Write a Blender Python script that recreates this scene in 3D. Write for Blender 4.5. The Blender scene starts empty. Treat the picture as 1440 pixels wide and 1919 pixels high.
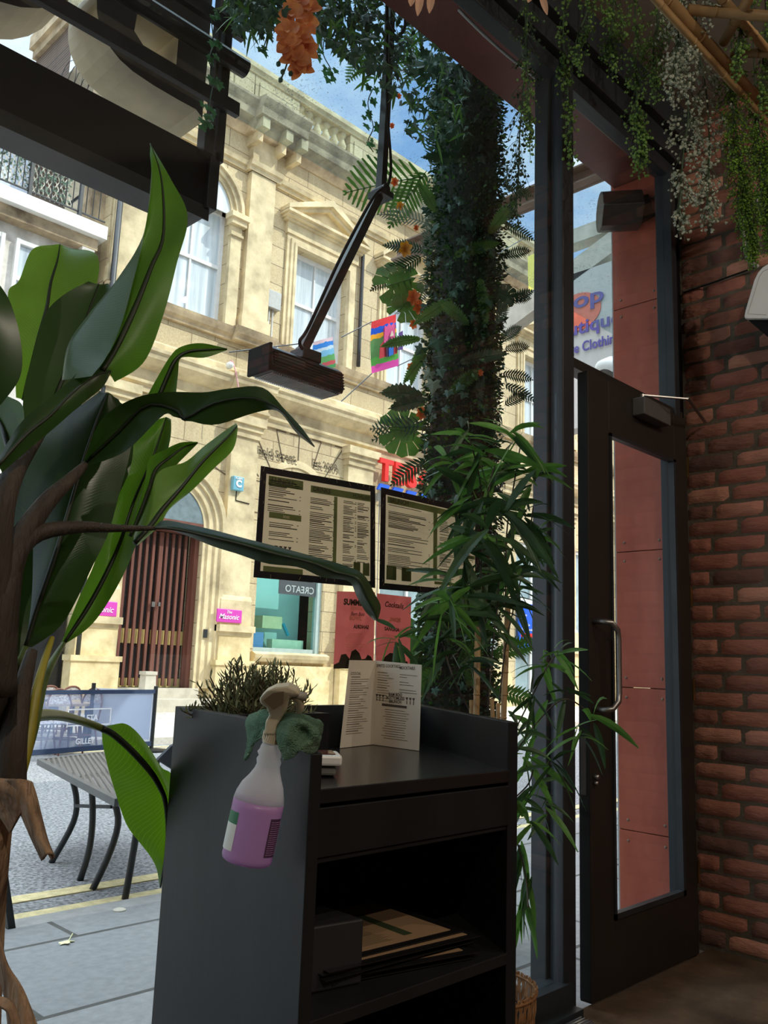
import bpy, math, random
from mathutils import Vector, Matrix, noise
random.seed(7)
S = bpy.context.scene
COL = S.collection
V = Vector
# ---------------------------------------------------------------- camera
FPX, YAW, PITCH, ROLL = 1618.0, 0.7912, 0.1763, 0.0359
CAM = V((0, 0, 1.12))
cy_, sy_, cp_, sp_ = math.cos(YAW), math.sin(YAW), math.cos(PITCH), math.sin(PITCH)
FW = V((sy_*cp_, cy_*cp_, sp_)); RT0 = V((cy_, -sy_, 0)); UP0 = RT0.cross(FW)
RT = RT0*math.cos(ROLL) + UP0*math.sin(ROLL)
UP = UP0*math.cos(ROLL) - RT0*math.sin(ROLL)
cam = bpy.data.cameras.new('camera')
cam.sensor_fit = 'VERTICAL'; cam.sensor_height = 36; cam.sensor_width = 27.01
cam.lens = FPX/1919*36; cam.clip_start = .02; cam.clip_end = 300
co = bpy.data.objects.new('camera', cam); COL.objects.link(co)
m = Matrix.Identity(4)
for i in range(3):
    m[i][0], m[i][1], m[i][2], m[i][3] = RT[i], UP[i], -FW[i], CAM[i]
co.matrix_world = m
S.camera = co
# ---------------------------------------------------------------- world, sun, exposure
S.view_settings.view_transform = 'Standard'; S.view_settings.look = 'None'
S.view_settings.gamma = 1; S.view_settings.use_curve_mapping = False
S.view_settings.exposure = 0.0
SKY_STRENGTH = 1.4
SUN_STRENGTH = 4.0
SUN_DIR = V((-.5, .6, -.78)).normalized()
FILL_W = 62.0
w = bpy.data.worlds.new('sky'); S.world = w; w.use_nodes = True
nt = w.node_tree; nt.nodes.clear()
def N(t, **k):
    n = nt.nodes.new(t)
    for a, b in k.items(): setattr(n, a, b)
    return n
tc = N('ShaderNodeTexCoord'); mp = N('ShaderNodeMapping'); mp.inputs['Scale'].default_value = (1, 1, 1.6)
nz = N('ShaderNodeTexNoise'); nz.inputs['Scale'].default_value = 2.6; nz.inputs['Detail'].default_value = 9; nz.inputs['Roughness'].default_value = .6
nt.links.new(tc.outputs['Generated'], mp.inputs[0]); nt.links.new(mp.outputs[0], nz.inputs['Vector'])
rp = N('ShaderNodeValToRGB'); rp.color_ramp.elements[0].position = .36; rp.color_ramp.elements[1].position = .56
nt.links.new(nz.outputs[0], rp.inputs[0])
sp = N('ShaderNodeSeparateXYZ'); nt.links.new(tc.outputs['Generated'], sp.inputs[0])
gr = N('ShaderNodeValToRGB'); gr.color_ramp.elements[0].color = (.62, .76, .95, 1); gr.color_ramp.elements[1].color = (.26, .45, .82, 1)
gr.color_ramp.elements[1].position = .6
ge = gr.color_ramp.elements.new(.9); ge.color = (.86, .92, 1, 1)
nt.links.new(sp.outputs['Z'], gr.inputs[0])
mx = N('ShaderNodeMixRGB'); mx.inputs[2].default_value = (1.0, 1.05, 1.12, 1)
nt.links.new(rp.outputs[0], mx.inputs[0]); nt.links.new(gr.outputs[0], mx.inputs[1])
# sky gain is raised overhead, out of view, to brighten street and room
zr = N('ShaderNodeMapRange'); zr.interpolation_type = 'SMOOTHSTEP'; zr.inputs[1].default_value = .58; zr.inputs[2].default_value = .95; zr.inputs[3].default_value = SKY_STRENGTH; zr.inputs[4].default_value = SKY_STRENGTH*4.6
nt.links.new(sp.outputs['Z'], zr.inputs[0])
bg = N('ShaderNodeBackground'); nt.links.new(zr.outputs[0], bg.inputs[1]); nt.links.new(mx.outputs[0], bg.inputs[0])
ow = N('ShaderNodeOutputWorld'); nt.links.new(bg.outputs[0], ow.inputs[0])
sl = bpy.data.lights.new('sun', 'SUN'); sl.energy = SUN_STRENGTH; sl.angle = math.radians(.6); sl.color = (1, .93, .80)
so = bpy.data.objects.new('sun', sl); COL.objects.link(so); so.location = (8, -6, 16)
so.rotation_euler = SUN_DIR.to_track_quat('-Z', 'Y').to_euler()

# ---------------------------------------------------------------- pixel helpers (a ray of the photograph met with a plane of the place)
def ray(x, y): return FW*FPX + RT*(x-720) - UP*(y-959.5)
def aX(x, y, X): d = ray(x, y); return CAM + d*(X/d.x)
def aY(x, y, Y): d = ray(x, y); return CAM + d*(Y/d.y)
def aZ(x, y, Z): d = ray(x, y); return CAM + d*((Z-CAM.z)/d.z)
def aD(x, y, D): return CAM + ray(x, y)*(D/FPX)

# ---------------------------------------------------------------- mesh building
class MB:
    def __init__(s): s.v = []; s.f = []; s.uv = []
    def add(s, vs, fs, uvs=None):
        b = len(s.v); s.v += [V(p) for p in vs]; s.f += [tuple(i+b for i in f) for f in fs]
        s.uv += list(uvs) if uvs else [(0, 0)]*len(vs)
        return s
    def box(s, x0, x1, y0, y1, z0, z1):
        return s.add([(x0,y0,z0),(x1,y0,z0),(x1,y1,z0),(x0,y1,z0),(x0,y0,z1),(x1,y0,z1),(x1,y1,z1),(x0,y1,z1)],
                     [(0,3,2,1),(4,5,6,7),(0,1,5,4),(1,2,6,5),(2,3,7,6),(3,0,4,7)])
    def obox(s, c, a, b, d):                     # oriented box: centre and three half-axes
        c, a, b, d = V(c), V(a), V(b), V(d)
        return s.add([c-a-b-d, c+a-b-d, c+a+b-d, c-a+b-d, c-a-b+d, c+a-b+d, c+a+b+d, c-a+b+d],
                     [(0,3,2,1),(4,5,6,7),(0,1,5,4),(1,2,6,5),(2,3,7,6),(3,0,4,7)])
    def bar(s, p, q, w, h=None, up=(0,0,1)):     # rectangular bar between two points
        p, q = V(p), V(q); h = h or w; a = (q-p)/2; n = a.normalized(); u = V(up)
        if abs(n.dot(u)) > .98: u = V((0,1,0))
        r = n.cross(u).normalized(); u = r.cross(n)
        return s.obox((p+q)/2, a, r*w/2, u*h/2)
    def prism(s, pts, off):                      # polygon extruded by a vector
        n = len(pts); off = V(off); pts = [V(p) for p in pts]
        return s.add(pts+[p+off for p in pts], [tuple(range(n-1,-1,-1)), tuple(range(n, 2*n))] + [(i,(i+1)%n,n+(i+1)%n,n+i) for i in range(n)])
    def tube(s, pts, r, n=8, cap=True):
        pts = [V(p) for p in pts]; k = len(pts)
        rs = r if isinstance(r, (list, tuple)) else [r]*k
        vs = []; pu = None
        for i, p in enumerate(pts):
            t = (pts[min(i+1,k-1)]-pts[max(i-1,0)]).normalized()
            u = pu if pu else (V((0,0,1)) if abs(t.z) < .9 else V((1,0,0)))
            a = (u - t*u.dot(t))
            if a.length < 1e-5: a = t.orthogonal()
            a.normalize(); pu = a; b = t.cross(a)
            for j in range(n):
                th = 2*math.pi*j/n; vs.append(p + (a*math.cos(th)+b*math.sin(th))*rs[i])
        fs = [(i*n+j, i*n+(j+1)%n, (i+1)*n+(j+1)%n, (i+1)*n+j) for i in range(k-1) for j in range(n)]
        if cap: fs += [tuple(range(n-1,-1,-1)), tuple(range((k-1)*n, k*n))]
        return s.add(vs, fs)
    def cyl(s, p, q, r, n=16): return s.tube([p, q], r, n)
    def lathe(s, c, prof, n=20, axis=(0,0,1)):   # profile of (radius, height) about a point and axis
        c = V(c); ax = V(axis).normalized(); a = ax.orthogonal().normalized(); b = ax.cross(a)
        vs = [c + ax*h + (a*math.cos(2*math.pi*j/n)+b*math.sin(2*math.pi*j/n))*r for r, h in prof for j in range(n)]
        k = len(prof)
        fs = [(i*n+j, i*n+(j+1)%n, (i+1)*n+(j+1)%n, (i+1)*n+j) for i in range(k-1) for j in range(n)]
        fs += [tuple(range(n-1,-1,-1)), tuple(range((k-1)*n, k*n))]
        return s.add(vs, fs)
    def quad(s, a, b, c, d, uv=None): return s.add([a,b,c,d], [(0,1,2,3)], uv)
    def poly(s, pts): return s.add(pts, [tuple(range(len(pts)))])
    def build(s, name, mat, parent=None, smooth=False, bevel=0, solid=0):
        off = V((0,0,0)); p = parent
        while p is not None: off += p.location; p = p.parent
        me = bpy.data.meshes.new(name)
        me.from_pydata([p-off for p in s.v], [], s.f); me.update()
        if any(u != (0,0) for u in s.uv):
            ul = me.uv_layers.new(name='UVMap')
            for l in me.loops: ul.data[l.index].uv = s.uv[l.vertex_index]
        o = bpy.data.objects.new(name, me); COL.objects.link(o)
        if mat: me.materials.append(mat)
        if smooth:
            for q in me.polygons: q.use_smooth = True
        if bevel:
            b = o.modifiers.new('bevel', 'BEVEL'); b.width = bevel; b.segments = 2; b.limit_method = 'ANGLE'
        if solid:
            b = o.modifiers.new('solidify', 'SOLIDIFY'); b.thickness = solid; b.offset = 0
        if parent: o.parent = parent
        return o

def tag(o, label=None, cat=None, group=None, kind=None):
    if label: o['label'] = label
    if cat: o['category'] = cat
    if group: o['group'] = group
    if kind: o['kind'] = kind
    return o
def thing(name, loc, label=None, cat=None, group=None, kind=None):
    o = bpy.data.objects.new(name, None); COL.objects.link(o); o.location = loc; o.empty_display_size = .05
    return tag(o, label, cat, group, kind)
def copy_tree(o, parent=None):
    c = o.copy(); COL.objects.link(c)
    if parent: c.parent = parent
    for ch in list(o.children): copy_tree(ch, c)
    return c
def catmull(P, n):
    P = [V(p) for p in P]; k = len(P); out = []
    if k == 1: return [P[0]]*n
    for i in range(n):
        t = i/(n-1)*(k-1); j = min(int(t), k-2); f = t-j
        p0, p1, p2, p3 = P[max(j-1,0)], P[j], P[j+1], P[min(j+2,k-1)]
        out.append(.5*((2*p1)+(p2-p0)*f+(2*p0-5*p1+4*p2-p3)*f*f+(3*p1-p0-3*p2+p3)*f**3))
    return out
def surf(mb, rails, n=28, m=4):                  # surface through a list of 3-D rails
    R = [catmull(r, n) for r in rails]; k = (len(R)-1)*m+1
    vs = []; uv = []
    for i in range(n):
        row = catmull([r[i] for r in R], k)
        vs += row; uv += [(j/(k-1)*1+.001, i/(n-1)+.001) for j in range(k)]
    fs = [(i*k+j, i*k+j+1, (i+1)*k+j+1, (i+1)*k+j) for i in range(n-1) for j in range(k-1)]
    return mb.add(vs, fs, uv)

def text(s, size, o, right, up, mat, parent, name='lettering', ext=.0, bold=0, mirror=False, align='LEFT', shear=0, label=None):
    cu = bpy.data.curves.new('t', 'FONT'); cu.body = s; cu.size = 1; cu.extrude = ext/size if size else 0
    cu.offset = bold; cu.align_x = align; cu.shear = shear; cu.resolution_u = 3
    ob = bpy.data.objects.new('t', cu); COL.objects.link(ob)
    dg = bpy.context.evaluated_depsgraph_get(); me = bpy.data.meshes.new_from_object(ob.evaluated_get(dg))
    right, up = V(right).normalized(), V(up).normalized(); nrm = right.cross(up)
    mb = MB(); sx = -1 if mirror else 1
    mb.add([V(o) + right*(v.co.x*size*sx) + up*(v.co.y*size) + nrm*(v.co.z*size) for v in me.vertices], [tuple(p.vertices) for p in me.polygons])
    bpy.data.objects.remove(ob); bpy.data.curves.remove(cu); bpy.data.meshes.remove(me)
    if parent == 'MB': return mb
    r = mb.build(name, mat, parent)
    if label: r['label'] = label
    return r

# ---------------------------------------------------------------- materials
def shader(name):
    mt = bpy.data.materials.new(name); mt.use_nodes = True
    t = mt.node_tree; t.nodes.clear(); return mt, t
def P(t, ty, **k):
    n = t.nodes.new(ty)
    for a, b in k.items():
        if a in n.inputs: n.inputs[a].default_value = b
        else: setattr(n, a, b)
    return n
def c4(c): return (c[0], c[1], c[2], 1)
def srgb(r, g, b): return tuple(((x/255)/12.92 if x/255 <= .04045 else ((x/255+.055)/1.055)**2.4) for x in (r, g, b))
def mat(name, col, rough=.5, metal=0, var=.12, scale=8, bump=0, bscale=60, col2=None, spec=.5, trans=0, stretch=None, coat=0):
    mt, t = shader(name); L = t.links.new
    tc = P(t, 'ShaderNodeTexCoord'); mp = P(t, 'ShaderNodeMapping'); L(tc.outputs['Object'], mp.inputs[0])
    if stretch: mp.inputs['Scale'].default_value = stretch
    n1 = P(t, 'ShaderNodeTexNoise', Scale=scale, Detail=6.0, Roughness=.6); L(mp.outputs[0], n1.inputs['Vector'])
    r = P(t, 'ShaderNodeValToRGB'); r.color_ramp.elements[0].position = .3; r.color_ramp.elements[1].position = .7
    r.color_ramp.elements[0].color = c4([x*(1-var) for x in col]); r.color_ramp.elements[1].color = c4([min(1, x*(1+var)) for x in (col2 or col)])
    L(n1.outputs[0], r.inputs[0])
    b = P(t, 'ShaderNodeBsdfPrincipled', Roughness=rough, Metallic=metal); L(r.outputs[0], b.inputs['Base Color'])
    b.inputs['Specular IOR Level'].default_value = spec; b.inputs['Coat Weight'].default_value = coat
    if bump:
        n2 = P(t, 'ShaderNodeTexNoise', Scale=bscale, Detail=4.0); L(mp.outputs[0], n2.inputs['Vector'])
        bp = P(t, 'ShaderNodeBump', Strength=bump, Distance=.01); L(n2.outputs[0], bp.inputs['Height']); L(bp.outputs[0], b.inputs['Normal'])
    out = P(t, 'ShaderNodeOutputMaterial'); sh = b.outputs[0]
    if trans:
        tr = P(t, 'ShaderNodeBsdfTranslucent'); L(r.outputs[0], tr.inputs[0])
        ms = P(t, 'ShaderNodeMixShader'); ms.inputs[0].default_value = trans; L(sh, ms.inputs[1]); L(tr.outputs[0], ms.inputs[2]); sh = ms.outputs[0]
    L(sh, out.inputs[0]); return mt
def leafmat(name, col, lite, veins=70, trans=.45, rough=.35, vein=.25):
    mt, t = shader(name); L = t.links.new
    uv = P(t, 'ShaderNodeTexCoord'); sx = P(t, 'ShaderNodeSeparateXYZ'); L(uv.outputs['UV'], sx.inputs[0])
    # side veins leave the midrib at a slant: phase = v*veins - |u-.5|*k
    a1 = P(t, 'ShaderNodeMath', operation='SUBTRACT'); L(sx.outputs[0], a1.inputs[0]); a1.inputs[1].default_value = .5
    a2 = P(t, 'ShaderNodeMath', operation='ABSOLUTE'); L(a1.outputs[0], a2.inputs[0])
    a3 = P(t, 'ShaderNodeMath', operation='MULTIPLY'); L(a2.outputs[0], a3.inputs[0]); a3.inputs[1].default_value = veins*.25
    a4 = P(t, 'ShaderNodeMath', operation='MULTIPLY'); L(sx.outputs[1], a4.inputs[0]); a4.inputs[1].default_value = veins
    a5 = P(t, 'ShaderNodeMath', operation='SUBTRACT'); L(a4.outputs[0], a5.inputs[0]); L(a3.outputs[0], a5.inputs[1])
    a6 = P(t, 'ShaderNodeMath', operation='FRACT'); L(a5.outputs[0], a6.inputs[0])
    r1 = P(t, 'ShaderNodeValToRGB'); e = r1.color_ramp.elements; e[0].position = .0; e[0].color = (1,1,1,1); e[1].position = .12; e[1].color = (0,0,0,1)
    L(a6.outputs[0], r1.inputs[0])
    tn = P(t, 'ShaderNodeTexNoise', Scale=9.0, Detail=5.0); L(uv.outputs['Object'], tn.inputs['Vector'])
    m1 = P(t, 'ShaderNodeMixRGB'); m1.inputs[1].default_value = c4([x*.75 for x in col]); m1.inputs[2].default_value = c4([x*1.25 for x in col]); L(tn.outputs[0], m1.inputs[0])
    mv = P(t, 'ShaderNodeMath', operation='MULTIPLY'); L(r1.outputs[0], mv.inputs[0]); mv.inputs[1].default_value = vein
    m2 = P(t, 'ShaderNodeMixRGB'); L(mv.outputs[0], m2.inputs[0]); L(m1.outputs[0], m2.inputs[1]); m2.inputs[2].default_value = c4(lite)
    b = P(t, 'ShaderNodeBsdfPrincipled', Roughness=rough); L(m2.outputs[0], b.inputs['Base Color'])
    bp = P(t, 'ShaderNodeBump', Strength=.12, Distance=.001); L(r1.outputs[0], bp.inputs['Height']); L(bp.outputs[0], b.inputs['Normal'])
    tr = P(t, 'ShaderNodeBsdfTranslucent'); m3 = P(t, 'ShaderNodeMixRGB', blend_type='MULTIPLY'); m3.inputs[0].default_value = 1
    L(m2.outputs[0], m3.inputs[1]); m3.inputs[2].default_value = (1.9, 1.9, .5, 1); L(m3.outputs[0], tr.inputs[0])
    ms = P(t, 'ShaderNodeMixShader'); ms.inputs[0].default_value = trans; L(b.outputs[0], ms.inputs[1]); L(tr.outputs[0], ms.inputs[2])
    out = P(t, 'ShaderNodeOutputMaterial'); L(ms.outputs[0], out.inputs[0]); return mt
def glass(name, tint=(.93, .96, .96), refl=1.0, dirt=0, dscale=60, rough=.0):
    mt, t = shader(name); L = t.links.new
    tr = P(t, 'ShaderNodeBsdfTransparent'); tr.inputs[0].default_value = c4(tint)
    gl = P(t, 'ShaderNodeBsdfGlossy', Roughness=rough); fr = P(t, 'ShaderNodeLayerWeight', Blend=.5)
    pw_ = P(t, 'ShaderNodeMath', operation='POWER'); pw_.inputs[1].default_value = 5; L(fr.outputs['Facing'], pw_.inputs[0])
    mm = P(t, 'ShaderNodeMath', operation='MULTIPLY_ADD'); mm.inputs[1].default_value = .9*refl; mm.inputs[2].default_value = .035*refl; mm.use_clamp = True; L(pw_.outputs[0], mm.inputs[0])
    ms = P(t, 'ShaderNodeMixShader'); L(mm.outputs[0], ms.inputs[0]); L(tr.outputs[0], ms.inputs[1]); L(gl.outputs[0], ms.inputs[2])
    out = P(t, 'ShaderNodeOutputMaterial'); sh = ms.outputs[0]
    if dirt:
        tc = P(t, 'ShaderNodeTexCoord'); n = P(t, 'ShaderNodeTexNoise', Scale=float(dscale), Detail=3.0, Roughness=.7); L(tc.outputs['Object'], n.inputs['Vector'])
        n2 = P(t, 'ShaderNodeTexNoise', Scale=3.0, Detail=3.0); L(tc.outputs['Object'], n2.inputs['Vector'])
        ad = P(t, 'ShaderNodeMath', operation='ADD'); L(n.outputs[0], ad.inputs[0])
        m2 = P(t, 'ShaderNodeMath', operation='MULTIPLY'); m2.inputs[1].default_value = .35; L(n2.outputs[0], m2.inputs[0]); L(m2.outputs[0], ad.inputs[1])
        r = P(t, 'ShaderNodeValToRGB'); r.color_ramp.elements[0].position = .80; r.color_ramp.elements[1].position = .88
        r.color_ramp.elements[0].color = (0.04,0.04,0.04,1); r.color_ramp.elements[1].color = (dirt,dirt,dirt,1); L(ad.outputs[0], r.inputs[0])
        df = P(t, 'ShaderNodeBsdfDiffuse'); df.inputs[0].default_value = (.30, .36, .36, 1)
        m3 = P(t, 'ShaderNodeMixShader'); L(r.outputs[0], m3.inputs[0]); L(sh, m3.inputs[1]); L(df.outputs[0], m3.inputs[2]); sh = m3.outputs[0]
    L(sh, out.inputs[0]); return mt
def blockmat(name, col, col2, mortar, bw, bh, ms=.012, stain=(.25, .22, .18), stain_amt=.5, rough=.85, axis='XZ', bump=.4, seed=0, nscale=1.2):
    mt, t = shader(name); L = t.links.new
    tc = P(t, 'ShaderNodeTexCoord'); sx = P(t, 'ShaderNodeSeparateXYZ'); L(tc.outputs['Object'], sx.inputs[0])
    cb = P(t, 'ShaderNodeCombineXYZ'); L(sx.outputs['XYZ'.index(axis[0])], cb.inputs[0]); L(sx.outputs['XYZ'.index(axis[1])], cb.inputs[1])
    br = P(t, 'ShaderNodeTexBrick'); L(cb.outputs[0], br.inputs['Vector'])
    br.inputs['Scale'].default_value = 1; br.inputs['Brick Width'].default_value = bw; br.inputs['Row Height'].default_value = bh
    br.inputs['Mortar Size'].default_value = ms; br.inputs['Mortar Smooth'].default_value = .3
    br.inputs['Color1'].default_value = c4(col); br.inputs['Color2'].default_value = c4(col2); br.inputs['Mortar'].default_value = c4(mortar)
    n = P(t, 'ShaderNodeTexNoise', Scale=nscale, Detail=8.0, Roughness=.68); mp = P(t, 'ShaderNodeMapping'); mp.inputs['Scale'].default_value = (1, 1, .35) if axis[1] == 'Z' else (1, 1, 1)
    L(tc.outputs['Object'], mp.inputs[0]); L(mp.outputs[0], n.inputs['Vector'])
    r = P(t, 'ShaderNodeValToRGB'); r.color_ramp.elements[0].position = .48; r.color_ramp.elements[1].position = .78
    r.color_ramp.elements[0].color = (0,0,0,1); r.color_ramp.elements[1].color = (stain_amt,)*3+(1,); L(n.outputs[0], r.inputs[0])
    n3 = P(t, 'ShaderNodeTexNoise', Scale=26.0, Detail=5.0); L(tc.outputs['Object'], n3.inputs['Vector'])
    mA = P(t, 'ShaderNodeMixRGB', blend_type='OVERLAY'); mA.inputs[0].default_value = .35; L(br.outputs[0], mA.inputs[1]); L(n3.outputs[0], mA.inputs[2])
    mB = P(t, 'ShaderNodeMixRGB'); L(r.outputs[0], mB.inputs[0]); L(mA.outputs[0], mB.inputs[1]); mB.inputs[2].default_value = c4(stain)
    b = P(t, 'ShaderNodeBsdfPrincipled', Roughness=rough); L(mB.outputs[0], b.inputs['Base Color'])
    ad = P(t, 'ShaderNodeMath', operation='MULTIPLY_ADD'); L(br.outputs['Fac'], ad.inputs[0]); ad.inputs[1].default_value = -1; L(n3.outputs[0], ad.inputs[2])
    bp = P(t, 'ShaderNodeBump', Strength=bump, Distance=.02); L(ad.outputs[0], bp.inputs['Height']); L(bp.outputs[0], b.inputs['Normal'])
    out = P(t, 'ShaderNodeOutputMaterial'); L(b.outputs[0], out.inputs[0]); return mt

STONE = blockmat('sandstone', srgb(207,189,152), srgb(194,175,138), srgb(130,114,88), 1.15, .46, .010, srgb(140,120,92), .6)
STONE_D = mat('moulded_sandstone', srgb(190,171,134), .85, var=.25, scale=1.8, bump=.3, bscale=30, col2=srgb(216,198,160))
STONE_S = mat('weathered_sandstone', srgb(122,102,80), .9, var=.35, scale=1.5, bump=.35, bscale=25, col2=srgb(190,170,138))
ROCK = mat('rock_faced_sandstone', srgb(214,190,140), .9, var=.18, scale=3, bump=1, bscale=9, col2=srgb(226,208,165))
WHITEP = mat('white_paint', srgb(225,224,222), .5, var=.08, scale=6, bump=.1)
PEEL = mat('peeling_render', srgb(196,188,176), .9, var=.2, scale=2.2, bump=.6, bscale=7, col2=srgb(226,220,212))
DARKBRICK = blockmat('dark_brick', srgb(96,74,62), srgb(70,54,48), srgb(120,112,100), .225, .075, .01, srgb(50,45,40), .4)
BLACK = mat('black_metal', (.012,.013,.014), .42, metal=0, var=.3, bump=.05)
BLACKM = mat('matt_black', (.006,.006,.0065), .75, var=.3, spec=.2)
FRAME = mat('dark_grey_frame', (.022,.027,.032), .45, var=.25, scale=5, bump=.08, bscale=20)
FRAMEB = mat('brown_black_door', (.022,.018,.015), .5, var=.2, scale=4)
STEEL = mat('brushed_steel', (.42,.41,.40), .38, metal=1, var=.1, scale=30)
BRASS = mat('brass', (.45,.33,.13), .35, metal=1)
GREYBOX = mat('grey_plastic', srgb(176,176,172), .5)
WHITEPL = mat('white_plastic', srgb(228,228,224), .35, var=.03)
REDP = mat('red_cladding', srgb(186,86,64), .42, var=.16, scale=5, bump=.06, col2=srgb(194,104,80), stretch=(1,1,.3))
REDD = mat('red_steel', srgb(110,52,44), .5, var=.2, scale=4)
CONC = mat('concrete', srgb(196,188,172), .9, var=.2, scale=4, bump=.3)
RUST = mat('weathered_steel_beam', srgb(150,126,108), .7, var=.3, scale=6)
WOOD = mat('red_brown_wood', srgb(110,66,54), .5, var=.25, scale=6, stretch=(1,1,.2))
YEL = mat('pale_wood_panel', srgb(214,190,120), .6, var=.1)
PANE = glass('street_glass', (.8,.86,.87), 1.6)
SKYPANE = mat('curtained_window', srgb(178,192,200), .12, var=.16, scale=2.2, col2=srgb(214,222,226), stretch=(3,1,.15), spec=.8, coat=.5)
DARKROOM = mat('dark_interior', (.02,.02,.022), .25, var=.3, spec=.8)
# ================================================================ THE ROOM
def struct(mb, name, mt, **k): return tag(mb.build(name, mt, **k), kind='structure')
FLOORM = mat('brown_mat_carpet', srgb(84,64,46), .95, var=.35, scale=5, bump=.7, bscale=220, col2=srgb(104,82,60))
CEILM = mat('taupe_ceiling_paint', srgb(128,118,104), .8, var=.06, scale=3)
PLAST = mat('dark_wall_paint', srgb(70,66,60), .8, var=.1)
struct(MB().box(-4, 3.80, -5, 1.71, -.12, 0), 'floor', FLOORM)
struct(MB().box(-4, 3.95, -5, 1.86, 3.82, 3.98), 'ceiling', CEILM)
struct(MB().box(-4.15, -4, -5, 1.86, -.12, 3.82), 'wall_left', PLAST)
struct(MB().box(-4, 3.95, -5.15, -5, -.12, 3.82), 'wall_back', PLAST)
# brick wall on the right, every brick modelled in one mesh
def brick_wall():
    mt, t = shader('red_brick'); L = t.links.new
    at = P(t, 'ShaderNodeVertexColor', layer_name='tone'); sx = P(t, 'ShaderNodeSeparateXYZ')
    r = P(t, 'ShaderNodeValToRGB'); e = r.color_ramp.elements
    e[0].position = 0; e[0].color = c4(srgb(106,78,70)); e[1].position = 1; e[1].color = c4(srgb(206,150,126))
    for p_, c_ in ((.25, srgb(142,96,82)), (.5, srgb(168,112,92)), (.75, srgb(164,104,88))):
        k = e.new(p_); k.color = c4(c_)
    L(at.outputs[0], sx.inputs[0]); L(sx.outputs[0], r.inputs[0])
    tc = P(t, 'ShaderNodeTexCoord'); n = P(t, 'ShaderNodeTexNoise', Scale=14.0, Detail=8.0, Roughness=.7); mp = P(t, 'ShaderNodeMapping'); mp.inputs['Scale'].default_value = (1, .6, 2)
    L(tc.outputs['Object'], mp.inputs[0]); L(mp.outputs[0], n.inputs['Vector'])
    mA = P(t, 'ShaderNodeMixRGB', blend_type='OVERLAY'); mA.inputs[0].default_value = .6; L(r.outputs[0], mA.inputs[1]); L(n.outputs[0], mA.inputs[2])
    b = P(t, 'ShaderNodeBsdfPrincipled', Roughness=.9); L(mA.outputs[0], b.inputs['Base Color'])
    n2 = P(t, 'ShaderNodeTexNoise', Scale=38.0, Detail=6.0, Roughness=.65); L(mp.outputs[0], n2.inputs['Vector'])
    bp = P(t, 'ShaderNodeBump', Strength=1.0, Distance=.014); L(n2.outputs[0], bp.inputs['Height']); L(bp.outputs[0], b.inputs['Normal'])
    out = P(t, 'ShaderNodeOutputMaterial'); L(b.outputs[0], out.inputs[0])
    rnd = random.Random(3); mb = MB(); tones = []
    H, W, G = .0755, .225, .0085
    for k in range(51):
        z0 = .012 + k*H; y = 1.755 - (.0 if k % 2 else W/2) - rnd.uniform(0, .03)
        first = True; ye = 1.755
        while ye > -1.6:
            w_ = (rnd.uniform(.09, .14) if (first and k % 2 == 0) else rnd.uniform(.19, .235)); first = False
            ys = ye - w_; zb, zt = z0+rnd.uniform(-.003, .003), z0+H-G+rnd.uniform(-.003, .003)
            dx = rnd.uniform(.0, .009); ny, nz_ = 7, 4; b0 = len(mb.v); vs = []
            for a in range(nz_+1):
                for c in range(ny+1):
                    fy, fz = c/ny, a/nz_
                    edge = min(fy, 1-fy)*w_, min(fz, 1-fz)*(zt-zb)
                    rd = min(1, min(edge)/.008)
                    jit = noise.noise(V((fy*w_*30+k*3.1, fz*4+ys*17, k)))*.004
                    cx = 3.764 - dx*.7 - .008*(rd**.5) - jit*rd
                    wob = noise.noise(V((k*9.7, ye*13+fy*3, fz*2)))*.004
                    yy = ye - w_*fy + (0 if 0 < c < ny else wob*.8); zz = zb + (zt-zb)*fz + (0 if 0 < a < nz_ else wob)
                    vs.append((cx if 0 < a < nz_ and 0 < c < ny else 3.770, yy, zz))
            mb.add(vs, [(b0*0+a*(ny+1)+c, a*(ny+1)+c+1, (a+1)*(ny+1)+c+1, (a+1)*(ny+1)+c) for a in range(nz_) for c in range(ny)])
            tones += [rnd.random()**1.1]*len(vs)
            ye = ys - G
    wall = struct(MB().box(3.767, 3.95, -5, 1.765, -.12, 3.82), 'wall_right', mat('lime_mortar', srgb(92,84,72), .95, var=.2, scale=12, bump=.6, bscale=60))
    o = mb.build('brickwork', mt, wall, smooth=True)
    ca = o.data.color_attributes.new('tone', 'FLOAT_COLOR', 'POINT')
    for i, q in enumerate(tones): ca.data[i].color = (q, q, q, 1)
brick_wall()
# shop front: big pane, post, head, transom pane
CLEAR = glass('shopfront_glass', (.90, .94, .94), 1.0)
wn = tag(thing('window_1', (0, 1.74, 0)), kind='structure')
MB().box(-4, 2.655, 1.737, 1.743, .10, 3.50).build('pane', CLEAR, wn)
MB().box(-4, 2.70, 1.70, 1.80, .0, .10).box(-4, 2.70, 1.66, 1.80, 0, .03).build('bottom_rail', FRAME, wn)
wt = tag(thing('window_2', (3.2, 1.76, 2.28)), kind='structure')
MB().box(2.75, 3.60, 1.757, 1.763, 2.31, 3.50).build('pane', CLEAR, wt)
MB().box(2.745, 3.70, 1.735, 1.80, 2.285, 2.325).build('transom_bar', FRAMEB, wt)
mb = MB().box(3.60, 3.645, 1.72, 1.80, .0, 3.50); mb.box(3.645, 3.69, 1.74, 1.80, 0, 3.5)
struct(mb, 'trim_1', FRAME, bevel=.003)
struct(MB().box(3.69, 3.765, 1.76, 1.80, 0, 3.72), 'trim_2', BLACKM)
mb = MB().box(2.666, 2.745, 1.715, 1.76, 0, 3.62).box(2.672, 2.74, 1.76, 1.775, 0, 3.62).box(2.652, 2.745, 1.775, 1.84, 0, 3.62)
struct(mb, 'trim_3', FRAME, bevel=.004)
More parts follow.
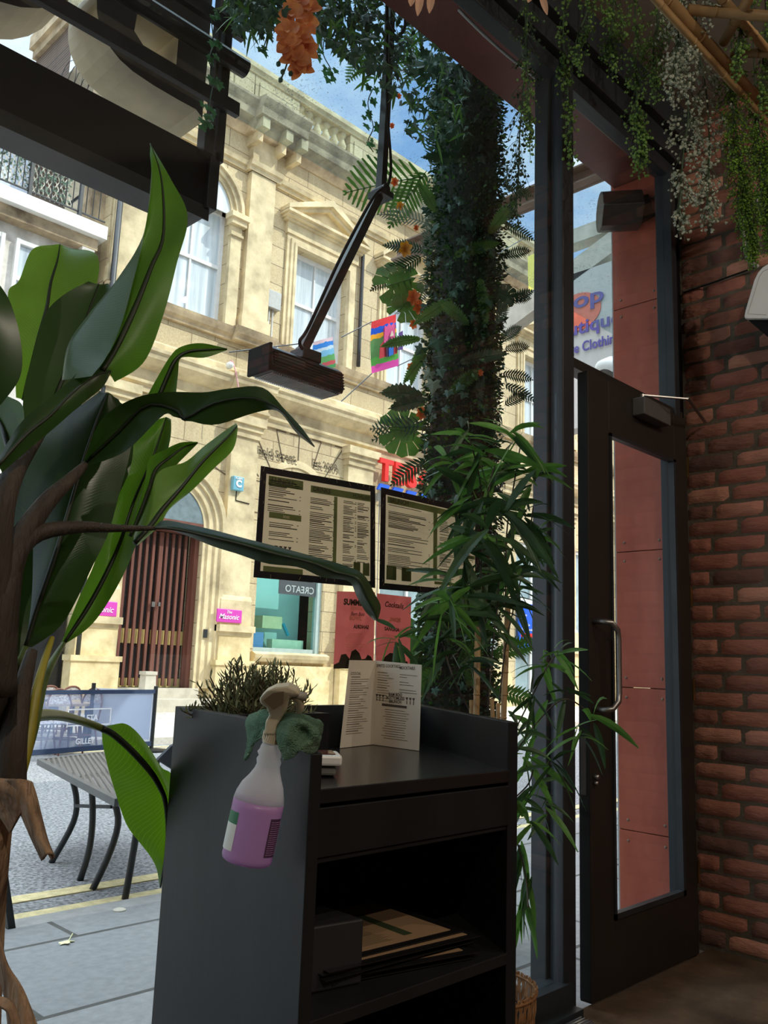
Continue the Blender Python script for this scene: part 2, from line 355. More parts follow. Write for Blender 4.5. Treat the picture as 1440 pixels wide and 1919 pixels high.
mb = MB().box(-4, 3.70, 1.735, 1.80, 3.49, 3.56).box(-4, 3.72, 1.70, 1.80, 3.56, 3.66).box(-4, 3.77, 1.66, 1.84, 3.66, 3.83)
struct(mb, 'trim_4', FRAME, bevel=.004)
# threshold strip and metal sill at the floor
mb = MB().box(2.0, 2.665, 1.60, 1.655, 0, .014)
for k in range(4): mb.box(2.0, 2.665, 1.606+k*.013, 1.611+k*.013, .014, .019)
struct(mb, 'trim_5', mat('ribbed_aluminium', (.6,.62,.64), .3, metal=1))

# ---------------------------------------------------------------- glazed door, a little ajar
d = tag(thing('door_1', (3.62, 1.72, 0)), kind='structure')
A, B, Y0, Y1, T = 2.80, 3.63, 1.69, 1.735, 2.27
gl0, gl1, gz0, gz1 = 2.955, 3.515, .255, 2.055
MB().box(A, gl0, Y0, Y1, .012, T).box(gl1, B, Y0, Y1, .012, T).box(gl0, gl1, Y0, Y1, .012, gz0).box(gl0, gl1, Y0, Y1, gz1, T).build('door_frame', FRAMEB, d, bevel=.002)
MB().box(gl0, gl1, 1.716, 1.722, gz0, gz1).build('glass_pane', CLEAR, d)
mb = MB()
for a in ((gl0, gl0+.014, gz0, gz1), (gl1-.022, gl1, gz0, gz1), (gl0, gl1, gz0, gz0+.02), (gl0, gl1, gz1-.012, gz1)):
    mb.box(a[0], a[1], Y0-.006, Y0+.02, a[2], a[3])
mb.build('glazing_bead', FRAME, d)
MB().box(A-.004, A, Y0+.004, Y1-.002, .02, T-.01).build('edge_strip', FRAME, d)
h0, h1 = aY(1112, 1163, 1.66), aY(1124, 1330, 1.66)
hx = aY(1112, 1160, 1.69).x
hp = [V((hx, 1.69, h0.z)), V((hx+.001, 1.645, h0.z)), V((hx+.012, 1.62, h0.z-.004)), V((hx+.045, 1.615, h0.z-.03)), V((hx+.05, 1.615, h0.z-.06)),
      V((hx+.05, 1.615, h1.z+.06)), V((hx+.045, 1.615, h1.z+.03)), V((hx+.012, 1.62, h1.z+.004)), V((hx, 1.645, h1.z)), V((hx, 1.69, h1.z))]
tag(MB().tube(hp, .0105, 12).build('pull_handle', STEEL, d, smooth=True), 'brushed steel pull handle')
q = aX(1094, 1435, A-.004); MB().box(A-.0055, A-.004, q.y-.011, q.y+.011, q.z-.10, q.z+.10).build('lock_plate', STEEL, d)
q = aY(1113, 1455, 1.69); mb = MB().cyl((q.x, 1.69, q.z), (q.x, 1.668, q.z), .0085, 14).cyl((q.x, 1.69, q.z-.022), (q.x, 1.672, q.z-.022), .007, 12)
mb.build('lock_cylinder', STEEL, d, smooth=True)
q0, q1 = aY(1198, 760, 1.66), aY(1248, 800, 1.66)
cl = MB().box(q0.x, q1.x, 1.635, 1.69, q1.z+.0, q1.z+.075).build('door_closer', mat('closer_grey', (.10,.10,.10), .4), d, bevel=.004)
e = aX(1325, 752, 3.748)
s0 = V((q0.x+.03, 1.66, q1.z+.09))
MB().cyl((s0.x, s0.y, q1.z+.07), (s0.x, s0.y, s0.z+.004), .008, 10).bar(s0, s0+V((.16,-.12,.0)), .014, .005).bar(s0+V((.16,-.12,.006)), V((e.x-.02, e.y+.0, s0.z+.006)), .014, .005).build('closer_arm', STEEL, d)
for z in (.28, 1.02, 1.42, 2.0):
    MB().cyl((3.648, 1.695, z), (3.648, 1.695, z+.09), .0075, 10).box(3.632, 3.646, 1.687, 1.69, z, z+.09).build('hinge', BRASS, d, smooth=False)

# ================================================================ OUTSIDE THE GLASS
PAVE = blockmat('stone_flags', srgb(138,138,138), srgb(122,122,124), srgb(66,64,60), .95, .72, .014, srgb(120,120,122), .4, .7, 'XY', .25)
def flags(): 
    # flags run across the pavement; the brick pattern lies in x, y
    return PAVE
struct(MB().box(-14, 40, 1.80, 3.86, -.30, -.04).box(-14, 3.76, 1.71, 1.80, -.3, -.012), 'ground_pavement', PAVE)
struct(MB().box(-14, 40, 3.86, 4.00, -.30, -.045), 'ground_kerb', mat('granite_kerb', srgb(150,148,146), .8, var=.15, scale=14, bump=.3))
ASPH = mat('asphalt', srgb(92,91,90), .9, var=.75, scale=48, bump=1, bscale=70, col2=srgb(136,136,138))
struct(MB().box(-14, 40, 4.0, 11.15, -.30, -.10), 'ground_road', ASPH)
YLW = mat('worn_yellow_paint', srgb(214,198,150), .8, var=.25, scale=20, bump=.8, bscale=110)
for i, (ya, yb) in enumerate(((4.13, 4.25), (4.44, 4.56), (10.62, 10.72), (10.84, 10.94))):
    struct(MB().box(-14, 40, ya, yb, -.10, -.094), 'ground_line', YLW)
PAVE2 = blockmat('far_stone_flags', srgb(206,200,190), srgb(192,186,176), srgb(120,112,100), 1.2, .8, .012, srgb(170,160,145), .4, .8, 'XY', .15)
mb = MB(); mb.add([(-14,11.15,-.3),(60,11.15,-.3),(60,15.5,-.3),(-14,15.5,-.3),(-14,11.15,.0),(60,11.15,.0),(60,15.5,.13),(-14,15.5,.13)], [(4,5,6,7),(0,1,5,4)])
struct(mb, 'ground_far_pavement', PAVE2)
struct(MB().box(-14, 60, 15.4, 40, -.3, .1), 'ground_beyond', CONC)
# the shop's own outer wall above the window (casts the shade on the street)
struct(MB().box(-14, 3.95, 1.86, 2.02, 3.98, 8.0).box(3.95, 40, 1.86, 2.05, -.1, 8.0), 'wall_front', DARKBRICK)
struct(MB().box(-14, 40, -6, 2.02, 8.0, 8.2), 'roof', CONC)
# red clad return wall with rivets, red soffit beam
rw = thing('red_cladding_column', (3.78, 1.98, 0), 'red metal clad column with rivets outside the glass door', 'column')
zs = [-.04, .42, 1.07, 1.76, 2.94, 3.96]
zz = [aX(1190, y, 3.75).z for y in (1558, 1289, 1033)]
zs = [-.04] + zz + [2.945, 3.97]
for k in range(len(zs)-1):
    pnl = MB().box(3.752, 3.90, 1.805, 2.115, zs[k]+.002, zs[k+1]-.002).build('cladding_panel', REDP, rw, bevel=.0015)
    rv = MB()
    for y in (1.89, 2.07):
        for z in (zs[k]+.045, zs[k+1]-.045):
            rv.lathe((3.752, y, z), [(.007, 0), (.0065, .002), (.004, .0035)], 8, (-1,0,0))
    rv.build('rivets', RUST, pnl, smooth=True)
MB().box(3.755, 3.90, 2.112, 2.122, -.04, 3.97).build('edge_trim', GREYBOX, rw)
sb = thing('red_soffit_beam', (0, 1.95, 3.7), 'dark red painted steel beam running along above the shop window', 'beam')
MB().box(-4, 3.75, 1.87, 2.10, 3.62, 3.66).box(-4, 3.75, 2.085, 2.10, 3.66, 3.97).box(-4, 3.75, 1.845, 1.87, 3.62, 3.97).build('beam', REDD, sb)
pts = [aY(x, y, 1.93) for x, y in ((1095,185),(1110,205),(1140,245),(1165,265),(1185,277),(1215,277))]
cb = thing('junction_box', tuple(aY(1085, 175, 1.93)), 'small dark junction box with a grey cable below the red beam', 'junction box')
q = aY(1085, 175, 1.93); MB().box(q.x-.04, q.x+.03, 1.90, 1.96, q.z-.04, q.z+.04).build('box', FRAMEB, cb)
MB().tube(catmull(pts, 20), .006, 6).build('cable', GREYBOX, cb, smooth=True)
for n_, off in (('upper', 0), ('lower', -.05)):
    pts = [aY(x, y+(18 if off else 0), 1.86) for x, y in ((860,0),(905,45),(950,85),(1000,125),(1016,142))]
    tag(MB().tube(catmull(pts, 16), .006, 6).build('electric_cable', GREYBOX, smooth=True), n_+' grey cable clipped along the red beam above the window', 'cable', 'cables along the red beam')
# infrared heater on the red wall
ih = thing('wall_heater', (3.6, 2.0, 3.4), 'black infrared heater fixed to the red clad column behind the transom glass', 'heater')
prof = [(0,0), (.085,.012), (.105,.06), (.10,.16), (.065,.21), (.02,.215), (0,.19)]
a0, a1 = aX(1112, 405, 3.60), V((3.60, 1.85, 3.43))
ctr = aX(1172, 388, 3.62); dr = V((-.35, .30, .0)).normalized()
hl = V((.55,-.62,.06)).normalized(); hu = V((0,0,1)); hs = hl.cross(hu).normalized()
c0 = aX(1124, 398, 3.58)
mb = MB(); r_ = .085
sec = [(math.cos(a)*.095, math.sin(a)*.10) for a in [i*math.pi/8 for i in range(-4, 9)]] + [(-.11, -.02), (-.05, -.10)]
mb.prism([c0 + hs*(-x) + hu*y for x, y in sec], hl*.20)
mb.build('heater_body', mat('heater_black', (.018,.016,.015), .5, var=.1), ih, bevel=.003)
MB().bar(c0+hl*.2, V((3.752, 1.90, 3.44)), .05, .12).build('wall_bracket', BLACKM, ih)
MB().tube(catmull([c0+hl*.2+V((0,0,.08)), V((3.73,1.86,3.47)), V((3.745,1.845,3.6)), V((3.745,1.85,3.75))], 12), .005, 6).build('cable', BLACKM, ih, smooth=True)

# glass canopy over the pavement
SPECK = glass('speckled_canopy_glass', (.84,.92,.94), .8, dirt=.6, dscale=70)
cn = thing('glass_canopy', (3.9, 2.1, 4.0), 'speckled glass canopy on a steel beam outside above the door', 'canopy')
def plane_sheet(x0, x1): return MB().add([(x0,2.12,4.09),(x1,2.12,4.09),(x1,3.55,3.97),(x0,3.55,3.97),(x0,2.12,4.10),(x1,2.12,4.10),(x1,3.55,3.98),(x0,3.55,3.98)], [(0,3,2,1),(4,5,6,7),(0,1,5,4),(1,2,6,5),(2,3,7,6),(3,0,4,7)])
for x0, x1 in ((-.9,1.5), (1.52, 3.98), (4.06, 6.4), (6.42, 8.8)): plane_sheet(x0, x1).build('glass_sheet', SPECK, cn)
for x in (3.66, 8.82, -.95):
    z = 3.70 if x == 3.66 else 4.0
    MB().bar((x+.02, 2.1, z), (x+.02, 3.60, z), .012, .10).bar((x, 2.1, z+.045), (x, 3.6, z+.045), .08, .01).bar((x, 2.1, z-.045), (x, 3.6, z-.045), .08, .01).build('steel_beam', RUST, cn)
# neighbour's sign wall seen through the transom
pw = thing('sign_wall', (9, 5.5, 0), 'tall pale rendered wall with a painted orange disc and purple shop lettering', 'sign wall')
PX = 9.0
ytop0 = aX(1060, 518, PX); yl = aX(1046, 600, PX).y; zlo = aX(1146, 790, PX).z
MB().box(PX, PX+.25, 2.05, yl, zlo, ytop0.z).build('rendered_wall', mat('white_render', srgb(198,194,188), .85, var=.1, scale=1.6, bump=.15, stretch=(1,1,.2)), pw)
c_ = aX(1083, 585, PX-.01)
disc = [V((PX-.012, c_.y + math.cos(a)*.33, c_.z + math.sin(a)*.25)) for a in [i*math.pi/20 for i in range(40)]]
MB().prism(disc, (.012,0,0)).build('orange_disc', mat('orange_paint', srgb(228,112,84), .7), pw)
PURP = mat('purple_paint', srgb(84,72,150), .6)
def signtext(s, x0, x1, y1, h, bold=.02):
    # lettering fitted between two pixel columns, its last letter ending at x1 on pixel row y1
    e_ = aX(x1, y1, PX-.02); b_ = aX(x0, y1, PX-.02); wid = b_.y-e_.y
    mb_ = text(s, 1, (0,0,0), (0,-1,0), (0,0,1), None, 'MB', 'lettering', .01, bold)
    y0_, y1_ = min(v.y for v in mb_.v), max(v.y for v in mb_.v)
    mb_.v = [V((PX-.02+v.x*.3, e_.y+(v.y-y0_)/(y1_-y0_)*wid, e_.z+v.z*h)) for v in mb_.v]
    mb_.build('lettering', PURP, pw)
signtext('Pop', 1050, 1132, 562, .29, bold=.02)
signtext('Boutique', 1026, 1164, 604, .25, bold=.02)
signtext('Vintage Clothing', 1028, 1162, 640, .18, bold=.02)
zb = ytop0.z
mb = MB().box(PX, PX+.22, 2.05, yl, zb+.42, zb+.62).box(PX, PX+.22, 2.05, 4.95, zb, zb+.5)
mb.build('concrete_beam', CONC, pw)
b0, b1 = aX(1077, 505, PX), aX(1150, 452, PX)
MB().bar((PX+.1, b0.y+1.2, b0.z-.45), (PX+.1, b1.y-1.6, b1.z+.62), .2, .28).build('sloping_beam', CONC, pw)
dish = thing('security_lamp', tuple(aX(1146, 706, 8.5)), 'round white lamp fitting beside the painted sign wall', 'lamp')
q = aX(1148, 706, 8.5); MB().lathe((q.x, q.y, q.z), [(.02,-.2),(.2,-.12),(.24,0),(.2,.05),(.16,.06)], 20, (-.6,.3,-.7)).build('housing', WHITEPL, dish, smooth=True)
MB().bar(q, (q.x+.1, 2.1, q.z+.3), .05, .05).build('bracket_arm', GREYBOX, dish)
MB().lathe((q.x-.03, q.y+.015, q.z-.035), [(.15,0),(.15,.02)], 16, (-.6,.3,-.7)).build('lens', BLACK, dish)
# ================================================================ THE STONE BUILDING ACROSS THE STREET (face at y = 15)
FY = 15.0
sb_ = thing('stone_building', (11, 15.2, 0), 'cream sandstone Victorian building across the street with pediments and balustrade', 'building')
def bpart(mb, n, mt=None, par=None, **k): return mb.build(n, mt or STONE_D, par or sb_, **k)
# wall with openings
holes = [(8.45,10.0,8.25,10.9), (11.85,13.55,8.25,10.75), (14.95,16.65,8.25,10.75), (18.05,19.75,8.25,10.75), (21.0,22.7,8.25,10.75), (24.1,25.8,8.25,10.75), (27.2,28.9,8.25,10.75),
         (8.17,9.90,.55,3.75), (11.35,13.27,1.33,5.0), (15.1,17.3,1.33,4.8), (18.2,20.0,1.33,5.0), (20.8,22.6,.4,4.9), (24.0,26.0,1.33,5.0)]
def wall_rects(x0, x1, z0, z1, hs):
    xs = sorted({x0, x1, *[h[0] for h in hs], *[h[1] for h in hs]}); mb = MB()
    for a, b in zip(xs, xs[1:]):
        cuts = sorted([(h[2], h[3]) for h in hs if h[0] <= a+1e-6 and h[1] >= b-1e-6]); z = z0
        for c, d_ in cuts:
            if c > z: mb.box(a, b, FY, FY+.5, z, c)
            z = d_
        if z < z1: mb.box(a, b, FY, FY+.5, z, z1)
    return mb
bpart(wall_rects(7.25, 40, 0, 13.0, holes), 'wall', STONE)
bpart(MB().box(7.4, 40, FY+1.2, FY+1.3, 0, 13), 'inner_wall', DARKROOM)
def run(x0, x1, prof, name, mt=STONE_D):         # moulding: profile (projection, z) extruded along x, with returned ends
    bpart(MB().prism([(x0, FY-d_, z) for d_, z in prof], (x1-x0, 0, 0)), name, mt)
# long mouldings
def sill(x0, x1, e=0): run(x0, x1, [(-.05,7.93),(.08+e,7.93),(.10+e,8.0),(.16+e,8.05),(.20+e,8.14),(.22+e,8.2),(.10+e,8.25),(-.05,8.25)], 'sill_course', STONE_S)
sill(7.25, 10.2); sill(10.2, 11.25, .16); sill(11.25, 40)
def midcor(x0, x1, e=0):
    run(x0, x1, [(-.05,6.28),(.05+e,6.28),(.06+e,6.40),(.12+e,6.44),(.12+e,6.50),(.05+e,6.52),(.05+e,6.74),(.12+e,6.76),(.2+e,6.80),(.30+e,6.86),(.36+e,6.90),(.38+e,7.0),(.42+e,7.03),(.42+e,7.10),(.1+e,7.22),(-.05,7.22)], 'entablature')
midcor(7.25, 10.15); midcor(10.15, 11.25, .12); midcor(11.25, 40)
run(7.25, 40, [(-.02,7.22),(.05,7.22),(.05,7.36),(-.02,7.42)], 'plinth_band')
def arch(x0, x1, e=0): run(x0, x1, [(-.05,12.0),(.05+e,12.0),(.07+e,12.08),(.12+e,12.1),(.15+e,12.2),(-.05,12.24)], 'string_course')
arch(7.25, 10.3); arch(10.3, 11.2, .15); arch(11.2, 40)
def topcor(x0, x1, e=0):
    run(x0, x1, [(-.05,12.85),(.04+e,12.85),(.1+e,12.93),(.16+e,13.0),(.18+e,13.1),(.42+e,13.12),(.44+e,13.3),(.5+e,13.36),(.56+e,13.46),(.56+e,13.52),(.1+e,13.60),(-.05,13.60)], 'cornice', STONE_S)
topcor(7.25, 10.2); topcor(10.2, 11.55, .25); topcor(11.55, 40)
for x in (10.28, 10.95, 11.4): bpart(MB().box(x, x+.2, FY-.62, FY, 12.86, 13.1).box(x+.03, x+.17, FY-.42, FY, 12.62, 12.86), 'modillion', STONE_D)
# balustrade: solid pedestals, pierced bays of balusters, coping
def solid(x0, x1): bpart(MB().box(x0, x1, FY-.02, FY+.4, 13.58, 14.5).box(x0+.12, x1-.12, FY-.05, FY, 13.8, 14.35), 'parapet_panel', STONE)
solid(7.25, 9.7); solid(9.72, 10.4); solid(10.42, 11.75); solid(13.45, 16.2); solid(17.9, 20.7); solid(22.3, 40)
for x0, x1 in ((11.75,13.45), (16.2,17.9), (20.7,22.3)):
    bpart(MB().box(x0, x1, FY-.02, FY+.4, 13.58, 13.86), 'balustrade_base', STONE_D)
    n = 6
    for k in range(n):
        x = x0 + (k+.5)*(x1-x0)/n
        bpart(MB().lathe((x, FY+.15, 13.86), [(.11,0),(.11,.05),(.07,.07),(.06,.12),(.11,.24),(.12,.30),(.08,.40),(.055,.50),(.07,.53),(.10,.56),(.11,.60),(.11,.66)], 10), 'baluster', STONE_D, smooth=True)
run(7.25, 40, [(-.45,14.5),(.05,14.5),(.08,14.56),(.12,14.6),(.12,14.72),(.03,14.80),(-.45,14.80)], 'coping')
run(7.25, 40, [(-.5,14.8),(-.05,14.8),(-.08,14.86),(-.5,14.86)], 'copper_flashing', mat('verdigris', srgb(130,156,140), .8, var=.2))
bpart(MB().add([(7.2,15.4,14.0),(40,15.4,14.0),(40,24,14.2),(7.2,24,14.2)], [(0,1,2,3)]), 'roof', CONC)
# pilasters
def pilaster(x0, x1, e=.16):
    p = MB().box(x0, x1, FY-e, FY, 8.6, 12.0)
    p.box(x0-.05, x1+.05, FY-e-.05, FY, 8.25, 8.55); p.box(x0-.02, x1+.02, FY-e-.02, FY, 8.55, 8.62)
    p.box(x0-.02, x1+.02, FY-e-.02, FY, 12.0, 12.05)
    p.box(x0, x1, FY-e, FY, 12.2, 12.95)
    bpart(p, 'pilaster', STONE_D)
pilaster(10.40, 11.08); pilaster(7.28, 8.2, .08); pilaster(23.1, 23.8); pilaster(30.2, 31)
def pier(x0, x1):
    p = MB().box(x0, x1, FY-.16, FY, 1.95, 5.85).box(x0-.03, x1+.03, FY-.2, FY, 5.85, 5.92).box(x0-.06, x1+.06, FY-.24, FY, 6.0, 6.12).box(x0-.02, x1+.02, FY-.19, FY, 5.92, 6.0).box(x0-.1, x1+.1, FY-.3, FY, 6.12, 6.30)
    p.box(x0-.04, x1+.04, FY-.22, FY, 1.82, 2.35); p.prism([(x0-.04, FY-.22, 2.35),(x0-.04, FY-.16, 2.45),(x0-.04, FY, 2.45),(x0-.04, FY, 2.35)], (x1-x0+.08, 0, 0))
    p.box(x0-.1, x1+.1, FY-.32, FY, 1.70, 1.83).box(x0-.06, x1+.06, FY-.26, FY, 1.62, 1.70)
    q_ = MB().box(x0-.05, x1+.05, FY-.24, FY, 1.12, 1.62)
    q_.box(x0-.12, x1+.12, FY-.3, FY, .0, 1.05); q_.box(x0-.15, x1+.15, FY-.33, FY, 1.02, 1.12)
    r_ = bpart(p, 'ground_floor_pier', STONE_D); q_.build('rock_faced_base', ROCK, r_)
pier(10.35, 11.05); pier(7.30, 8.0); pier(13.75, 14.6); pier(17.5, 18.1); pier(23.1, 23.8); pier(26.6, 27.3)
# rusticated plinth between
bpart(MB().box(11.2, 13.6, FY-.12, FY, .0, 1.05), 'plinth', ROCK); bpart(MB().box(18.2, 20.5, FY-.12, FY, .0, 1.05), 'plinth', ROCK)
# sash windows
def sash(x0, x1, z0, z1, archtop=False, seg=False):
    fr = bpart(MB().box(x0, x0+.09, FY+.18, FY+.3, z0, z1).box(x1-.09, x1, FY+.18, FY+.3, z0, z1).box(x0, x1, FY+.18, FY+.3, z1-.1, z1).box(x0, x1, FY+.16, FY+.3, z0, z0+.1)
          .box(x0, x1, FY+.2, FY+.28, (z0+z1)/2-.03, (z0+z1)/2+.05).box((x0+x1)/2-.02, (x0+x1)/2+.02, FY+.21, FY+.26, z0, z1), 'sash_window', WHITEP)
    mb_ = MB().quad((x0+.05, FY+.25, z0+.05), (x1-.05, FY+.25, z0+.05), (x1-.05, FY+.25, z1-.05), (x0+.05, FY+.25, z1-.05))
    tag(mb_.build('glass_pane', SKYPANE, fr), 'pale curtained glass')
    return fr
def surround(x0, x1, z0, z1, kind):
    a = .16; p = MB()
    for wi, w_, e in ((.16, .26, .06), (.07, .16, .10), (.001, .07, .13)):
        p.box(x0-w_, x0-wi, FY-e, FY+.01, z0, z1+wi).box(x1+wi, x1+w_, FY-e, FY+.01, z0, z1+wi).box(x0-w_, x1+w_, FY-e, FY+.01, z1+wi, z1+w_)
    bpart(p, 'window_architrave', STONE_D)
    if not kind: return
    pb = z1+.30; q_ = MB().box(x0-.3, x1+.3, FY-.1, FY, pb-.04, pb+.24)
    for zz_, e in ((.24,.16), (.30,.26), (.36,.34)): q_.box(x0-.3-e*.5, x1+.3+e*.5, FY-e, FY, pb+zz_, pb+zz_+.07)
    xl, xr = x0-.47, x1+.47; xm = (x0+x1)/2; zt = pb+.43
    if kind == 'tri':
        q_.prism([(xl, FY-.08, zt), (xr, FY-.08, zt), (xm, FY-.08, zt+.55)], (0, .08, 0))
        for k in (-1, 1):
            xe = xl if k < 0 else xr
            q_.prism([(xe, FY-.34, zt-.01), (xe, FY-.34, zt+.10), (xm, FY-.34, zt+.72), (xm, FY-.34, zt+.56)], (0, .34, 0))
            q_.prism([(xe-k*.25, FY-.22, zt+.0), (xe-k*.12, FY-.22, zt+.08), (xm, FY-.22, zt+.58), (xm, FY-.22, zt+.46)], (0, .22, 0))
    else:
        n = 12; o_ = []; i_ = []
        for k in range(n+1):
            t_ = -1+2*k/n; z_ = zt+.62*(1-t_*t_)
            o_.append((xm+t_*(xr-xl)/2, z_+.1)); i_.append((xm+t_*((xr-xl)/2), z_-.02))
        for k in range(n):
            q_.prism([(i_[k][0], FY-.34, i_[k][1]), (o_[k][0], FY-.34, o_[k][1]), (o_[k+1][0], FY-.34, o_[k+1][1]), (i_[k+1][0], FY-.34, i_[k+1][1])], (0,.34,0))
        q_.prism([(x, FY-.06, z) for x, z in i_] , (0,.06,0))
    bpart(q_, 'pediment', STONE_D)
for i, (x0, x1) in enumerate(((11.85,13.55), (14.95,16.65), (18.05,19.75), (21.0,22.7), (24.1,25.8), (27.2,28.9))):
    sash(x0, x1, 8.25, 10.75); surround(x0, x1, 8.25, 10.75, 'tri' if i in (0, 3, 5) else 'seg')
# left bay: arched window between small piers
sash(8.45, 10.0, 8.25, 10.9)
im = MB().box(10.0, 10.28, FY-.1, FY, 8.25, 10.55).box(9.94, 10.34, FY-.2, FY, 10.55, 10.68).box(9.9, 10.38, FY-.26, FY, 10.68, 10.8).box(9.97, 10.3, FY-.15, FY, 10.3, 10.36)
im.box(8.2, 8.45, FY-.1, FY, 8.25, 10.55).box(8.1, 8.5, FY-.24, FY, 10.6, 10.8)
bpart(im, 'impost_pier', STONE_D)
ar = MB()
for r0, r1, e in ((.80,.90,.06), (.90,1.0,.12), (1.0,1.08,.18)):
    for k in range(14):
        a, b = math.pi*k/14, math.pi*(k+1)/14
        ar.prism([(9.2+math.cos(t_)*rr, FY-e, 10.8+math.sin(t_)*rr) for t_, rr in ((a,r0),(a,r1),(b,r1),(b,r0))], (0, e, 0))
bpart(ar, 'window_arch', STONE_D)
bpart(MB().prism([(9.2+math.cos(math.pi*k/14)*.8, FY-.01, 10.8+math.sin(math.pi*k/14)*.8) for k in range(15)], (0,.02,0)), 'arch_glass', SKYPANE)
# doorway: archivolt, fanlight, slatted double doors, steps
ar = MB()
for r0, r1, e in ((.86,.96,.04), (.96,1.1,.09), (1.1,1.22,.14), (1.22,1.32,.20)):
    for k in range(18):
        a, b = math.pi*k/18, math.pi*(k+1)/18
        ar.prism([(9.03+math.cos(t_)*rr, FY-e, 3.75+math.sin(t_)*rr) for t_, rr in ((a,r0),(a,r1),(b,r1),(b,r0))], (0, e, 0))
    for sx_ in (-1, 1): ar.box(*sorted((9.03+sx_*r0, 9.03+sx_*r1)), FY-e, FY, .55, 3.75)
bpart(ar, 'door_arch', STONE_D)
bpart(MB().prism([(9.03+math.cos(math.pi*k/16)*.85, FY-.02, 3.85+math.sin(math.pi*k/16)*.85) for k in range(17)], (0,.02,0)), 'fanlight', mat('fanlight_glass', srgb(120,135,140), .1, var=.2, spec=.8))
dr_ = bpart(MB().box(8.17, 8.27, FY+.1, FY+.3, .55, 3.75).box(9.8, 9.9, FY+.1, FY+.3, .55, 3.75).box(8.17, 9.9, FY-.03, FY+.3, 3.62, 3.85), 'double_door', WOOD)
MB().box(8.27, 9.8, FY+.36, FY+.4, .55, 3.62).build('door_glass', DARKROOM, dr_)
MB().box(8.27, 9.0, FY+.3, FY+.34, 1.38, 1.66).box(9.06, 9.8, FY+.3, FY+.34, 1.38, 1.66).box(8.27, 9.8, FY+.3, FY+.34, .55, .72).build('push_panel', YEL, dr_)
sl_ = MB()
for k in range(11):
    x = 8.31 + k*.146; sl_.box(x, x+(.055 if k != 5 else .09), FY+.20, FY+.25, .58, 3.6)
tag(sl_.build('slats', WOOD, dr_), 'reddish brown vertical slats')
MB().box(8.93, 9.0, FY+.12, FY+.16, 2.1, 2.2).box(9.07, 9.12, FY+.12, FY+.16, 2.12, 2.2).build('door_handle', STEEL, dr_)
bpart(MB().box(8.0, 10.15, FY-.35, FY+.4, .0, .35).box(8.1, 10.0, FY-.1, FY+.4, .35, .55), 'door_step', CONC)
bpart(MB().box(10.02, 10.10, FY-.12, FY-.0, 1.55, 1.72), 'entry_keypad', FRAME)
# shop window with display
seg_ = MB(); n = 14
for k in range(n):
    t0, t1 = -1+2*k/n, -1+2*(k+1)/n
    seg_.prism([(12.31+t0*.96, FY-.03, 5.0+.5*(1-t0*t0)), (12.31+t0*1.0, FY-.03, 5.12+.55*(1-t0*t0)), (12.31+t1*1.0, FY-.03, 5.12+.55*(1-t1*t1)), (12.31+t1*.96, FY-.03, 5.0+.5*(1-t1*t1))], (0,.05,0))
bpart(seg_, 'shop_arch', STONE_D)
vs_ = MB()
for k, a in enumerate((-68,-50,-34,-18,0,18,34,50,68)):
    a = math.radians(a); c0_ = V((12.31, FY-.004, 4.2)); d0 = V((math.sin(a), 0, math.cos(a)))
    p0, p1 = c0_+d0*1.42, c0_+d0*min(2.06/max(math.cos(a), .35), 2.6)
    vs_.bar(p0, p1, .025, .01, (0,1,0))
    if abs(k-4) < 4: vs_.bar(p1, p1+V((.28 if k < 4 else -.28, 0, 0)), .02, .01, (0,1,0))
for z in (5.0, 4.3, 3.6): vs_.box(11.12, 11.33, FY-.008, FY, z, z+.02); vs_.box(13.3, 13.7, FY-.008, FY, z, z+.02)
bpart(vs_, 'voussoir_joints', mat('dark_stone_joint', srgb(96,84,66), .9))  # dark joint lines drawn as thin bars on the stone
sw = bpart(MB().box(11.35, 11.41, FY+.1, FY+.2, 1.33, 5.0).box(13.15, 13.27, FY+.06, FY+.2, 1.33, 5.0).box(11.35, 13.27, FY+.1, FY+.2, 1.33, 1.42).box(11.35, 13.27, FY+.1, FY+.2, 2.95, 3.03), 'shop_window', mat('pale_blue_frame', srgb(170,188,186), .5))
MB().quad((11.4, FY+.14, 1.4), (13.17, FY+.14, 1.4), (13.17, FY+.14, 5.0), (11.4, FY+.14, 5.0)).build('glass_pane', glass('aqua_shop_glass', (.62,.86,.86), 1.5), sw)
MB().box(11.37, 13.2, FY+.75, FY+.8, 1.2, 5.4).build('display_back', mat('pale_aqua_board', srgb(206,232,228), .8, var=.05, scale=2), sw)
MB().box(11.8, 12.35, FY+.3, FY+.6, 1.85, 2.12).build('display_box', mat('cream_card', srgb(214,204,160), .7), sw)
MB().box(11.55, 11.85, FY+.3, FY+.4, 1.42, 1.75).build('display_box', mat('blue_yellow_card', srgb(120,150,200), .7), sw)
MB().box(12.1, 13.0, FY+.3, FY+.5, 1.42, 1.62).build('display_box', mat('pale_box', srgb(210,216,186), .7), sw)
MB().bar((12.45, FY+.4, 1.98), (12.62, FY+.4, 1.72), .07, .05).build('display_tool', mat('blue_handle', srgb(40,140,170), .4), sw)
bd = MB().box(12.05, 13.13, FY+.105, FY+.12, 2.62, 2.95).build('name_board', mat('grey_board', srgb(70,76,80), .5), sw)
text('CREATO', .22, (13.08, FY+.10, 2.68), (1,0,0), (0,0,1), mat('pale_letter', srgb(170,180,180), .6), bd, 'lettering', .002, .01, mirror=True)
bpart(MB().prism([(11.3, FY-d_, z) for d_, z in ((0,1.12),(.10,1.12),(.16,1.2),(.18,1.28),(.05,1.33),(0,1.33))], (2.1,0,0)), 'window_ledge', STONE_D)
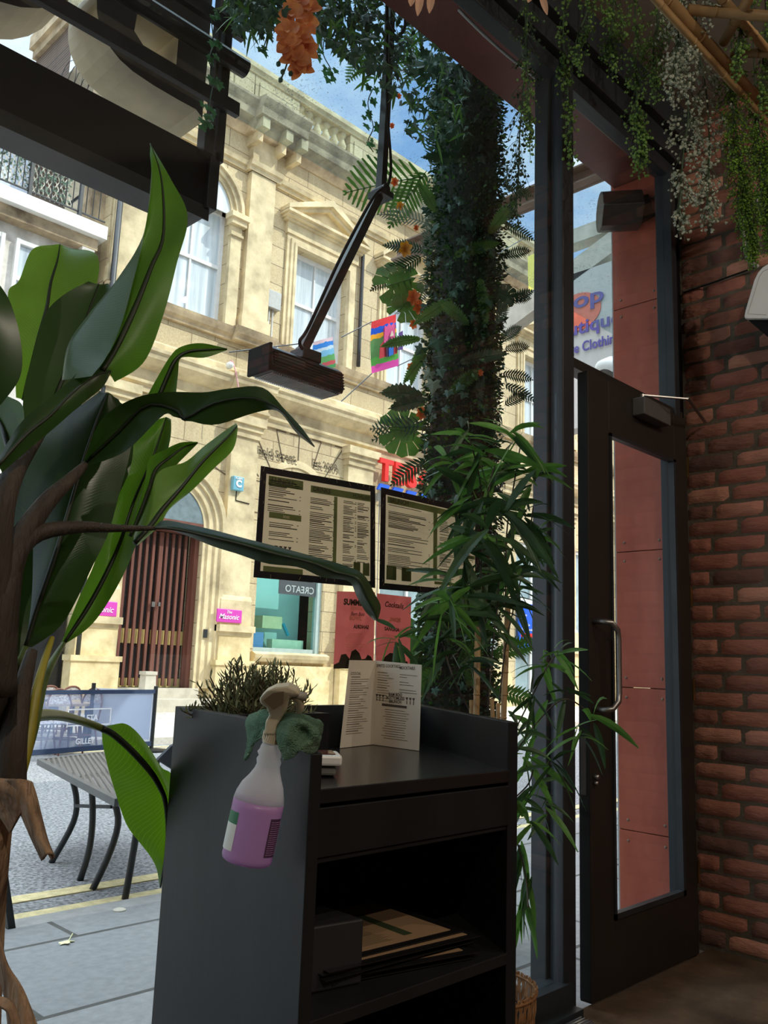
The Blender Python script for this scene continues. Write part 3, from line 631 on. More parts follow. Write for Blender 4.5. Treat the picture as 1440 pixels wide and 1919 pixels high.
for x0, x1, z0, z1 in ((15.1,17.3,1.33,4.8), (18.2,20.0,1.33,5.0), (20.8,22.6,.4,4.9), (24.0,26.0,1.33,5.0)):
    f_ = bpart(MB().box(x0, x0+.08, FY+.05, FY+.2, z0, z1).box(x1-.08, x1, FY+.05, FY+.2, z0, z1).box(x0, x1, FY+.05, FY+.2, z1-.1, z1).box(x0, x1, FY+.05, FY+.2, z0, z0+.1).box((x0+x1)/2-.04, (x0+x1)/2+.04, FY+.08, FY+.2, z0, z1), 'shop_window', WHITEP)
    MB().quad((x0+.05, FY+.14, z0), (x1-.05, FY+.14, z0), (x1-.05, FY+.14, z1), (x0+.05, FY+.14, z1)).build('glass_pane', mat('reflecting_glass', srgb(150,170,176), .08, var=.3, scale=1.5, spec=.9), f_)
# drain pipes and cable runs on the stone
bpart(MB().tube(catmull([(14.0, FY-.08, 8.4), (14.0, FY-.08, 12.0)], 6), .05, 8).tube([(7.32, FY-.2, .3), (7.32, FY-.2, 12.8)], .06, 8), 'drain_pipe', FRAME, smooth=True)

# ---------------------------------------------------------------- things fixed to it
MAG = mat('magenta_sign', srgb(206,70,176), .45, var=.03); WH = mat('white_letter', srgb(244,240,240), .5)
for px, py, lab in ((407, 1140, 'magenta plaque with white script beside the right of the slatted doors'), (190, 1126, 'magenta plaque with white script left of the slatted doors, part hidden by leaf')):
    q = aY(px, py, FY-.24); t_ = thing('wall_plaque', tuple(q), lab, 'sign', 'magenta plaques by the doors')
    x0 = q.x if px > 300 else q.x-.30
    MB().box(x0, x0+.62, FY-.255, FY-.222, q.z-.27, q.z+.0).build('plate', MAG, t_, bevel=.01)
    text('Masonic', .150, (x0+.04, FY-.262, q.z-.20), (1,0,0), (0,0,1), WH, t_, 'lettering', .002, .004, shear=.35)
    text('The', .085, (x0+.22, FY-.262, q.z-.085), (1,0,0), (0,0,1), WH, t_, 'lettering', .002, .004, shear=.35)
ab = thing('alarm_box', tuple(aY(446, 904, FY-.2)), 'blue and white alarm box high on the stone pier', 'alarm box')
q = aY(439, 891, FY-.26); MB().box(q.x, q.x+.27, FY-.26, FY-.16, q.z-.30, q.z).build('casing', mat('alarm_blue', srgb(110,170,190), .4), ab, bevel=.012)
text('C', .20, (q.x+.06, FY-.268, q.z-.22), (1,0,0), (0,0,1), WH, ab, 'lettering', .003, .05)
text('ALARM', .055, (q.x+.035, FY-.268, q.z-.062), (1,0,0), (0,0,1), WH, ab, 'lettering', .003, .02)
MB().tube([(q.x+.15, FY-.17, q.z-.3), (q.x+.15, FY-.17, q.z-.5), (q.x+.5, FY-.17, q.z-.52)], .012, 6).build('cable', BLACKM, ab)
eb = thing('electric_box', tuple(aY(513, 558, FY)), 'grey electric box with pipes on the wall between pilaster and window', 'electric box')
q = aY(504, 541, FY-.12); MB().box(q.x, q.x+.36, FY-.14, FY, q.z-.42, q.z).build('casing', GREYBOX, eb, bevel=.01)
MB().tube([(q.x+.1, FY-.05, q.z-.42), (q.x+.1, FY-.05, 8.3), (q.x+.06, FY-.3, 8.05), (q.x+.02, FY-.25, 7.4)], .022, 6).tube([(q.x+.2, FY-.05, q.z-.42), (q.x+.2, FY-.05, 8.3), (q.x+.2, FY-.3, 8.05), (q.x+.2, FY-.25, 7.4)], .022, 6).build('conduit', GREYBOX, eb, smooth=True)
cm = thing('security_camera', tuple(aY(425, 690, FY-.2)), 'small white camera with pink cable on the ledge', 'camera')
q = aY(426, 688, FY-.3); MB().lathe(tuple(q), [(.05,0),(.08,.05),(.07,.14),(.02,.18)], 10, (0,-1,.2)).build('housing', WHITEPL, cm, smooth=True)
MB().tube(catmull([q, q+V((.05,-.05,.15)), q+V((.12,-.1,0)), q+V((.16,-.25,-.5)), q+V((.2,-.3,-.8))], 14), .012, 6).build('cable', mat('pink_cable', srgb(214,150,160), .5), cm, smooth=True)
# red supermarket letters on blue swooshes
RED = mat('red_sign_letter', srgb(226,42,36), .4, var=.04); BLU = mat('blue_sign_bar', srgb(24,92,214), .4, var=.04)
ts = thing('shop_sign', tuple(aY(750, 885, FY)), 'big red shop letters over slanted blue bars on the stone front', 'sign')
q = aY(711, 897, FY-.3)
for k, ch in enumerate('TESCO'):
    text(ch, .74, (q.x+k*.50, FY-.28, q.z), (1,0,0), (0,0,1), RED, ts, 'letter', .06, .035)
for k in range(5):
    x = q.x - .02 + k*.50
    b_ = MB().prism([(x, FY-.28, q.z-.26), (x+.34, FY-.28, q.z-.26), (x+.44, FY-.28, q.z-.10), (x+.10, FY-.28, q.z-.10)], (0,.06,0)).build('bar', BLU, ts)
    MB().box(x+.2, x+.26, FY-.25, FY, q.z-.5, q.z-.3).build('bracket', GREYBOX, b_)
bb = thing('shop_notice_board', tuple(aY(990, 1172, FY)), 'blue board with white lines of text in the far shop window', 'sign')
q0, q1 = aY(974, 1130, FY-.1), aY(1006, 1216, FY-.1)
brd = MB().box(q0.x, q1.x, FY-.12, FY-.05, q1.z, q0.z).build('panel', BLU, bb)
for k, s_ in enumerate(('Lottery', 'Bakery', 'Food to Go', 'Chilled Wine & Beer')):
    text(s_, .085, (q0.x+.08, FY-.128, q0.z-.36-k*.14), (1,0,0), (0,0,1), WH, brd, 'lettering', .002, .01)
MB().box(q0.x+.06, q1.x-.08, FY-.135, FY-.12, q0.z-.98, q0.z-.86).build('red_strip', RED, brd)
MB().box(q0.x, q1.x+.1, FY-.11, FY-.06, q0.z, q0.z+.16).build('white_header', WHITEPL, brd)
pb_ = tag(MB().box(26.2, 26.45, FY-.5, FY-.3, 4.0, 4.9).build('wall_sign', BLU), 'small blue projecting sign on a far stone pier', 'sign')

# ================================================================ THE WHITE RENDERED BUILDING ON THE LEFT
wb = thing('white_building', (4, 15, 0), 'white peeling rendered building with a railed balcony left of the stone one', 'building')
def wp(mb, n, mt, par=None, **k): return mb.build(n, mt, par or wb, **k)
bal_z = 9.25
wp(MB().box(-3, 6.95, FY+.15, FY+.6, 3.2, 9.0).box(6.7, 6.95, FY-.1, FY+.3, 3.2, 8.74), 'wall', PEEL)
wp(MB().box(-3, 7.1, FY-.25, FY+.3, bal_z-.28, bal_z-.02), 'balcony_slab', WHITEP)
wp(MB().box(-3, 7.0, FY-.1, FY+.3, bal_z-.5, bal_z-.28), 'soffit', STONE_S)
wp(MB().box(-3, 7.0, FY+1.6, FY+1.8, 9.2, 12.6), 'set_back_wall', DARKBRICK)
wp(MB().box(-3, 6.2, FY+1.5, FY+1.62, 9.25, 11.3), 'balcony_door', mat('pale_blue_joinery', srgb(190,200,216), .5, var=.05))
wp(MB().box(-3, 5.6, FY+1.2, FY+1.6, 11.3, 11.5), 'roof_edge', GREYBOX)
rl = MB()
rl.tube([(-3, FY-.2, 10.35), (7.05, FY-.2, 10.35)], .03, 6); rl.tube([(-3, FY-.2, 10.18), (7.05, FY-.2, 10.18)], .02, 6); rl.tube([(-3, FY-.2, 9.33), (7.05, FY-.2, 9.33)], .02, 6)
rl.tube([(7.05, FY-.2, 10.35), (7.05, FY+1.5, 10.35)], .03, 6)
for k in range(75): rl.tube([(-3+k*.134, FY-.2, 9.33), (-3+k*.134, FY-.2, 10.18)], .010, 4)
for x in (2.0, 5.55, 6.5): rl.box(x, x+.06, FY-.24, FY-.16, 9.2, 10.35)
wp(rl, 'balcony_railing', FRAME)
tr_ = MB(); rnd = random.Random(5)
for k in range(64):
    x = 1.5 + k*.09; 
    if x < 6.1: tr_.bar((x, FY-.12, 9.36), (x+.36, FY-.12, 10.1-rnd.random()*.06), .018, .01, (0,1,0)); tr_.bar((x+.36, FY-.10, 9.36), (x, FY-.10, 10.1), .018, .01, (0,1,0))
wp(tr_, 'trellis', mat('bleached_trellis', srgb(210,204,190), .8))
lv = MB()
for k in range(900):
    x = rnd.uniform(1.5, 6.35); z = rnd.uniform(9.38, 10.02); s_ = rnd.uniform(.025, .05)
    a = V((rnd.uniform(-1,1), rnd.uniform(-.4,.4), rnd.uniform(-1,1))).normalized()*s_; b = a.cross(V((0,1,0))).normalized()*s_*.5
    c0_ = V((x, FY-.15, z)); lv.quad(c0_-a, c0_-b, c0_+a, c0_+b)
tag(wp(lv, 'trellis_leaves', mat('trellis_leaf', srgb(70,98,80), .6, var=.4, scale=3)), kind='stuff')
for x0, x1 in ((1.2, 5.35), (5.55, 6.55)):
    f_ = wp(MB().box(x0, x0+.07, FY+.05, FY+.16, 6.4, 8.5).box(x1-.07, x1, FY+.05, FY+.16, 6.4, 8.5).box(x0+.07, x1-.07, FY+.06, FY+.15, 8.42, 8.5).box(x0+.07, x1-.07, FY+.06, FY+.15, 7.72, 7.8).box(x0+.07, x1-.07, FY+.06, FY+.15, 6.4, 6.5), 'casement_window', WHITEP)
    MB().quad((x0, FY+.13, 6.4), (x1, FY+.13, 6.4), (x1, FY+.13, 8.5), (x0, FY+.13, 8.5)).build('glass_pane', SKYPANE, f_)
lw = wp(MB().box(6.96, 7.22, FY+.35, FY+.5, 6.8, 8.65), 'leaded_window', mat('leaded_glass', srgb(110,124,144), .15, var=.3, scale=3))
mb = MB()
for k in range(4): mb.box(6.95+k*.08, 6.965+k*.08, FY+.33, FY+.35, 6.8, 8.65)
for k in range(11): mb.box(6.95, 7.22, FY+.33, FY+.35, 6.85+k*.16, 6.865+k*.16)
mb.build('lead_bars', GREYBOX, lw)
wp(MB().box(6.951, 7.25, FY+.5, FY+.7, .3, 12.6).box(6.951, 7.249, FY+.28, FY+.5, 8.67, 12.6), 'recess_wall', STONE_S)
wp(MB().box(-3, 7.2, FY+.1, FY+.5, 0, 3.2), 'black_shopfront', mat('black_granite', (.02,.02,.022), .2, var=.5, scale=60))
wp(MB().box(-3, 6.9, FY-.0, FY+.3, 3.2, 3.6), 'shop_fascia', WHITEP)
# brick tower with a stone cap and razor wire behind the beam
tw = thing('chimney_stack', (6.3, 16.5, 9), 'dark brick chimney stack with stone cap rising behind the white building', 'chimney')
c0_, c1_ = aY(150, 175, 17.5), aY(215, 60, 17.5)
MB().box(c0_.x-.3, 7.15, 17.5, 19.5, 12.7, c1_.z-.1).build('stack', DARKBRICK, tw)
MB().box(c0_.x-.5, 7.2, 17.3, 19.5, c1_.z-.1, c1_.z+.25).box(c0_.x-.4, 7.18, 17.4, 19.5, c1_.z-.3, c1_.z-.1).build('stone_cap', STONE_S, tw)
lr = MB().add([(c0_.x+.4, 17.2, 12.2), (c0_.x+3, 17.2, 12.2), (c0_.x+3, 17.2, 13.4), (c0_.x+.4, 17.2, 14.2)], [(0,1,2,3)]); lr.build('gable_wall', DARKBRICK, tw)
wr_ = thing('razor_wire', tuple(aY(125, 130, 17)), 'coils of razor wire beside the brick chimney stack', 'wire')
q = aY(125, 140, 17); pts = [q + V((k*.012, math.cos(k*.5)*.3, math.sin(k*.5)*.35)) for k in range(90)]
MB().tube(pts, .008, 4).build('coil', FRAME, wr_)
# ================================================================ ADDED FILL LAMPS (unseen, behind the camera, to brighten the room)
WARMSH = mat('fill_lamp_metal', (.05,.045,.04), .5)
for i, (x, y, wv) in enumerate(((-.9, -1.6, 1.9), (1.4, -2.3, 1), (2.7, -1.0, .6))):
    lp = thing('fill_lamp', (x, y, 3.82), ('added unseen fill pendant nearest the left wall', 'added unseen fill pendant mid room behind the viewer', 'added unseen fill pendant closest to the brick wall')[i], 'lamp', 'added fill lamps')
    MB().cyl((x, y, 3.82), (x, y, 3.6), .006, 6).build('cord', BLACKM, lp)
    MB().lathe((x, y, 3.42), [(.16,0),(.15,.02),(.05,.18),(.03,.2)], 20).build('shade', WARMSH, lp, smooth=True)
    ld = bpy.data.lights.new('fill_bulb', 'POINT'); ld.shadow_soft_size = .015; ld.energy = FILL_W*wv; ld.color = (1, .86, .70)
    lo = bpy.data.objects.new('fill_bulb', ld); COL.objects.link(lo); lo.parent = lp; lo.location = (0, 0, -.50)

# ================================================================ HOST STAND
SB = mat('black_stained_board', (.012,.0125,.0135), .5, spec=.28, var=.35, scale=5, stretch=(1,1,.25), bump=.02)
SBT = mat('black_table_laminate', (.011,.011,.012), .22, var=.3)
st = thing('host_stand', (1.05, 1.12, 0), 'black wooden host stand with open shelf and drawer', 'host stand')
def vpanel(a, b, t_, z0, za, zb, name, side=1, mt=SB):      # upright board from plan point a to b, top sloping za -> zb
    a, b = V((a[0], a[1], 0)), V((b[0], b[1], 0)); n = (b-a).normalized(); nn = V((-n.y, n.x, 0))*t_*side
    p = [a+V((0,0,z0)), b+V((0,0,z0)), b+V((0,0,zb)), a+V((0,0,za))]
    return MB().prism(p, nn).build(name, mt, st, bevel=.0015)
FL, RL, FR, RR = (.806, .92), (.895, 1.405), (1.283, .918), (1.565, 1.405)
_a, _m, _b = V((FL[0], FL[1], 0)), V((.8341, 1.0731, 0)), V((RL[0], RL[1], 0))
MB().prism([_a, _b, _b+V((0,0,1.034)), _m+V((0,0,1.032)), _a+V((0,0,.998))], V((.0188,-.003,0))).build('side_panel', SB, st, bevel=.0015)
vpanel(FR, RR, .019, 0, 1.031, 1.034, 'side_panel', 1)
vpanel((.908, 1.385), (1.55, 1.385), .018, 0, 1.034, 1.034, 'back_panel', 1)
def slab(y0, y1, z0, z1, n, mt=SB, xa=.019, xb=-.019):
    f = lambda y: (.806+(y-.92)/.485*.089+xa, 1.283+(y-.918)/.487*.282+xb)
    a, b = f(y0), f(y1)
    return MB().prism([(a[0],y0,z0),(a[1],y0,z0),(b[1],y1,z0),(b[0],y1,z0)], (0,0,z1-z0)).build(n, mt, st, bevel=.0015)
slab(.922, 1.385, .930, .950, 'table_top', SBT)
dw = slab(.926, .944, .858, .924, 'drawer')
slab(.93, 1.38, .850, .857, 'drawer_floor')
slab(.925, 1.39, .636, .654, 'shelf')
slab(.925, 1.39, .345, .363, 'shelf')
slab(.925, 1.39, .03, .05, 'shelf')
# planter box built into the rear left corner
MB().box(.875, 1.11, 1.22, 1.235, .95, 1.03).build('planter_wall', SB, st)
MB().box(1.095, 1.11, 1.235, 1.395, .95, 1.03).build('planter_wall', SB, st)

# ---- grey-green rosemary-like plant in the planter
RM = mat('grey_green_needle', srgb(128,134,98), .7, var=.35, scale=10, trans=.2)
rp_ = thing('planter_shrub', (.97, 1.28, .95), 'bushy grey-green artificial herb in the stand planter box', 'plant')
rnd = random.Random(11)
mb = MB(); stm = MB()
for k in range(300):
    th, ph = rnd.uniform(0, 2*math.pi), rnd.uniform(.05, 1.35)
    c0_ = V((1.010 + rnd.uniform(-.055,.06), 1.315 + rnd.uniform(-.04,.04), .97)); L_ = rnd.uniform(.07, .135)
    d0 = V((math.sin(ph)*math.cos(th)*.9, math.sin(ph)*math.sin(th)*.45, math.cos(ph)*1.15))
    pts = [c0_, c0_+d0*L_*.55+V((0,0,.008)), c0_+d0*L_]
    stm.tube(pts, .0014, 4)
    for j in range(16):
        t_ = .3 + .7*j/15; p = pts[0].lerp(pts[2], t_); a = rnd.uniform(0, 6.28)
        o_ = d0.orthogonal().normalized(); q_ = d0.normalized().cross(o_)
        dd = (o_*math.cos(a)+q_*math.sin(a))*.8 + d0.normalized()*.7; ln = rnd.uniform(.012, .02)
        s_ = dd.cross(V((0,0,1))).normalized()*.0021
        mid = p+dd*ln*.6; tip = p+dd*ln+V((0,0,rnd.uniform(-.002,.006)))
        mb.add([p-s_*.6, p+s_*.6, mid+s_, tip, mid-s_], [(0,1,2,3,4)])
mb.build('foliage', RM, rp_); stm.build('stems', mat('needle_stem', srgb(70,60,44), .8), rp_)

# ---- spray bottle hanging by its trigger on the side panel
bo = thing('spray_bottle', (.79, 1.0, .84), 'translucent spray bottle of purple liquid hanging on the host stand', 'bottle')
def at_d(x, y, d_): return aD(x, y, d_)
BD = 1.165                                             # bottle distance along the view axis
bot, top = aD(462, 1612, BD), aD(508, 1392, BD+.02)
ax = (top-bot).normalized(); right = (RT - ax*RT.dot(ax)).normalized(); fwd = right.cross(ax).normalized()
H_ = (top-bot).length
def ring(mb_, prof, n=28, ovl=.72, c=bot):
    vs = []; k = len(prof)
    for r_, h_, sx_ in prof:
        for j in range(n):
            a = 2*math.pi*j/n; vs.append(c + ax*h_*H_ + right*(math.cos(a)*r_ + sx_) + fwd*(math.sin(a)*r_*ovl))
    fs = [(i*n+j, i*n+(j+1)%n, (i+1)*n+(j+1)%n, (i+1)*n+j) for i in range(k-1) for j in range(n)]
    fs += [tuple(range(n-1,-1,-1)), tuple(range((k-1)*n, k*n))]
    return mb_.add(vs, fs)
u = BD/FPX                                             # metres per photograph pixel at the bottle
prof = [(40*u,-.02,0),(46*u,.0,0),(48*u,.03,0),(47.5*u,.06,0),(48*u,.1,0),(48*u,.3,0),(48.5*u,.44,0),(48.5*u,.50,0),(46*u,.56,0),(40*u,.64,1*u),(31*u,.71,3*u),(25*u,.77,4*u),(22.5*u,.81,4*u),(24*u,.85,3*u),(21*u,.88,3*u),(23.5*u,.91,1.5*u),(20.5*u,.94,2*u),(20*u,.96,2*u),(17*u,.985,1*u),(15*u,1.0,0)]
HDPE, t = shader('milky_plastic'); L = t.links.new
b_ = P(t, 'ShaderNodeBsdfPrincipled', Roughness=.35); b_.inputs['Base Color'].default_value = c4(srgb(232,230,228)); tr0 = P(t, 'ShaderNodeBsdfTranslucent'); tr0.inputs[0].default_value = c4(srgb(244,242,240))
tp0 = P(t, 'ShaderNodeBsdfTransparent'); m0 = P(t, 'ShaderNodeMixShader'); m0.inputs[0].default_value = .6; L(b_.outputs[0], m0.inputs[1]); L(tr0.outputs[0], m0.inputs[2])
m1_ = P(t, 'ShaderNodeMixShader'); m1_.inputs[0].default_value = .22; L(m0.outputs[0], m1_.inputs[1]); L(tp0.outputs[0], m1_.inputs[2]); o_ = P(t, 'ShaderNodeOutputMaterial'); L(m1_.outputs[0], o_.inputs[0])
LIQ, t = shader('purple_liquid'); L = t.links.new
b_ = P(t, 'ShaderNodeBsdfPrincipled', Roughness=.3); b_.inputs['Base Color'].default_value = c4(srgb(214,172,220)); tr0 = P(t, 'ShaderNodeBsdfTranslucent'); tr0.inputs[0].default_value = c4(srgb(224,188,230))
m0 = P(t, 'ShaderNodeMixShader'); m0.inputs[0].default_value = .55; L(b_.outputs[0], m0.inputs[1]); L(tr0.outputs[0], m0.inputs[2]); o_ = P(t, 'ShaderNodeOutputMaterial'); L(m0.outputs[0], o_.inputs[0])
fill = .50
up_ = [p for p in prof if p[1] >= fill]; lo_ = [p for p in prof if p[1] <= fill]
body = ring(MB(), up_).build('bottle_body', HDPE, bo, smooth=True)
tag(ring(MB(), lo_).build('liquid', LIQ, bo, smooth=True), 'purple liquid in the lower half')
TRIG = mat('cream_trigger_plastic', srgb(196,186,160), .35, var=.03)
cp0 = top
mb = ring(MB(), [(17*u,1.0,0),(17.5*u,1.02,0),(16.5*u,1.11,0),(13*u,1.13,0)], 24, .95)
for j in range(24):
    a = 2*math.pi*j/24; c0_ = bot+ax*H_*1.06 + right*math.cos(a)*17.5*u + fwd*math.sin(a)*16.6*u
    mb.bar(c0_-ax*H_*.035, c0_+ax*H_*.035, .0012, .0012)
mb.build('collar', TRIG, bo, smooth=False)
def pd(x, y, dd=0): return aD(x, y, BD+.02+dd)
# sprayer head: outline of the shroud, thick
hd = [(495,1378),(498,1352),(505,1340),(499,1327),(487,1318),(486,1309),(498,1296),(516,1287),(540,1285),(556,1292),(562,1302),(554,1307),(544,1307),(539,1316),(536,1332),(526,1350),(518,1362),(517,1378)]
MB().prism([pd(x, y, -.012) for x, y in hd], FW*.026).build('sprayer_head', TRIG, bo, bevel=.003)
MB().prism([pd(494,1312,-.014), pd(512,1299,-.014), pd(532,1296,-.014), pd(531,1318,-.014), pd(512,1330,-.014), pd(503,1322,-.014)], FW*.003).build('grip_panel', mat('brown_shadowed_plastic', srgb(142,126,98), .4), bo)  # panel's brown tone has the shade under the sprayer hood painted in
MB().tube(catmull([pd(549,1303), pd(561,1314), pd(563,1327), pd(556,1340), pd(549,1350)], 12), [.0055]*7+[.0042]*5, 8).build('trigger', TRIG, bo, smooth=True)
MB().cyl(pd(546,1303), pd(575,1306), .0062, 14).build('nozzle', mat('grey_nozzle', srgb(150,146,136), .4), bo, smooth=True)
lb = mat('white_label', srgb(220,222,214), .5); lbg = mat('green_label', srgb(40,112,70), .5); lbd = mat('dark_label', srgb(82,56,84), .5)
def label_patch(a0, a1, h0, h1, mt, name, r_=1.012):
    mb_ = MB(); n = 8; vs = []
    for k in range(n+1):
        a = a0+(a1-a0)*k/n
        for h_ in (h0, h1): vs.append(bot+ax*h_*H_+right*math.cos(a)*48.2*u*r_+fwd*math.sin(a)*48.2*u*.72*r_)
    mb_.add(vs, [(2*k, 2*k+2, 2*k+3, 2*k+1) for k in range(n)]); return mb_.build(name, mt, bo)
fs_ = -1 if fwd.dot(FW) > 0 else 1
label_patch(math.pi+fs_*.0, math.pi+fs_*-.95 if fs_ > 0 else math.pi+.95, .08, .30, lb, 'label')
label_patch(math.pi, math.pi+.95 if fs_ < 0 else math.pi-.95, .30, .40, lbg, 'label', 1.013)
bl = label_patch(-.15*(-fs_), (.85 if fs_ > 0 else -.85), .08, .40, lbd, 'label')
mb = MB()
for k in range(16):
    h_ = .10 + k*.018; a0, a1 = (.12, .78) if fs_ > 0 else (-.12, -.78)
    p_ = [bot+ax*h_*H_+right*math.cos(a)*48.2*u*1.02+fwd*math.sin(a)*48.2*u*.72*1.02 for a in (a0, (a0+a1)/2, a1)]
    mb.tube(p_, .0006, 4)
mb.build('label_text', mat('pale_purple_ink', srgb(150,110,150), .5), bl)

# ---- green microfibre cloth draped over the panel edge
CL = mat('green_microfibre', srgb(104,140,112), 1.0, var=.2, scale=18, bump=1.0, bscale=420, col2=srgb(122,160,132))
def drape(rails, label):
    mb_ = MB(); surf(mb_, rails, 40, 10)
    o__ = mb_.build('cloth', CL, None, smooth=True, solid=.004)
    sb2 = o__.modifiers.new('subdivision', 'SUBSURF'); sb2.levels = sb2.render_levels = 1
    tx = bpy.data.textures.new('pile', 'CLOUDS'); tx.noise_scale = .012
    dp = o__.modifiers.new('pile', 'DISPLACE'); dp.texture = tx; dp.strength = .004
    return o__
C = lambda x, y, d_: aD(x, y, d_)
clo = drape([[C(470,1340,1.26), C(462,1352,1.255), C(464,1375,1.25), C(463,1400,1.24), C(459,1425,1.23)],
     [C(485,1334,1.24), C(480,1350,1.225), C(478,1375,1.22), C(474,1392,1.22), C(468,1415,1.22)],
     [C(500,1330,1.23), C(498,1350,1.215), C(492,1368,1.21), C(482,1385,1.215), C(470,1398,1.22)],
     [C(515,1335,1.23), C(512,1352,1.21), C(502,1368,1.20), C(492,1378,1.20), C(478,1388,1.215)]], '')
tg = drape([[C(517,1345,1.20), C(519,1365,1.175), C(520,1385,1.165), C(524,1400,1.16), C(533,1424,1.16)],
     [C(535,1337,1.19), C(540,1355,1.165), C(543,1380,1.15), C(546,1400,1.15), C(548,1420,1.155)],
     [C(558,1337,1.19), C(564,1352,1.16), C(570,1374,1.175), C(568,1395,1.155), C(560,1408,1.15)],
     [C(580,1345,1.20), C(586,1356,1.18), C(590,1375,1.165), C(585,1392,1.17), C(572,1410,1.16)],
     [C(598,1350,1.22), C(604,1358,1.21), C(602,1378,1.20), C(598,1396,1.20), C(591,1414,1.20)]], '')
tag(tg, 'green microfibre cloth draped over the host stand edge by the spray bottle', 'cloth')
tg.name = 'cleaning_cloth'; clo.name = 'cloth_fold'; clo.parent = tg

# ---- card machine on the table
cm_ = thing('card_machine', (.89, 1.0, .95), 'white card payment machine lying on the stand table top', 'card machine')
WP = WHITEPL
o0 = aZ(641, 1452, .955); d1 = V((-.80, .60, 0)).normalized(); d2 = V((.60,.80,0)).normalized()
def cmq(a, b, c, d_, z0, z1): return [o0+d1*a+d2*c+V((0,0,z0)), o0+d1*b+d2*c+V((0,0,z0)), o0+d1*b+d2*d_+V((0,0,z1)), o0+d1*a+d2*d_+V((0,0,z1))]
MB().prism(cmq(0,.085,0,.075,.012,.012), (0,0,.016)).build('body', WP, cm_, bevel=.004)
MB().prism(cmq(.008,.078,.008,.068,-.003,-.003), (0,0,.015)).build('base', mat('grey_rubber', srgb(110,110,106), .7), cm_, bevel=.004)
MB().prism(cmq(.01,.078,.010,.065,.0285,.0285), (0,0,.0012)).build('screen', mat('brown_screen', srgb(92,48,44), .12, var=.4, scale=40, spec=.8), cm_)
MB().prism(cmq(-.0006,.0,.012,.06,.018,.018), (0,0,.002)).build('card_slot', BLACKM, cm_)

# ---- folded drinks menu standing on the table
PAP = mat('menu_card', srgb(226,216,200), .8, var=.03, scale=2, trans=.12); INK = mat('menu_ink', srgb(74,66,58), .8)
fm = thing('folded_menu', (1.25, 1.2, .95), 'folded white cocktail menu standing open on the stand table', 'menu')
A0, A1 = aZ(637, 1402, .951), None
fold_b = aZ(699, 1395, .951); rgt_b = aZ(786, 1407, .951)
def above(p, x, y):                                    # point above plan point p seen in pixel row y
    r_ = ray(x, y); s_ = math.hypot(p.x, p.y)/math.hypot(r_.x, r_.y); return V((p.x, p.y, (CAM+r_*s_).z))
lt, ft, rt = above(A0, 655, 1237), above(fold_b, 712, 1240), above(rgt_b, 790, 1246)
lt = V((aD(655,1237,(A0-CAM).dot(FW)+.0))) ; rt = V(aD(791,1246,(rgt_b-CAM).dot(FW)))
def onp(x, y, a, b):                                   # pixel ray met with the upright plane through a and b
    n_ = (b-a).cross(V((0,0,1))); d_ = ray(x, y); return CAM + d_*((a-CAM).dot(n_)/d_.dot(n_))
ft = above(fold_b, 707, 1238); lt = onp(655, 1237, A0, fold_b); rt = onp(791, 1246, fold_b, rgt_b)
for nm, (a, b, c, d_) in (('menu_leaf', (A0, fold_b, ft, lt)), ('menu_leaf', (fold_b, rgt_b, rt, ft))):
    lf = MB().prism([a, b, c, d_], (b-a).cross(c-b).normalized()*.0006).build(nm, PAP, fm)
    # printed lines on the facing side
    n_ = (b-a).cross(c-b).normalized(); n_ = n_*(-1 if n_.dot(FW) > 0 else 1)*.0012
    g = lambda s, t_: (a.lerp(b, s)).lerp(d_.lerp(c, s), t_) + n_
    rnd = random.Random(21 if a is A0 else 22); mb = MB()
    def ln(s0, s1, t0, h): mb.quad(g(s0,t0), g(s1,t0), g(s1,t0+h), g(s0,t0+h))
    first = a is A0
    for k in range(26 if first else 12):
        t_ = .80 - k*.026 if first else .86 - k*.03
        if k % 3 == 0: ln(.12 if first else .06, rnd.uniform(.4,.6) if first else .28, t_, .007)
        else: ln(.12 if first else .06, rnd.uniform(.6,.8) if first else rnd.uniform(.3,.42), t_, .004)
        if not first and k < 9 and not k % 3 == 2: ln(.55, .55+rnd.uniform(.15,.38), t_, .005)
    if not first:
        ln(.18, .72, .47, .028)
        for k in range(13): ln(.18+rnd.uniform(0,.1), .78-rnd.uniform(0,.1), .43-k*.028, .004)
        for k in range(3):
            for s_ in (.06, .72):
                c0_ = g(s_+k*.07, .60); r__ = (b-a).normalized(); u__ = (d_-a).normalized()
                mb.add([c0_-r__*.004, c0_+r__*.004, c0_-u__*.007], [(0,1,2)]); mb.bar(c0_-u__*.007, c0_-u__*.014, .001, .001)
    mb.build('printing', INK, lf)
    R_ = (b-a).normalized(); U_ = (d_-a).normalized()
    if first:
        text('COCKTAIL', .0085, g(.08,.83), R_, U_, INK, lf, 'printing')
    else:
        text('SPRITZ COCKTAILS', .0088, g(.03,.925), R_, U_, INK, lf, 'printing', bold=.01)
        text('MOCKTAILS', .0088, g(.54,.925), R_, U_, INK, lf, 'printing', bold=.01)
        for k, s_ in enumerate(('BAM BOO', 'BOTTOMLESS', 'BRUNCH')): text(s_, .0095, g(.47,.60-k*.042), R_, U_, INK, lf, 'printing', bold=.02, align='CENTER')

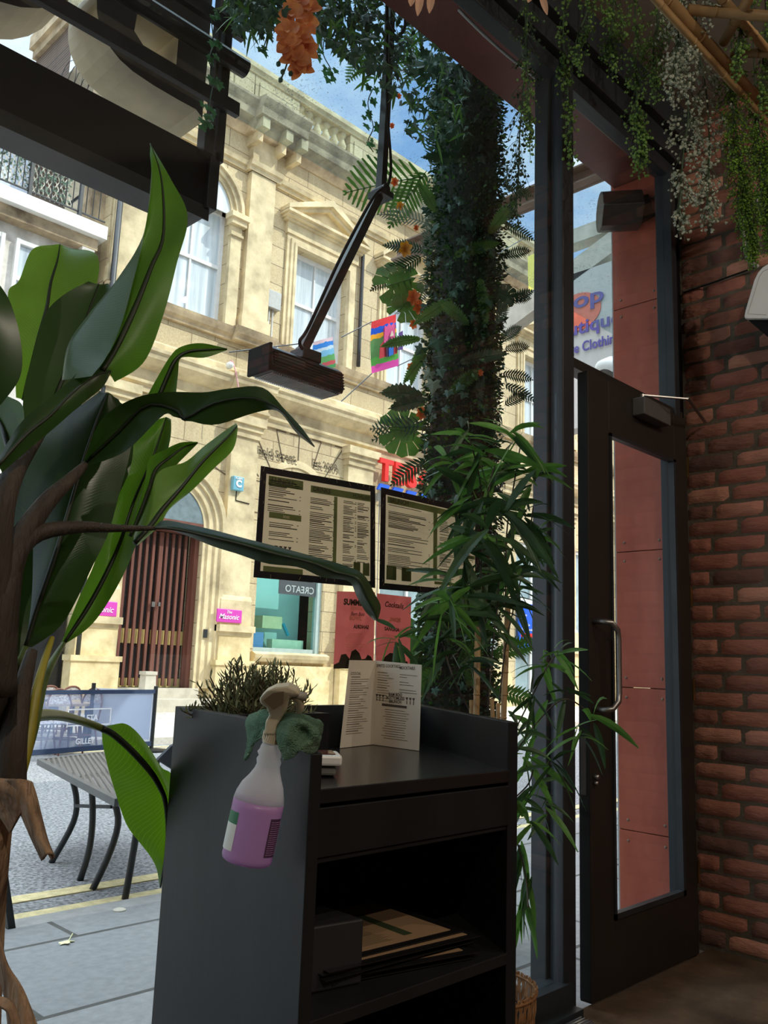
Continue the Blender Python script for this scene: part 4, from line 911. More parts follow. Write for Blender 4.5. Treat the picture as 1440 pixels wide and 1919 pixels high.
# ---- stack of laminated menus on the shelf
TAN = mat('tan_menu_print', srgb(168,138,106), .35, var=.05, spec=.5); GRNI = mat('green_print', srgb(58,70,46), .5)
BORD = mat('black_laminate', (.012,.012,.013), .3)
rnd = random.Random(4)
for k in range(11):
    ms_ = thing('laminated_menu', (1.06, 1.10, .655+k*.0022),
        'topmost tan laminated menu on the stand shelf' if k == 10 else 'black bordered laminated menu lying in the shelf stack', 'menu', 'laminated menus stacked on the shelf')
    a = math.radians(-8 + rnd.uniform(-7, 7) + (0 if k < 10 else 4)); c0_ = V((1.075+rnd.uniform(-.012,.02), 1.095+rnd.uniform(-.02,.012), .6545+k*.0032))
    r_, u__ = V((math.cos(a), math.sin(a), 0)), V((-math.sin(a), math.cos(a), 0))
    w2, h2 = .148, .105
    MB().obox(c0_, r_*w2*1.06, u__*h2*1.12, (0,0,.0006)).build('laminate', BORD, ms_)
    sh = MB().obox(c0_+V((0,0,.0009)), r_*w2*.96, u__*h2*.96, (0,0,.0003)).build('printed_sheet', TAN, ms_)
    if k == 10:
        mb = MB()
        for j in range(30): 
            yy = -.085+j*.0052; mb.quad(*[c0_+r_*s_+u__*t_+V((0,0,.0014)) for s_, t_ in ((-.06,yy),(.02+rnd.uniform(-.02,.02),yy),(.02,yy+.0014),(-.06,yy+.0014))])
        mb.quad(*[c0_+r_*s_+u__*t_+V((0,0,.0014)) for s_, t_ in ((.055,-.08),(.075,-.08),(.075,.05),(.055,.05))])
        for s0 in (-.13,): mb.quad(*[c0_+r_*(s0+s_)+u__*(-.08+t_)+V((0,0,.0014)) for s_, t_ in ((0,0),(.028,0),(.028,.028),(0,.028))]); mb.quad(*[c0_+r_*(s0+s_)+u__*(-.04+t_)+V((0,0,.0014)) for s_, t_ in ((0,0),(.028,0),(.028,.028),(0,.028))])
        mb.build('printing', GRNI, sh)
tag(MB().obox((.925, 1.10, .700), V((.055,-.01,0)), V((0,.11,0)), (0,0,.045)).build('card_box', mat('dark_card_box', (.02,.02,.022), .5), None, bevel=.003), 'dark box beside the menus at the left of the stand shelf', 'box')

# ================================================================ POSTERS ON THE GLASS
def poster(c, label, kind):
    # c: four corner pixels lower-left, lower-right, upper-right, upper-left, on the glass
    Y = 1.728
    bl_, br_, tr2, tl_ = [aY(x, y, Y) for x, y in c]
    R_ = (br_-bl_); U_ = (tl_-bl_)
    g = lambda s, t_, e=0: (bl_.lerp(br_, s)).lerp(tl_.lerp(tr2, s), t_) + V((0, -e, 0))
    t0 = thing('wall_poster' if kind != 'pink' else 'pink_poster', tuple(bl_), label, 'poster', 'posters hung on the window glass')
    return t0, g, R_, U_
PB = mat('poster_black', (.012,.014,.018), .25); 
PT = mat('poster_tan', srgb(232,219,196), .4, var=.03, scale=2, trans=.7)
PG = mat('poster_green', srgb(112,122,82), .4, trans=.6); PI = mat('poster_ink', srgb(54,46,34), .5); PBAM = mat('pale_bamboo_print', srgb(120,112,88), .5)
def sheet(g, a, b, c, d_, e, mt, name, par): return MB().prism([g(a,c,e), g(b,c,e), g(b,d_,e), g(a,d_,e)], (0,-.0004,0)).build(name, mt, par)
def menu_poster(c, label, two, heads):
    t0, g, R_, U_ = poster(c, label, 'menu')
    rnd = random.Random(len(label))
    # black laminated border as four strips so the paper between them lets the daylight through
    bx_, by_ = .045, .062
    mb = MB()
    for a, b, c_, d_ in ((0,1,0,by_), (0,1,1-by_,1), (0,bx_,by_,1-by_), (1-bx_,1,by_,1-by_)): mb.prism([g(a,c_), g(b,c_), g(b,d_), g(a,d_)], (0,-.0012,0))
    mb.build('border', PB, t0)
    pg = sheet(g, bx_, 1-bx_, by_, 1-by_, 0, PT, 'printed_sheet', t0)
    mb = MB(); nn = MB()
    def q(a, b, c_, d_, m_=mb): m_.quad(g(a,c_,.0012), g(b,c_,.0012), g(b,d_,.0012), g(a,d_,.0012))
    for hx in heads: q(*hx, nn)
    def block(a, b, t0_, t1_, step=.0165):
        t_ = t1_
        while t_ > t0_:
            k = rnd.random()
            if k < .78:
                e = a + (b-a)*rnd.uniform(.45, .98); q(a, e, t_, t_+.0065 if k > .2 else t_+.009)
                if k > .5: q(b-.012, b, t_, t_+.006)
            t_ -= step*rnd.uniform(.8, 1.15)
    for a, b, t0_, t1_ in two: block(a, b, t0_, t1_)
    mb.build('printing', PI, pg); nn.build('header_bars', PG, pg)
    bb_ = MB()
    for k in range(26):
        side = rnd.random(); t_ = rnd.uniform(.03, .97)
        s_ = rnd.choice((rnd.uniform(.004,.04), rnd.uniform(.96,.996))) if side < .6 else rnd.random()
        if side >= .6: t_ = rnd.choice((rnd.uniform(.004,.05), rnd.uniform(.95,.996)))
        a_ = g(min(max(s_,.004),.99), t_, .0016)
        b2 = g(min(max(s_+rnd.uniform(-.012,.012),.002),.998), min(t_+rnd.uniform(.02,.055),.998), .0016); bb_.bar(a_, b2, .0011, .0004, (0,1,0))
    bb_.build('bamboo_print', PBAM, t0)
    return t0, g, R_, U_, pg
c1 = [(475,1082),(703,1102),(703,911),(489,873)]
t0, g, R_, U_, pg = menu_poster(c1, 'black bordered landscape menu poster with LUNCH and DRINKS headings', 
    [(.07,.33,.60,.88),(.09,.32,.34,.50),(.41,.62,.10,.78),(.70,.82,.12,.80),(.83,.94,.22,.80)],
    [(.065,.345,.84,.925),(.085,.34,.545,.60),(.41,.955,.835,.90),(.615,.645,.12,.83),(.065,.37,.062,.11)])
text('LUNCH', .021, g(.085,.862,.003), R_, U_, PI, pg, 'lettering', bold=.02)
text('DRINKS', .018, g(.425,.85,.003), R_, U_, PI, pg, 'lettering', bold=.02)
text('BRUNCH', .016, g(.94,.848,.003), R_, U_, PI, pg, 'lettering', bold=.01, mirror=True)
text('SIDES', .009, g(.19,.558,.003), R_, U_, PT, pg, 'lettering', bold=.02)
mb = MB()
for s_, t_ in ((.80,.11),(.885,.11)): mb.prism([g(s_,t_,.001), g(s_+.06,t_,.001), g(s_+.06,t_+.12,.001), g(s_,t_+.12,.001)], (0,-.0005,0))
mb.build('printed_panel', PG, pg)
for k in range(4):
    c0_ = g(.15+k*.035, .30, .003); MB().add([c0_-R_.normalized()*.006, c0_+R_.normalized()*.006, c0_-U_.normalized()*.009], [(0,1,2)]).bar(c0_-U_.normalized()*.008, c0_-U_.normalized()*.02, .0016, .0006, (0,1,0)).build('glass_print', PI, pg)
for s_ in (.29, .47, .955, .045, .70):
    pass
c2 = [(711,1104),(876,1117),(876,951),(714,913)]
r2 = aY(711,1104,1.728); 
c2b = [(711,1104),(898,1119),(898,957),(714,913)]
t0, g, R_, U_, pg = menu_poster(c2b, 'black bordered BRUNCH menu poster partly behind the bamboo plant',
    [(.07,.47,.20,.84),(.57,.74,.14,.80),(.78,.93,.14,.80)],
    [(.06,.955,.86,.925),(.505,.545,.14,.86),(.52,.95,.10,.13),(.80,.95,.42,.46)])
text('BRUNCH', .020, g(.075,.868,.003), R_, U_, PI, pg, 'lettering', bold=.02)
mb = MB()
for s_, t_ in ((.06,.10),(.20,.10)): mb.prism([g(s_,t_,.001), g(s_+.09,t_,.001), g(s_+.09,t_+.14,.001), g(s_,t_+.14,.001)], (0,-.0005,0))
mb.build('printed_panel', PG, pg)
# pink A5 posters
PK = mat('pink_poster_paper', srgb(238,164,160), .5, var=.03, trans=.6); PKD = mat('olive_poster_print', srgb(58,54,40), .5, trans=.1); PKL = mat('pale_pink_print', srgb(214,150,124), .5, trans=.3)
def pink(c, label, which):
    t0, g, R_, U_ = poster(c, label, 'pink')
    pg = sheet(g, 0, 1, 0, 1, 0, PK, 'printed_sheet', t0)
    if which == 0:
        text('SUMMER', .022, g(.17,.83,.002), R_, U_, PKD, pg, 'lettering', bold=.05)
        text('Specials', .018, g(.34,.765,.002), R_, U_, PKL, pg, 'lettering', bold=.01, shear=.3)
        text('Bam Boo', .014, g(.36,.69,.002), R_, U_, PKD, pg, 'lettering', bold=.01, shear=.3)
        text('BOWL', .016, g(.33,.63,.002), R_, U_, PKL, pg, 'lettering', bold=.05)
        text('SANGRIA', .014, g(.84,.515,.002), R_, U_, PKD, pg, 'lettering', bold=.04, mirror=True)
        dr2 = [g(0,0,.001), g(1,0,.001), g(1,.06,.001), g(.93,.15,.001), g(.84,.18,.001), g(.78,.13,.001), g(.68,.12,.001), g(.62,.20,.001), g(.52,.25,.001), g(.42,.22,.001), g(.38,.12,.001), g(.28,.19,.001), g(.17,.18,.001), g(.12,.08,.001), g(0,.05,.001)]
    else:
        text('Cocktails', .021, g(.20,.835,.002), R_, U_, PKD, pg, 'lettering', bold=.02, shear=.3)
        text('BOWL', .016, g(.68,.64,.002), R_, U_, PKL, pg, 'lettering', bold=.05, mirror=True)
        text('SANGRIA', .0145, g(.22,.515,.002), R_, U_, PKD, pg, 'lettering', bold=.04)
        dr2 = [g(0,0,.001), g(1,0,.001), g(1,.04,.001), g(.9,.12,.001), g(.75,.10,.001), g(.65,.2,.001), g(.4,.22,.001), g(.25,.16,.001), g(.15,.05,.001), g(0,.03,.001)]
    MB().prism(dr2, (0,-.0005,0)).build('drip_print', PKD, pg)
    mb = MB(); rnd = random.Random(which)
    for k in range(12): 
        t_ = .45-k*.02; a = rnd.uniform(.2,.35); mb.quad(g(a,t_,.0012), g(1-a,t_,.0012), g(1-a,t_+.005,.0012), g(a,t_+.005,.0012))
    mb.build('printing', PKL, pg)
pink([(625,1253),(700,1253),(703,1110),(632,1108)], 'pink summer specials poster, left of the two on the glass', 0)
pink([(704,1253),(768,1256),(771,1119),(707,1112)], 'pink cocktails poster, right of the two on the glass', 1)
# hanging wire between the posters
tag(MB().tube([aY(712,915,1.735), aY(703,1253,1.735)], .0012, 5).build('hanging_wire', STEEL), 'thin vertical wire between the posters on the glass', 'wire')
# lettering on the glass: Bold Street / Est 2009 (outline letters, with an offset copy painting their reflection)
GL_ = mat('dark_window_vinyl', srgb(70,74,78), .5)
def outline_text(s, size, o, r_, u__, par):
    cu = bpy.data.curves.new('t', 'FONT'); cu.body = s; cu.size = 1; cu.fill_mode = 'NONE'; cu.bevel_depth = .025; cu.resolution_u = 2; cu.bevel_resolution = 0
    ob = bpy.data.objects.new('t', cu); COL.objects.link(ob); dg = bpy.context.evaluated_depsgraph_get(); me = bpy.data.meshes.new_from_object(ob.evaluated_get(dg))
    r_, u__ = V(r_).normalized(), V(u__).normalized(); mb_ = MB()
    mb_.add([V(o)+r_*v.co.x*size+u__*v.co.y*size+r_.cross(u__)*v.co.z*size*.3 for v in me.vertices], [tuple(p.vertices) for p in me.polygons])
    bpy.data.objects.remove(ob); return mb_.build('lettering', GL_, par)
gt = thing('window_lettering', tuple(aY(560, 865, 1.732)), 'outlined grey vinyl lettering and its painted reflection on the window glass above the LUNCH menu poster', 'lettering')
for dx, dy in ((0, 0), (3, 7)):  # second pass is the painted reflection
    o0_ = aY(481+dx, 852+dy-3, 1.732); r1 = aY(566+dx, 868+dy, 1.732)-o0_
    outline_text('Bold Street', .0275, o0_, r1, V((0,0,1)), gt)
    o0_ = aY(584+dx, 872+dy, 1.732); r1 = aY(642+dx, 886+dy, 1.732)-o0_
    outline_text('Est 2009', .0265, o0_, r1, V((0,0,1)), gt)
# ================================================================ PLANTS
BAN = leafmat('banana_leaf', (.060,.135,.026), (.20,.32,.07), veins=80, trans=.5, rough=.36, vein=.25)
BANL = leafmat('backlit_banana_leaf', (.10,.20,.045), (.32,.42,.10), veins=60, trans=.5, rough=.36, vein=.35)  # lighter leaf copy: light shining through is put into the colour
BAND = leafmat('shaded_banana_leaf', (.022,.052,.018), (.06,.11,.035), veins=80, trans=.3, rough=.33, vein=.3)  # darker leaf copy: shade is put into the colour
STEMG = mat('green_stalk', (.10,.16,.035), .5, var=.35, scale=9, stretch=(4,4,.6)); STEMD = mat('brown_stalk', (.045,.035,.025), .7, var=.4, scale=9, bump=.4, stretch=(4,4,.5))
RIB = mat('dark_midrib', (.012,.022,.010), .5)
HUSK = mat('dry_brown_sheath', srgb(122,96,74), .85, var=.4, scale=11, bump=.8, bscale=40, stretch=(3,3,.6), col2=srgb(160,134,108))
bp_ = thing('banana_plant', (.36, .86, 0), 'large banana plant with broad green leaves in the left foreground', 'plant')
def leaf(rails, mt=BAN, mid=1, n=40, m=5, rib=.0035, par=bp_):
    R_ = [[aD(*p) for p in r] for r in rails]
    mb_ = MB(); surf(mb_, R_, n, m); o__ = mb_.build('leaf', mt, par, smooth=True)
    if rib:
        pts = catmull(R_[mid], 26); pts = [p - FW*.0015 for p in pts]
        MB().tube(pts, [rib*(.25+.75*min(1, abs(26-1-i if True else i)/18)) for i in range(26)], 6).build('midrib', RIB, o__, smooth=True)
    return o__
def D(r, d0, d1):                                     # give a list of pixels a depth running from d0 to d1
    k = len(r); return [(x, y, d0+(d1-d0)*i/(k-1)) for i, (x, y) in enumerate(r)]
# rails run base -> tip
rev = lambda *rs: [list(reversed(r)) for r in rs]
leaf(rev(D([(282,270),(320,335),(352,405),(332,492),(307,588),(271,677),(215,716)],1.24,1.02),
     D([(282,270),(303,335),(307,440),(284,501),(256,572),(222,645),(192,695)],1.22,.98),
     D([(282,270),(285,325),(275,428),(224,517),(165,590),(128,645),(116,712)],1.20,.97),
     D([(281,290),(284,345),(268,450),(249,530),(226,612),(200,668),(172,705)],1.17,.93)))
leaf(rev(D([(100,459),(60,468),(36,525),(15,550),(25,640),(30,745)],1.40,1.25), D([(113,458),(108,490),(96,530),(88,580),(72,640),(45,750)],1.42,1.27), D([(131,466),(180,476),(182,530),(150,600),(110,680),(60,760)],1.44,1.27)), BANL)
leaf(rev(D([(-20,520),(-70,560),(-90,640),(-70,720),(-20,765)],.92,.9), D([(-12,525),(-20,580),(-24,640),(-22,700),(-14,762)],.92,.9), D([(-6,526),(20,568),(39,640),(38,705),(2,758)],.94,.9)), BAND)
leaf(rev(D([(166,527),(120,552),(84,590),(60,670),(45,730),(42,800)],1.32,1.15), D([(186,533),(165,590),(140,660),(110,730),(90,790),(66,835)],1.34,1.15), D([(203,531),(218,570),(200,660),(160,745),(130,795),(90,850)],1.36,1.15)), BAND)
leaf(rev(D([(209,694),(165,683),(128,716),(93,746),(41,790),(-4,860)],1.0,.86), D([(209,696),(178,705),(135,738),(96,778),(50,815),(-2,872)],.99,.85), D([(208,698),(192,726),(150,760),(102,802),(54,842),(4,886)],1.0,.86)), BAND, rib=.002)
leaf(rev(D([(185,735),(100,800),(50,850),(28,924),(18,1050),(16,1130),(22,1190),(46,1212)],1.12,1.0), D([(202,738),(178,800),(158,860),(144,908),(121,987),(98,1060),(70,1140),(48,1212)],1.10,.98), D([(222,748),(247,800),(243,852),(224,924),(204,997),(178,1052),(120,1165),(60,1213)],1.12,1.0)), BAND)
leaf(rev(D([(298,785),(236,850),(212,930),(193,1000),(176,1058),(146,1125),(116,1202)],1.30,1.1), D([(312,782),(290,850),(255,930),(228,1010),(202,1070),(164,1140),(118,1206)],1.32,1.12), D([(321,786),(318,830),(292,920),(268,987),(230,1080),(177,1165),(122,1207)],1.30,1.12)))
leaf([D([(157,862),(190,786),(250,747),(310,735),(383,735),(430,728),(492,726),(532,765),(567,803),(590,836)],.96,.93), D([(160,868),(220,812),(275,760),(330,768),(348,784),(400,757),(470,746),(526,768),(561,808),(590,837)],.98,.91), D([(163,873),(235,846),(305,779),(326,781),(356,789),(405,796),(480,773),(522,771),(556,812),(589,838)],.96,.93)], BAND, rib=.002)
leaf([D([(276,742),(294,709),(319,668),(339,650),(377,643),(425,653)],1.15,1.2), D([(300,740),(315,705),(330,675),(352,660),(385,656),(426,654)],1.17,1.2), D([(330,738),(334,700),(337,674),(350,669),(385,670),(426,656)],1.15,1.2)])
leaf(rev(D([(443,793),(426,804),(383,836),(348,865),(298,884),(280,935),(250,1005)],1.25,1.12), D([(445,798),(426,820),(380,866),(340,915),(305,955),(283,985),(253,1018)],1.22,1.10), D([(446,804),(437,842),(400,879),(360,919),(319,953),(298,986),(258,1022)],1.26,1.12)), BANL)
leaf(rev(D([(371,828),(340,829),(310,842),(280,860),(272,900),(256,960),(240,1000)],1.30,1.15), D([(371,830),(346,838),(318,858),(292,880),(280,915),(264,960),(245,1003)],1.32,1.16), D([(371,831),(352,850),(332,870),(304,897),(290,930),(278,965),(250,1006)],1.30,1.15)))
leaf([D([(290,987),(307,975),(351,982),(400,993),(460,1009),(530,1027),(600,1046),(650,1061),(682,1077),(702,1112),(714,1136),(709,1161)],.96,1.02), D([(291,990),(311,990),(351,996),(400,1008),(452,1020),(515,1038),(583,1054),(628,1072),(668,1083),(686,1115),(700,1142),(707,1162)],.94,.99), D([(292,992),(315,992),(351,1004),(400,1024),(445,1038),(500,1056),(560,1063),(605,1082),(653,1089),(668,1116),(685,1146),(702,1163)],.96,1.02)], BAND, rib=.0015)
leaf([D([(193,1362),(212,1358),(234,1356),(256,1371),(281,1403),(303,1438),(322,1452),(330,1500),(322,1590),(303,1661)],1.45,1.66), D([(192,1365),(212,1375),(248,1407),(283,1446),(300,1474),(310,1500),(314,1540),(313,1580),(308,1620),(301,1662)],1.44,1.64), D([(191,1369),(192,1390),(198,1420),(207,1455),(216,1484),(228,1522),(243,1555),(280,1602),(294,1630),(299,1663)],1.45,1.66)], leafmat('bright_backlit_leaf', (.075,.17,.018), (.30,.42,.08), veins=44, trans=.55, rough=.35, vein=.45), rib=.006)  # brightest leaf copy, the light through it put into the colour
leaf(rev(D([(-10,735),(20,745),(42,760),(46,800)],1.05,1.0), D([(-20,760),(0,790),(10,815),(20,850)],1.05,1.0), D([(-40,800),(-20,830),(-8,850),(0,880)],1.05,1.0)))
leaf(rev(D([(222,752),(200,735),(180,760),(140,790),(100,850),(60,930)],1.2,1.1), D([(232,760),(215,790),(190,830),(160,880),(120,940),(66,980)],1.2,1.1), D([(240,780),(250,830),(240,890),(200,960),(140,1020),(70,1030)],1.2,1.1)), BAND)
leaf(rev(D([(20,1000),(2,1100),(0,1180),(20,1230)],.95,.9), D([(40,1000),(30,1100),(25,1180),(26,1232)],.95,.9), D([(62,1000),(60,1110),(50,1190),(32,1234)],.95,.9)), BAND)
# petioles and stalks
def stalk(pts, r0, r1, mt=STEMG, name='leaf_stalk', n=22):
    p = catmull([aD(*q) for q in pts], n)
    MB().tube(p, [r0+(r1-r0)*i/(n-1) for i in range(n)], 9).build(name, mt, bp_, smooth=True)
stalk([(12,1468,.92),(16,1340,.93),(30,1260,.95),(47,1212,.98)], .013, .004)
stalk([(26,1466,.92),(58,1370,.95),(84,1270,1.0),(119,1206,1.1)], .010, .003)
stalk([(30,1464,.90),(52,1390,.92),(72,1280,.95),(98,1195,1.0)], .009, .003, mat('yellow_stalk', (.30,.27,.03), .45, var=.3))
stalk([(-6,1300,.86),(4,1150,.86),(26,1040,.88),(80,950,.92),(130,900,.95),(160,870,.97)], .020, .004, STEMD)
stalk([(0,1160,.86),(20,1060,.87),(64,1003,.9),(144,988,.93),(215,990,.95),(292,990,.96)], .014, .0022, STEMD)
stalk([(-8,1200,.86),(-2,1000,.86),(20,900,.88),(60,830,.95),(110,760,1.0),(192,695,1.02)], .016, .004, STEMD)
stalk([(20,1380,1.0),(60,1344,1.1),(110,1341,1.25),(155,1352,1.38),(192,1365,1.45)], .009, .006, mat('lime_stalk', (.14,.18,.03), .4, var=.3))
stalk([(-40,1400,.92),(-24,1250,.90),(-16,1100,.88),(-20,900,.92)], .026, .02, STEMD)
stalk([(18,1470,.90),(26,1380,.90),(40,1300,.92),(60,1220,.95)], .018, .006, STEMD)
stalk([(-32,2150,.95),(-28,1900,.93),(-20,1700,.92),(-10,1560,.91),(0,1460,.90)], .017, .018, HUSK, 'trunk')
stalk([(-60,2150,.95),(-54,1900,.93),(-44,1700,.92),(-34,1560,.91),(-22,1440,.90)], .02, .02, HUSK, 'trunk')
def husk(rails): 
    mb_ = MB(); surf(mb_, [[aD(*p) for p in r] for r in rails], 26, 5); mb_.build('dry_sheath', HUSK, bp_, smooth=True, solid=.003)
husk([D([(0,1462),(18,1480),(38,1520),(60,1570),(80,1612)],.88,.86), D([(30,1460),(44,1485),(58,1525),(74,1570),(90,1600)],.865,.845), D([(58,1466),(66,1490),(76,1530),(88,1575),(100,1605)],.88,.86), D([(52,1470),(62,1500),(72,1540),(84,1580),(98,1611)],.90,.88)])
husk([D([(-20,1455),(0,1460),(30,1462),(58,1466)],.88,.87), D([(-20,1475),(0,1480),(26,1490),(52,1500)],.87,.86), D([(-20,1500),(-5,1520),(8,1540),(20,1560)],.885,.88)])
husk([D([(-30,1700),(-6,1810),(10,1870),(20,1960)],.88,.84), D([(-20,1700),(8,1800),(40,1860),(56,1960)],.865,.83), D([(-14,1700),(14,1815),(52,1880),(80,1960)],.88,.84)])
husk([D([(-30,1850),(0,1868),(24,1880),(40,1930)],.84,.83), D([(-30,1868),(-4,1884),(16,1900),(24,1940)],.83,.82)])
MB().lathe((.33, .82, 0), [(.10,0),(.14,.02),(.17,.30),(.18,.32),(.16,.32),(.15,.28)], 24).build('pot', mat('charcoal_pot', (.03,.03,.03), .7), bp_, smooth=True)

# ---------------------------------------------------------------- small foliage generators
def lance(mb_, p, d_, ln, w_, droop=.4, nrm=None):       # narrow lance-shaped leaf with a folded midrib
    d_ = V(d_).normalized(); n_ = nrm or V((rnd.uniform(-1,1), rnd.uniform(-1,1), rnd.uniform(.2,1))); s_ = d_.cross(n_).normalized(); n_ = s_.cross(d_).normalized()
    vs = []; uvs = []; k = 6
    for i in range(k):
        t_ = i/(k-1); c0_ = p + d_*ln*t_ + V((0,0,-1))*ln*droop*t_*t_; ww = w_*math.sin(math.pi*min(1, t_*.93+.05))**.7
        vs += [c0_-s_*ww+n_*ww*.25, c0_, c0_+s_*ww+n_*ww*.25]; uvs += [(.01,t_+.01), (.5,t_+.01), (.99,t_+.01)]
    mb_.add(vs, [(3*i+j, 3*i+j+1, 3*i+j+4, 3*i+j+3) for i in range(k-1) for j in range(2)], uvs)
def frond(mb_, p, d_, ln, w_, nl=16, droop=.3, lw=.16, side=None, blunt=False):   # fern or palm frond: rachis with paired leaflets
    d_ = V(d_).normalized(); s_ = (V(side) if side else d_.cross(V((rnd.uniform(-.3,.3), rnd.uniform(-.3,.3), 1)))).normalized(); s_ = (s_-d_*s_.dot(d_)).normalized(); n_ = s_.cross(d_)
    P_ = [p + d_*ln*t_ + V((0,0,-1))*ln*droop*t_*t_ for t_ in [i/nl for i in range(nl+1)]]
    mb_.tube(P_, ln*.008, 4, cap=False)
    for i in range(1, nl+1):
        t_ = i/nl; tg_ = (P_[i]-P_[i-1]).normalized(); prof_ = math.sin(math.pi*min(.97, .12+t_*.85)); L_ = w_*prof_
        for k in (-1, 1):
            dd = (s_*k*.85 + tg_*.5 + n_*rnd.uniform(-.15,.1)).normalized(); q_ = tg_*ln/nl*lw*3*.5
            a_ = P_[i]; e_ = a_+dd*L_; 
            if blunt: mb_.add([a_-q_*.5, a_+q_*.5, a_+dd*L_*.5+q_*1.1, e_+q_*.6, e_-q_*.5, a_+dd*L_*.5-q_*1.0], [(0,1,2,3,4,5)])
            else: mb_.add([a_-q_*.6, a_+q_*.6, a_+dd*L_*.5+q_*.9, e_, a_+dd*L_*.5-q_*.9], [(0,1,2,3,4)])
IVY = [(0,-.1),(.25,-.35),(.55,-.28),(.42,.0),(.75,.25),(.35,.35),(.0,.95),(-.35,.35),(-.75,.25),(-.42,.0),(-.55,-.28),(-.25,-.35)]
def ivy(mb_, p, s_, n_=None):
    n_ = (n_ or V((rnd.uniform(-1,1), rnd.uniform(-1.2,0), rnd.uniform(-.4,.6)))).normalized(); a = rnd.uniform(-2.2,-.9); u_ = n_.orthogonal().normalized(); v_ = n_.cross(u_)
    dn = V((0,0,-1)); dn = (dn - n_*dn.dot(n_)); dn = dn.normalized() if dn.length > .1 else v_; r_ = n_.cross(dn); th = rnd.uniform(-.7,.7)
    dn, r_ = dn*math.cos(th)+r_*math.sin(th), r_*math.cos(th)-dn*math.sin(th)
    c0_ = V(p); vs = [c0_+n_*s_*.12] + [c0_ + (r_*x + dn*y)*s_ - n_*abs(x)*s_*.1 for x, y in IVY]
    mb_.add(vs, [(0, i+1, (i+1)%12+1) for i in range(12)])
def oval(mb_, p, s_, d_=None):
    d_ = (d_ or V((rnd.uniform(-1,1), rnd.uniform(-1,1), rnd.uniform(-1,.5)))).normalized(); o_ = d_.orthogonal().normalized(); a = rnd.uniform(0,6.28); o_ = o_*math.cos(a)+d_.cross(o_)*math.sin(a)
    p = V(p); mb_.add([p, p+d_*s_*.4+o_*s_*.28, p+d_*s_, p+d_*s_*.4-o_*s_*.28], [(0,1,2,3)])
def monstera(mb_, p, d_, s_, n_):
    d_ = V(d_).normalized(); n_ = V(n_).normalized(); r_ = d_.cross(n_).normalized(); d_ = n_.cross(r_)
    for sg in (-1, 1):
        for i in range(5):
            a0, a1 = .22+i*.54, .22+i*.54+.50
            f_ = lambda a, q_: V(p) + (r_*sg*math.sin(a)*q_*.62 + d_*(.45-math.cos(a)*q_*.62))*s_ - n_*q_*q_*s_*.12
            c0_ = V(p) + d_*s_*(.25+.12*i)
            mb_.add([V(p)+d_*s_*max(0,(.1+.16*(i-.7))), f_(a0,.55), f_(a0,1), f_((a0+a1)/2,1.07), f_(a1,1), f_(a1,.5), V(p)+d_*s_*(.1+.16*(i+.6))], [(0,1,2,3,4,5,6)])
    mb_.tube([V(p), V(p)+d_*s_*.95], s_*.012, 4)
LG = mat('bright_leaf', (.07,.17,.025), .45, var=.4, scale=7, trans=.4); DG = mat('deep_green_leaf', (.020,.055,.020), .45, var=.5, scale=7, trans=.25)
BG = mat('blue_green_leaf', (.035,.09,.055), .5, var=.4, scale=7, trans=.25); SG_ = mat('silver_green_leaf', (.20,.25,.19), .6, var=.3, trans=.2); OR = mat('orange_petal', (.75,.16,.03), .5, var=.25, scale=12, trans=.35)
YO = mat('yellow_orange_petal', (.75,.30,.02), .5, trans=.3); ORC = mat('coral_orchid_petal', (.80,.17,.05), .5, var=.3, scale=16, trans=.35, col2=(.90,.32,.10))

# ---------------------------------------------------------------- the leafy column outside the glass
CX, CY = 3.05, 2.52
fc = thing('foliage_column', (CX, CY, 0), 'tall round column wrapped in artificial ferns, palms, ivy and flowers', 'column')
MB().lathe((CX, CY, -.04), [(.15,0),(.15,4.1)], 20).build('column', mat('dark_green_netting', (.008,.014,.008), .95, bump=.8, bscale=60), fc, smooth=True)
rnd = random.Random(9)
mb = MB(); mb2 = MB(); mb3 = MB()
for k in range(26000):
    z = rnd.uniform(0, 4.05); a = rnd.uniform(0, 2*math.pi); r_ = .145+rnd.random()**1.8*.045 + .025*noise.noise(V((a*2, z*3, 1)))
    p = V((CX+math.cos(a)*r_, CY+math.sin(a)*r_, z)); o_ = V((math.cos(a), math.sin(a), rnd.uniform(-.8,.5))) + V((rnd.uniform(-.6,.6), rnd.uniform(-.6,.6), rnd.uniform(-.6,.6)))
    oval((mb, mb2)[k % 6 == 0], p, rnd.uniform(.014,.032), o_)
for k in range(260):
    z = rnd.uniform(.1, 4.0); a = rnd.uniform(math.pi*.6, math.pi*2.1); r_ = rnd.uniform(.17,.21)
    ivy(mb3, (CX+math.cos(a)*r_, CY+math.sin(a)*r_, z), rnd.uniform(.025,.05), V((math.cos(a), math.sin(a), rnd.uniform(-.2,.4))))
tag(mb.build('moss_foliage', DG, fc), kind='stuff'); tag(mb2.build('light_foliage', LG, fc), kind='stuff'); tag(mb3.build('ivy_leaves', BG, fc), kind='stuff')
def colp(x, y, rr=.19):                                  # a point on the column's leafy surface under this pixel
    d_ = ray(x, y); k = d_.to_2d().normalized(); c2 = V((CX, CY)).to_2d() if False else V((CX, CY, 0)).to_2d()
    t_ = c2.dot(k); off = (c2 - k*t_).length; off = min(off, rr); t_ -= math.sqrt(max(0, rr*rr-off*off))*.9
    return CAM + d_*(t_/d_.to_2d().length)
def pxd(p, dx, dy): return (RT*dx - UP*dy)               # a direction given as it looks in the picture
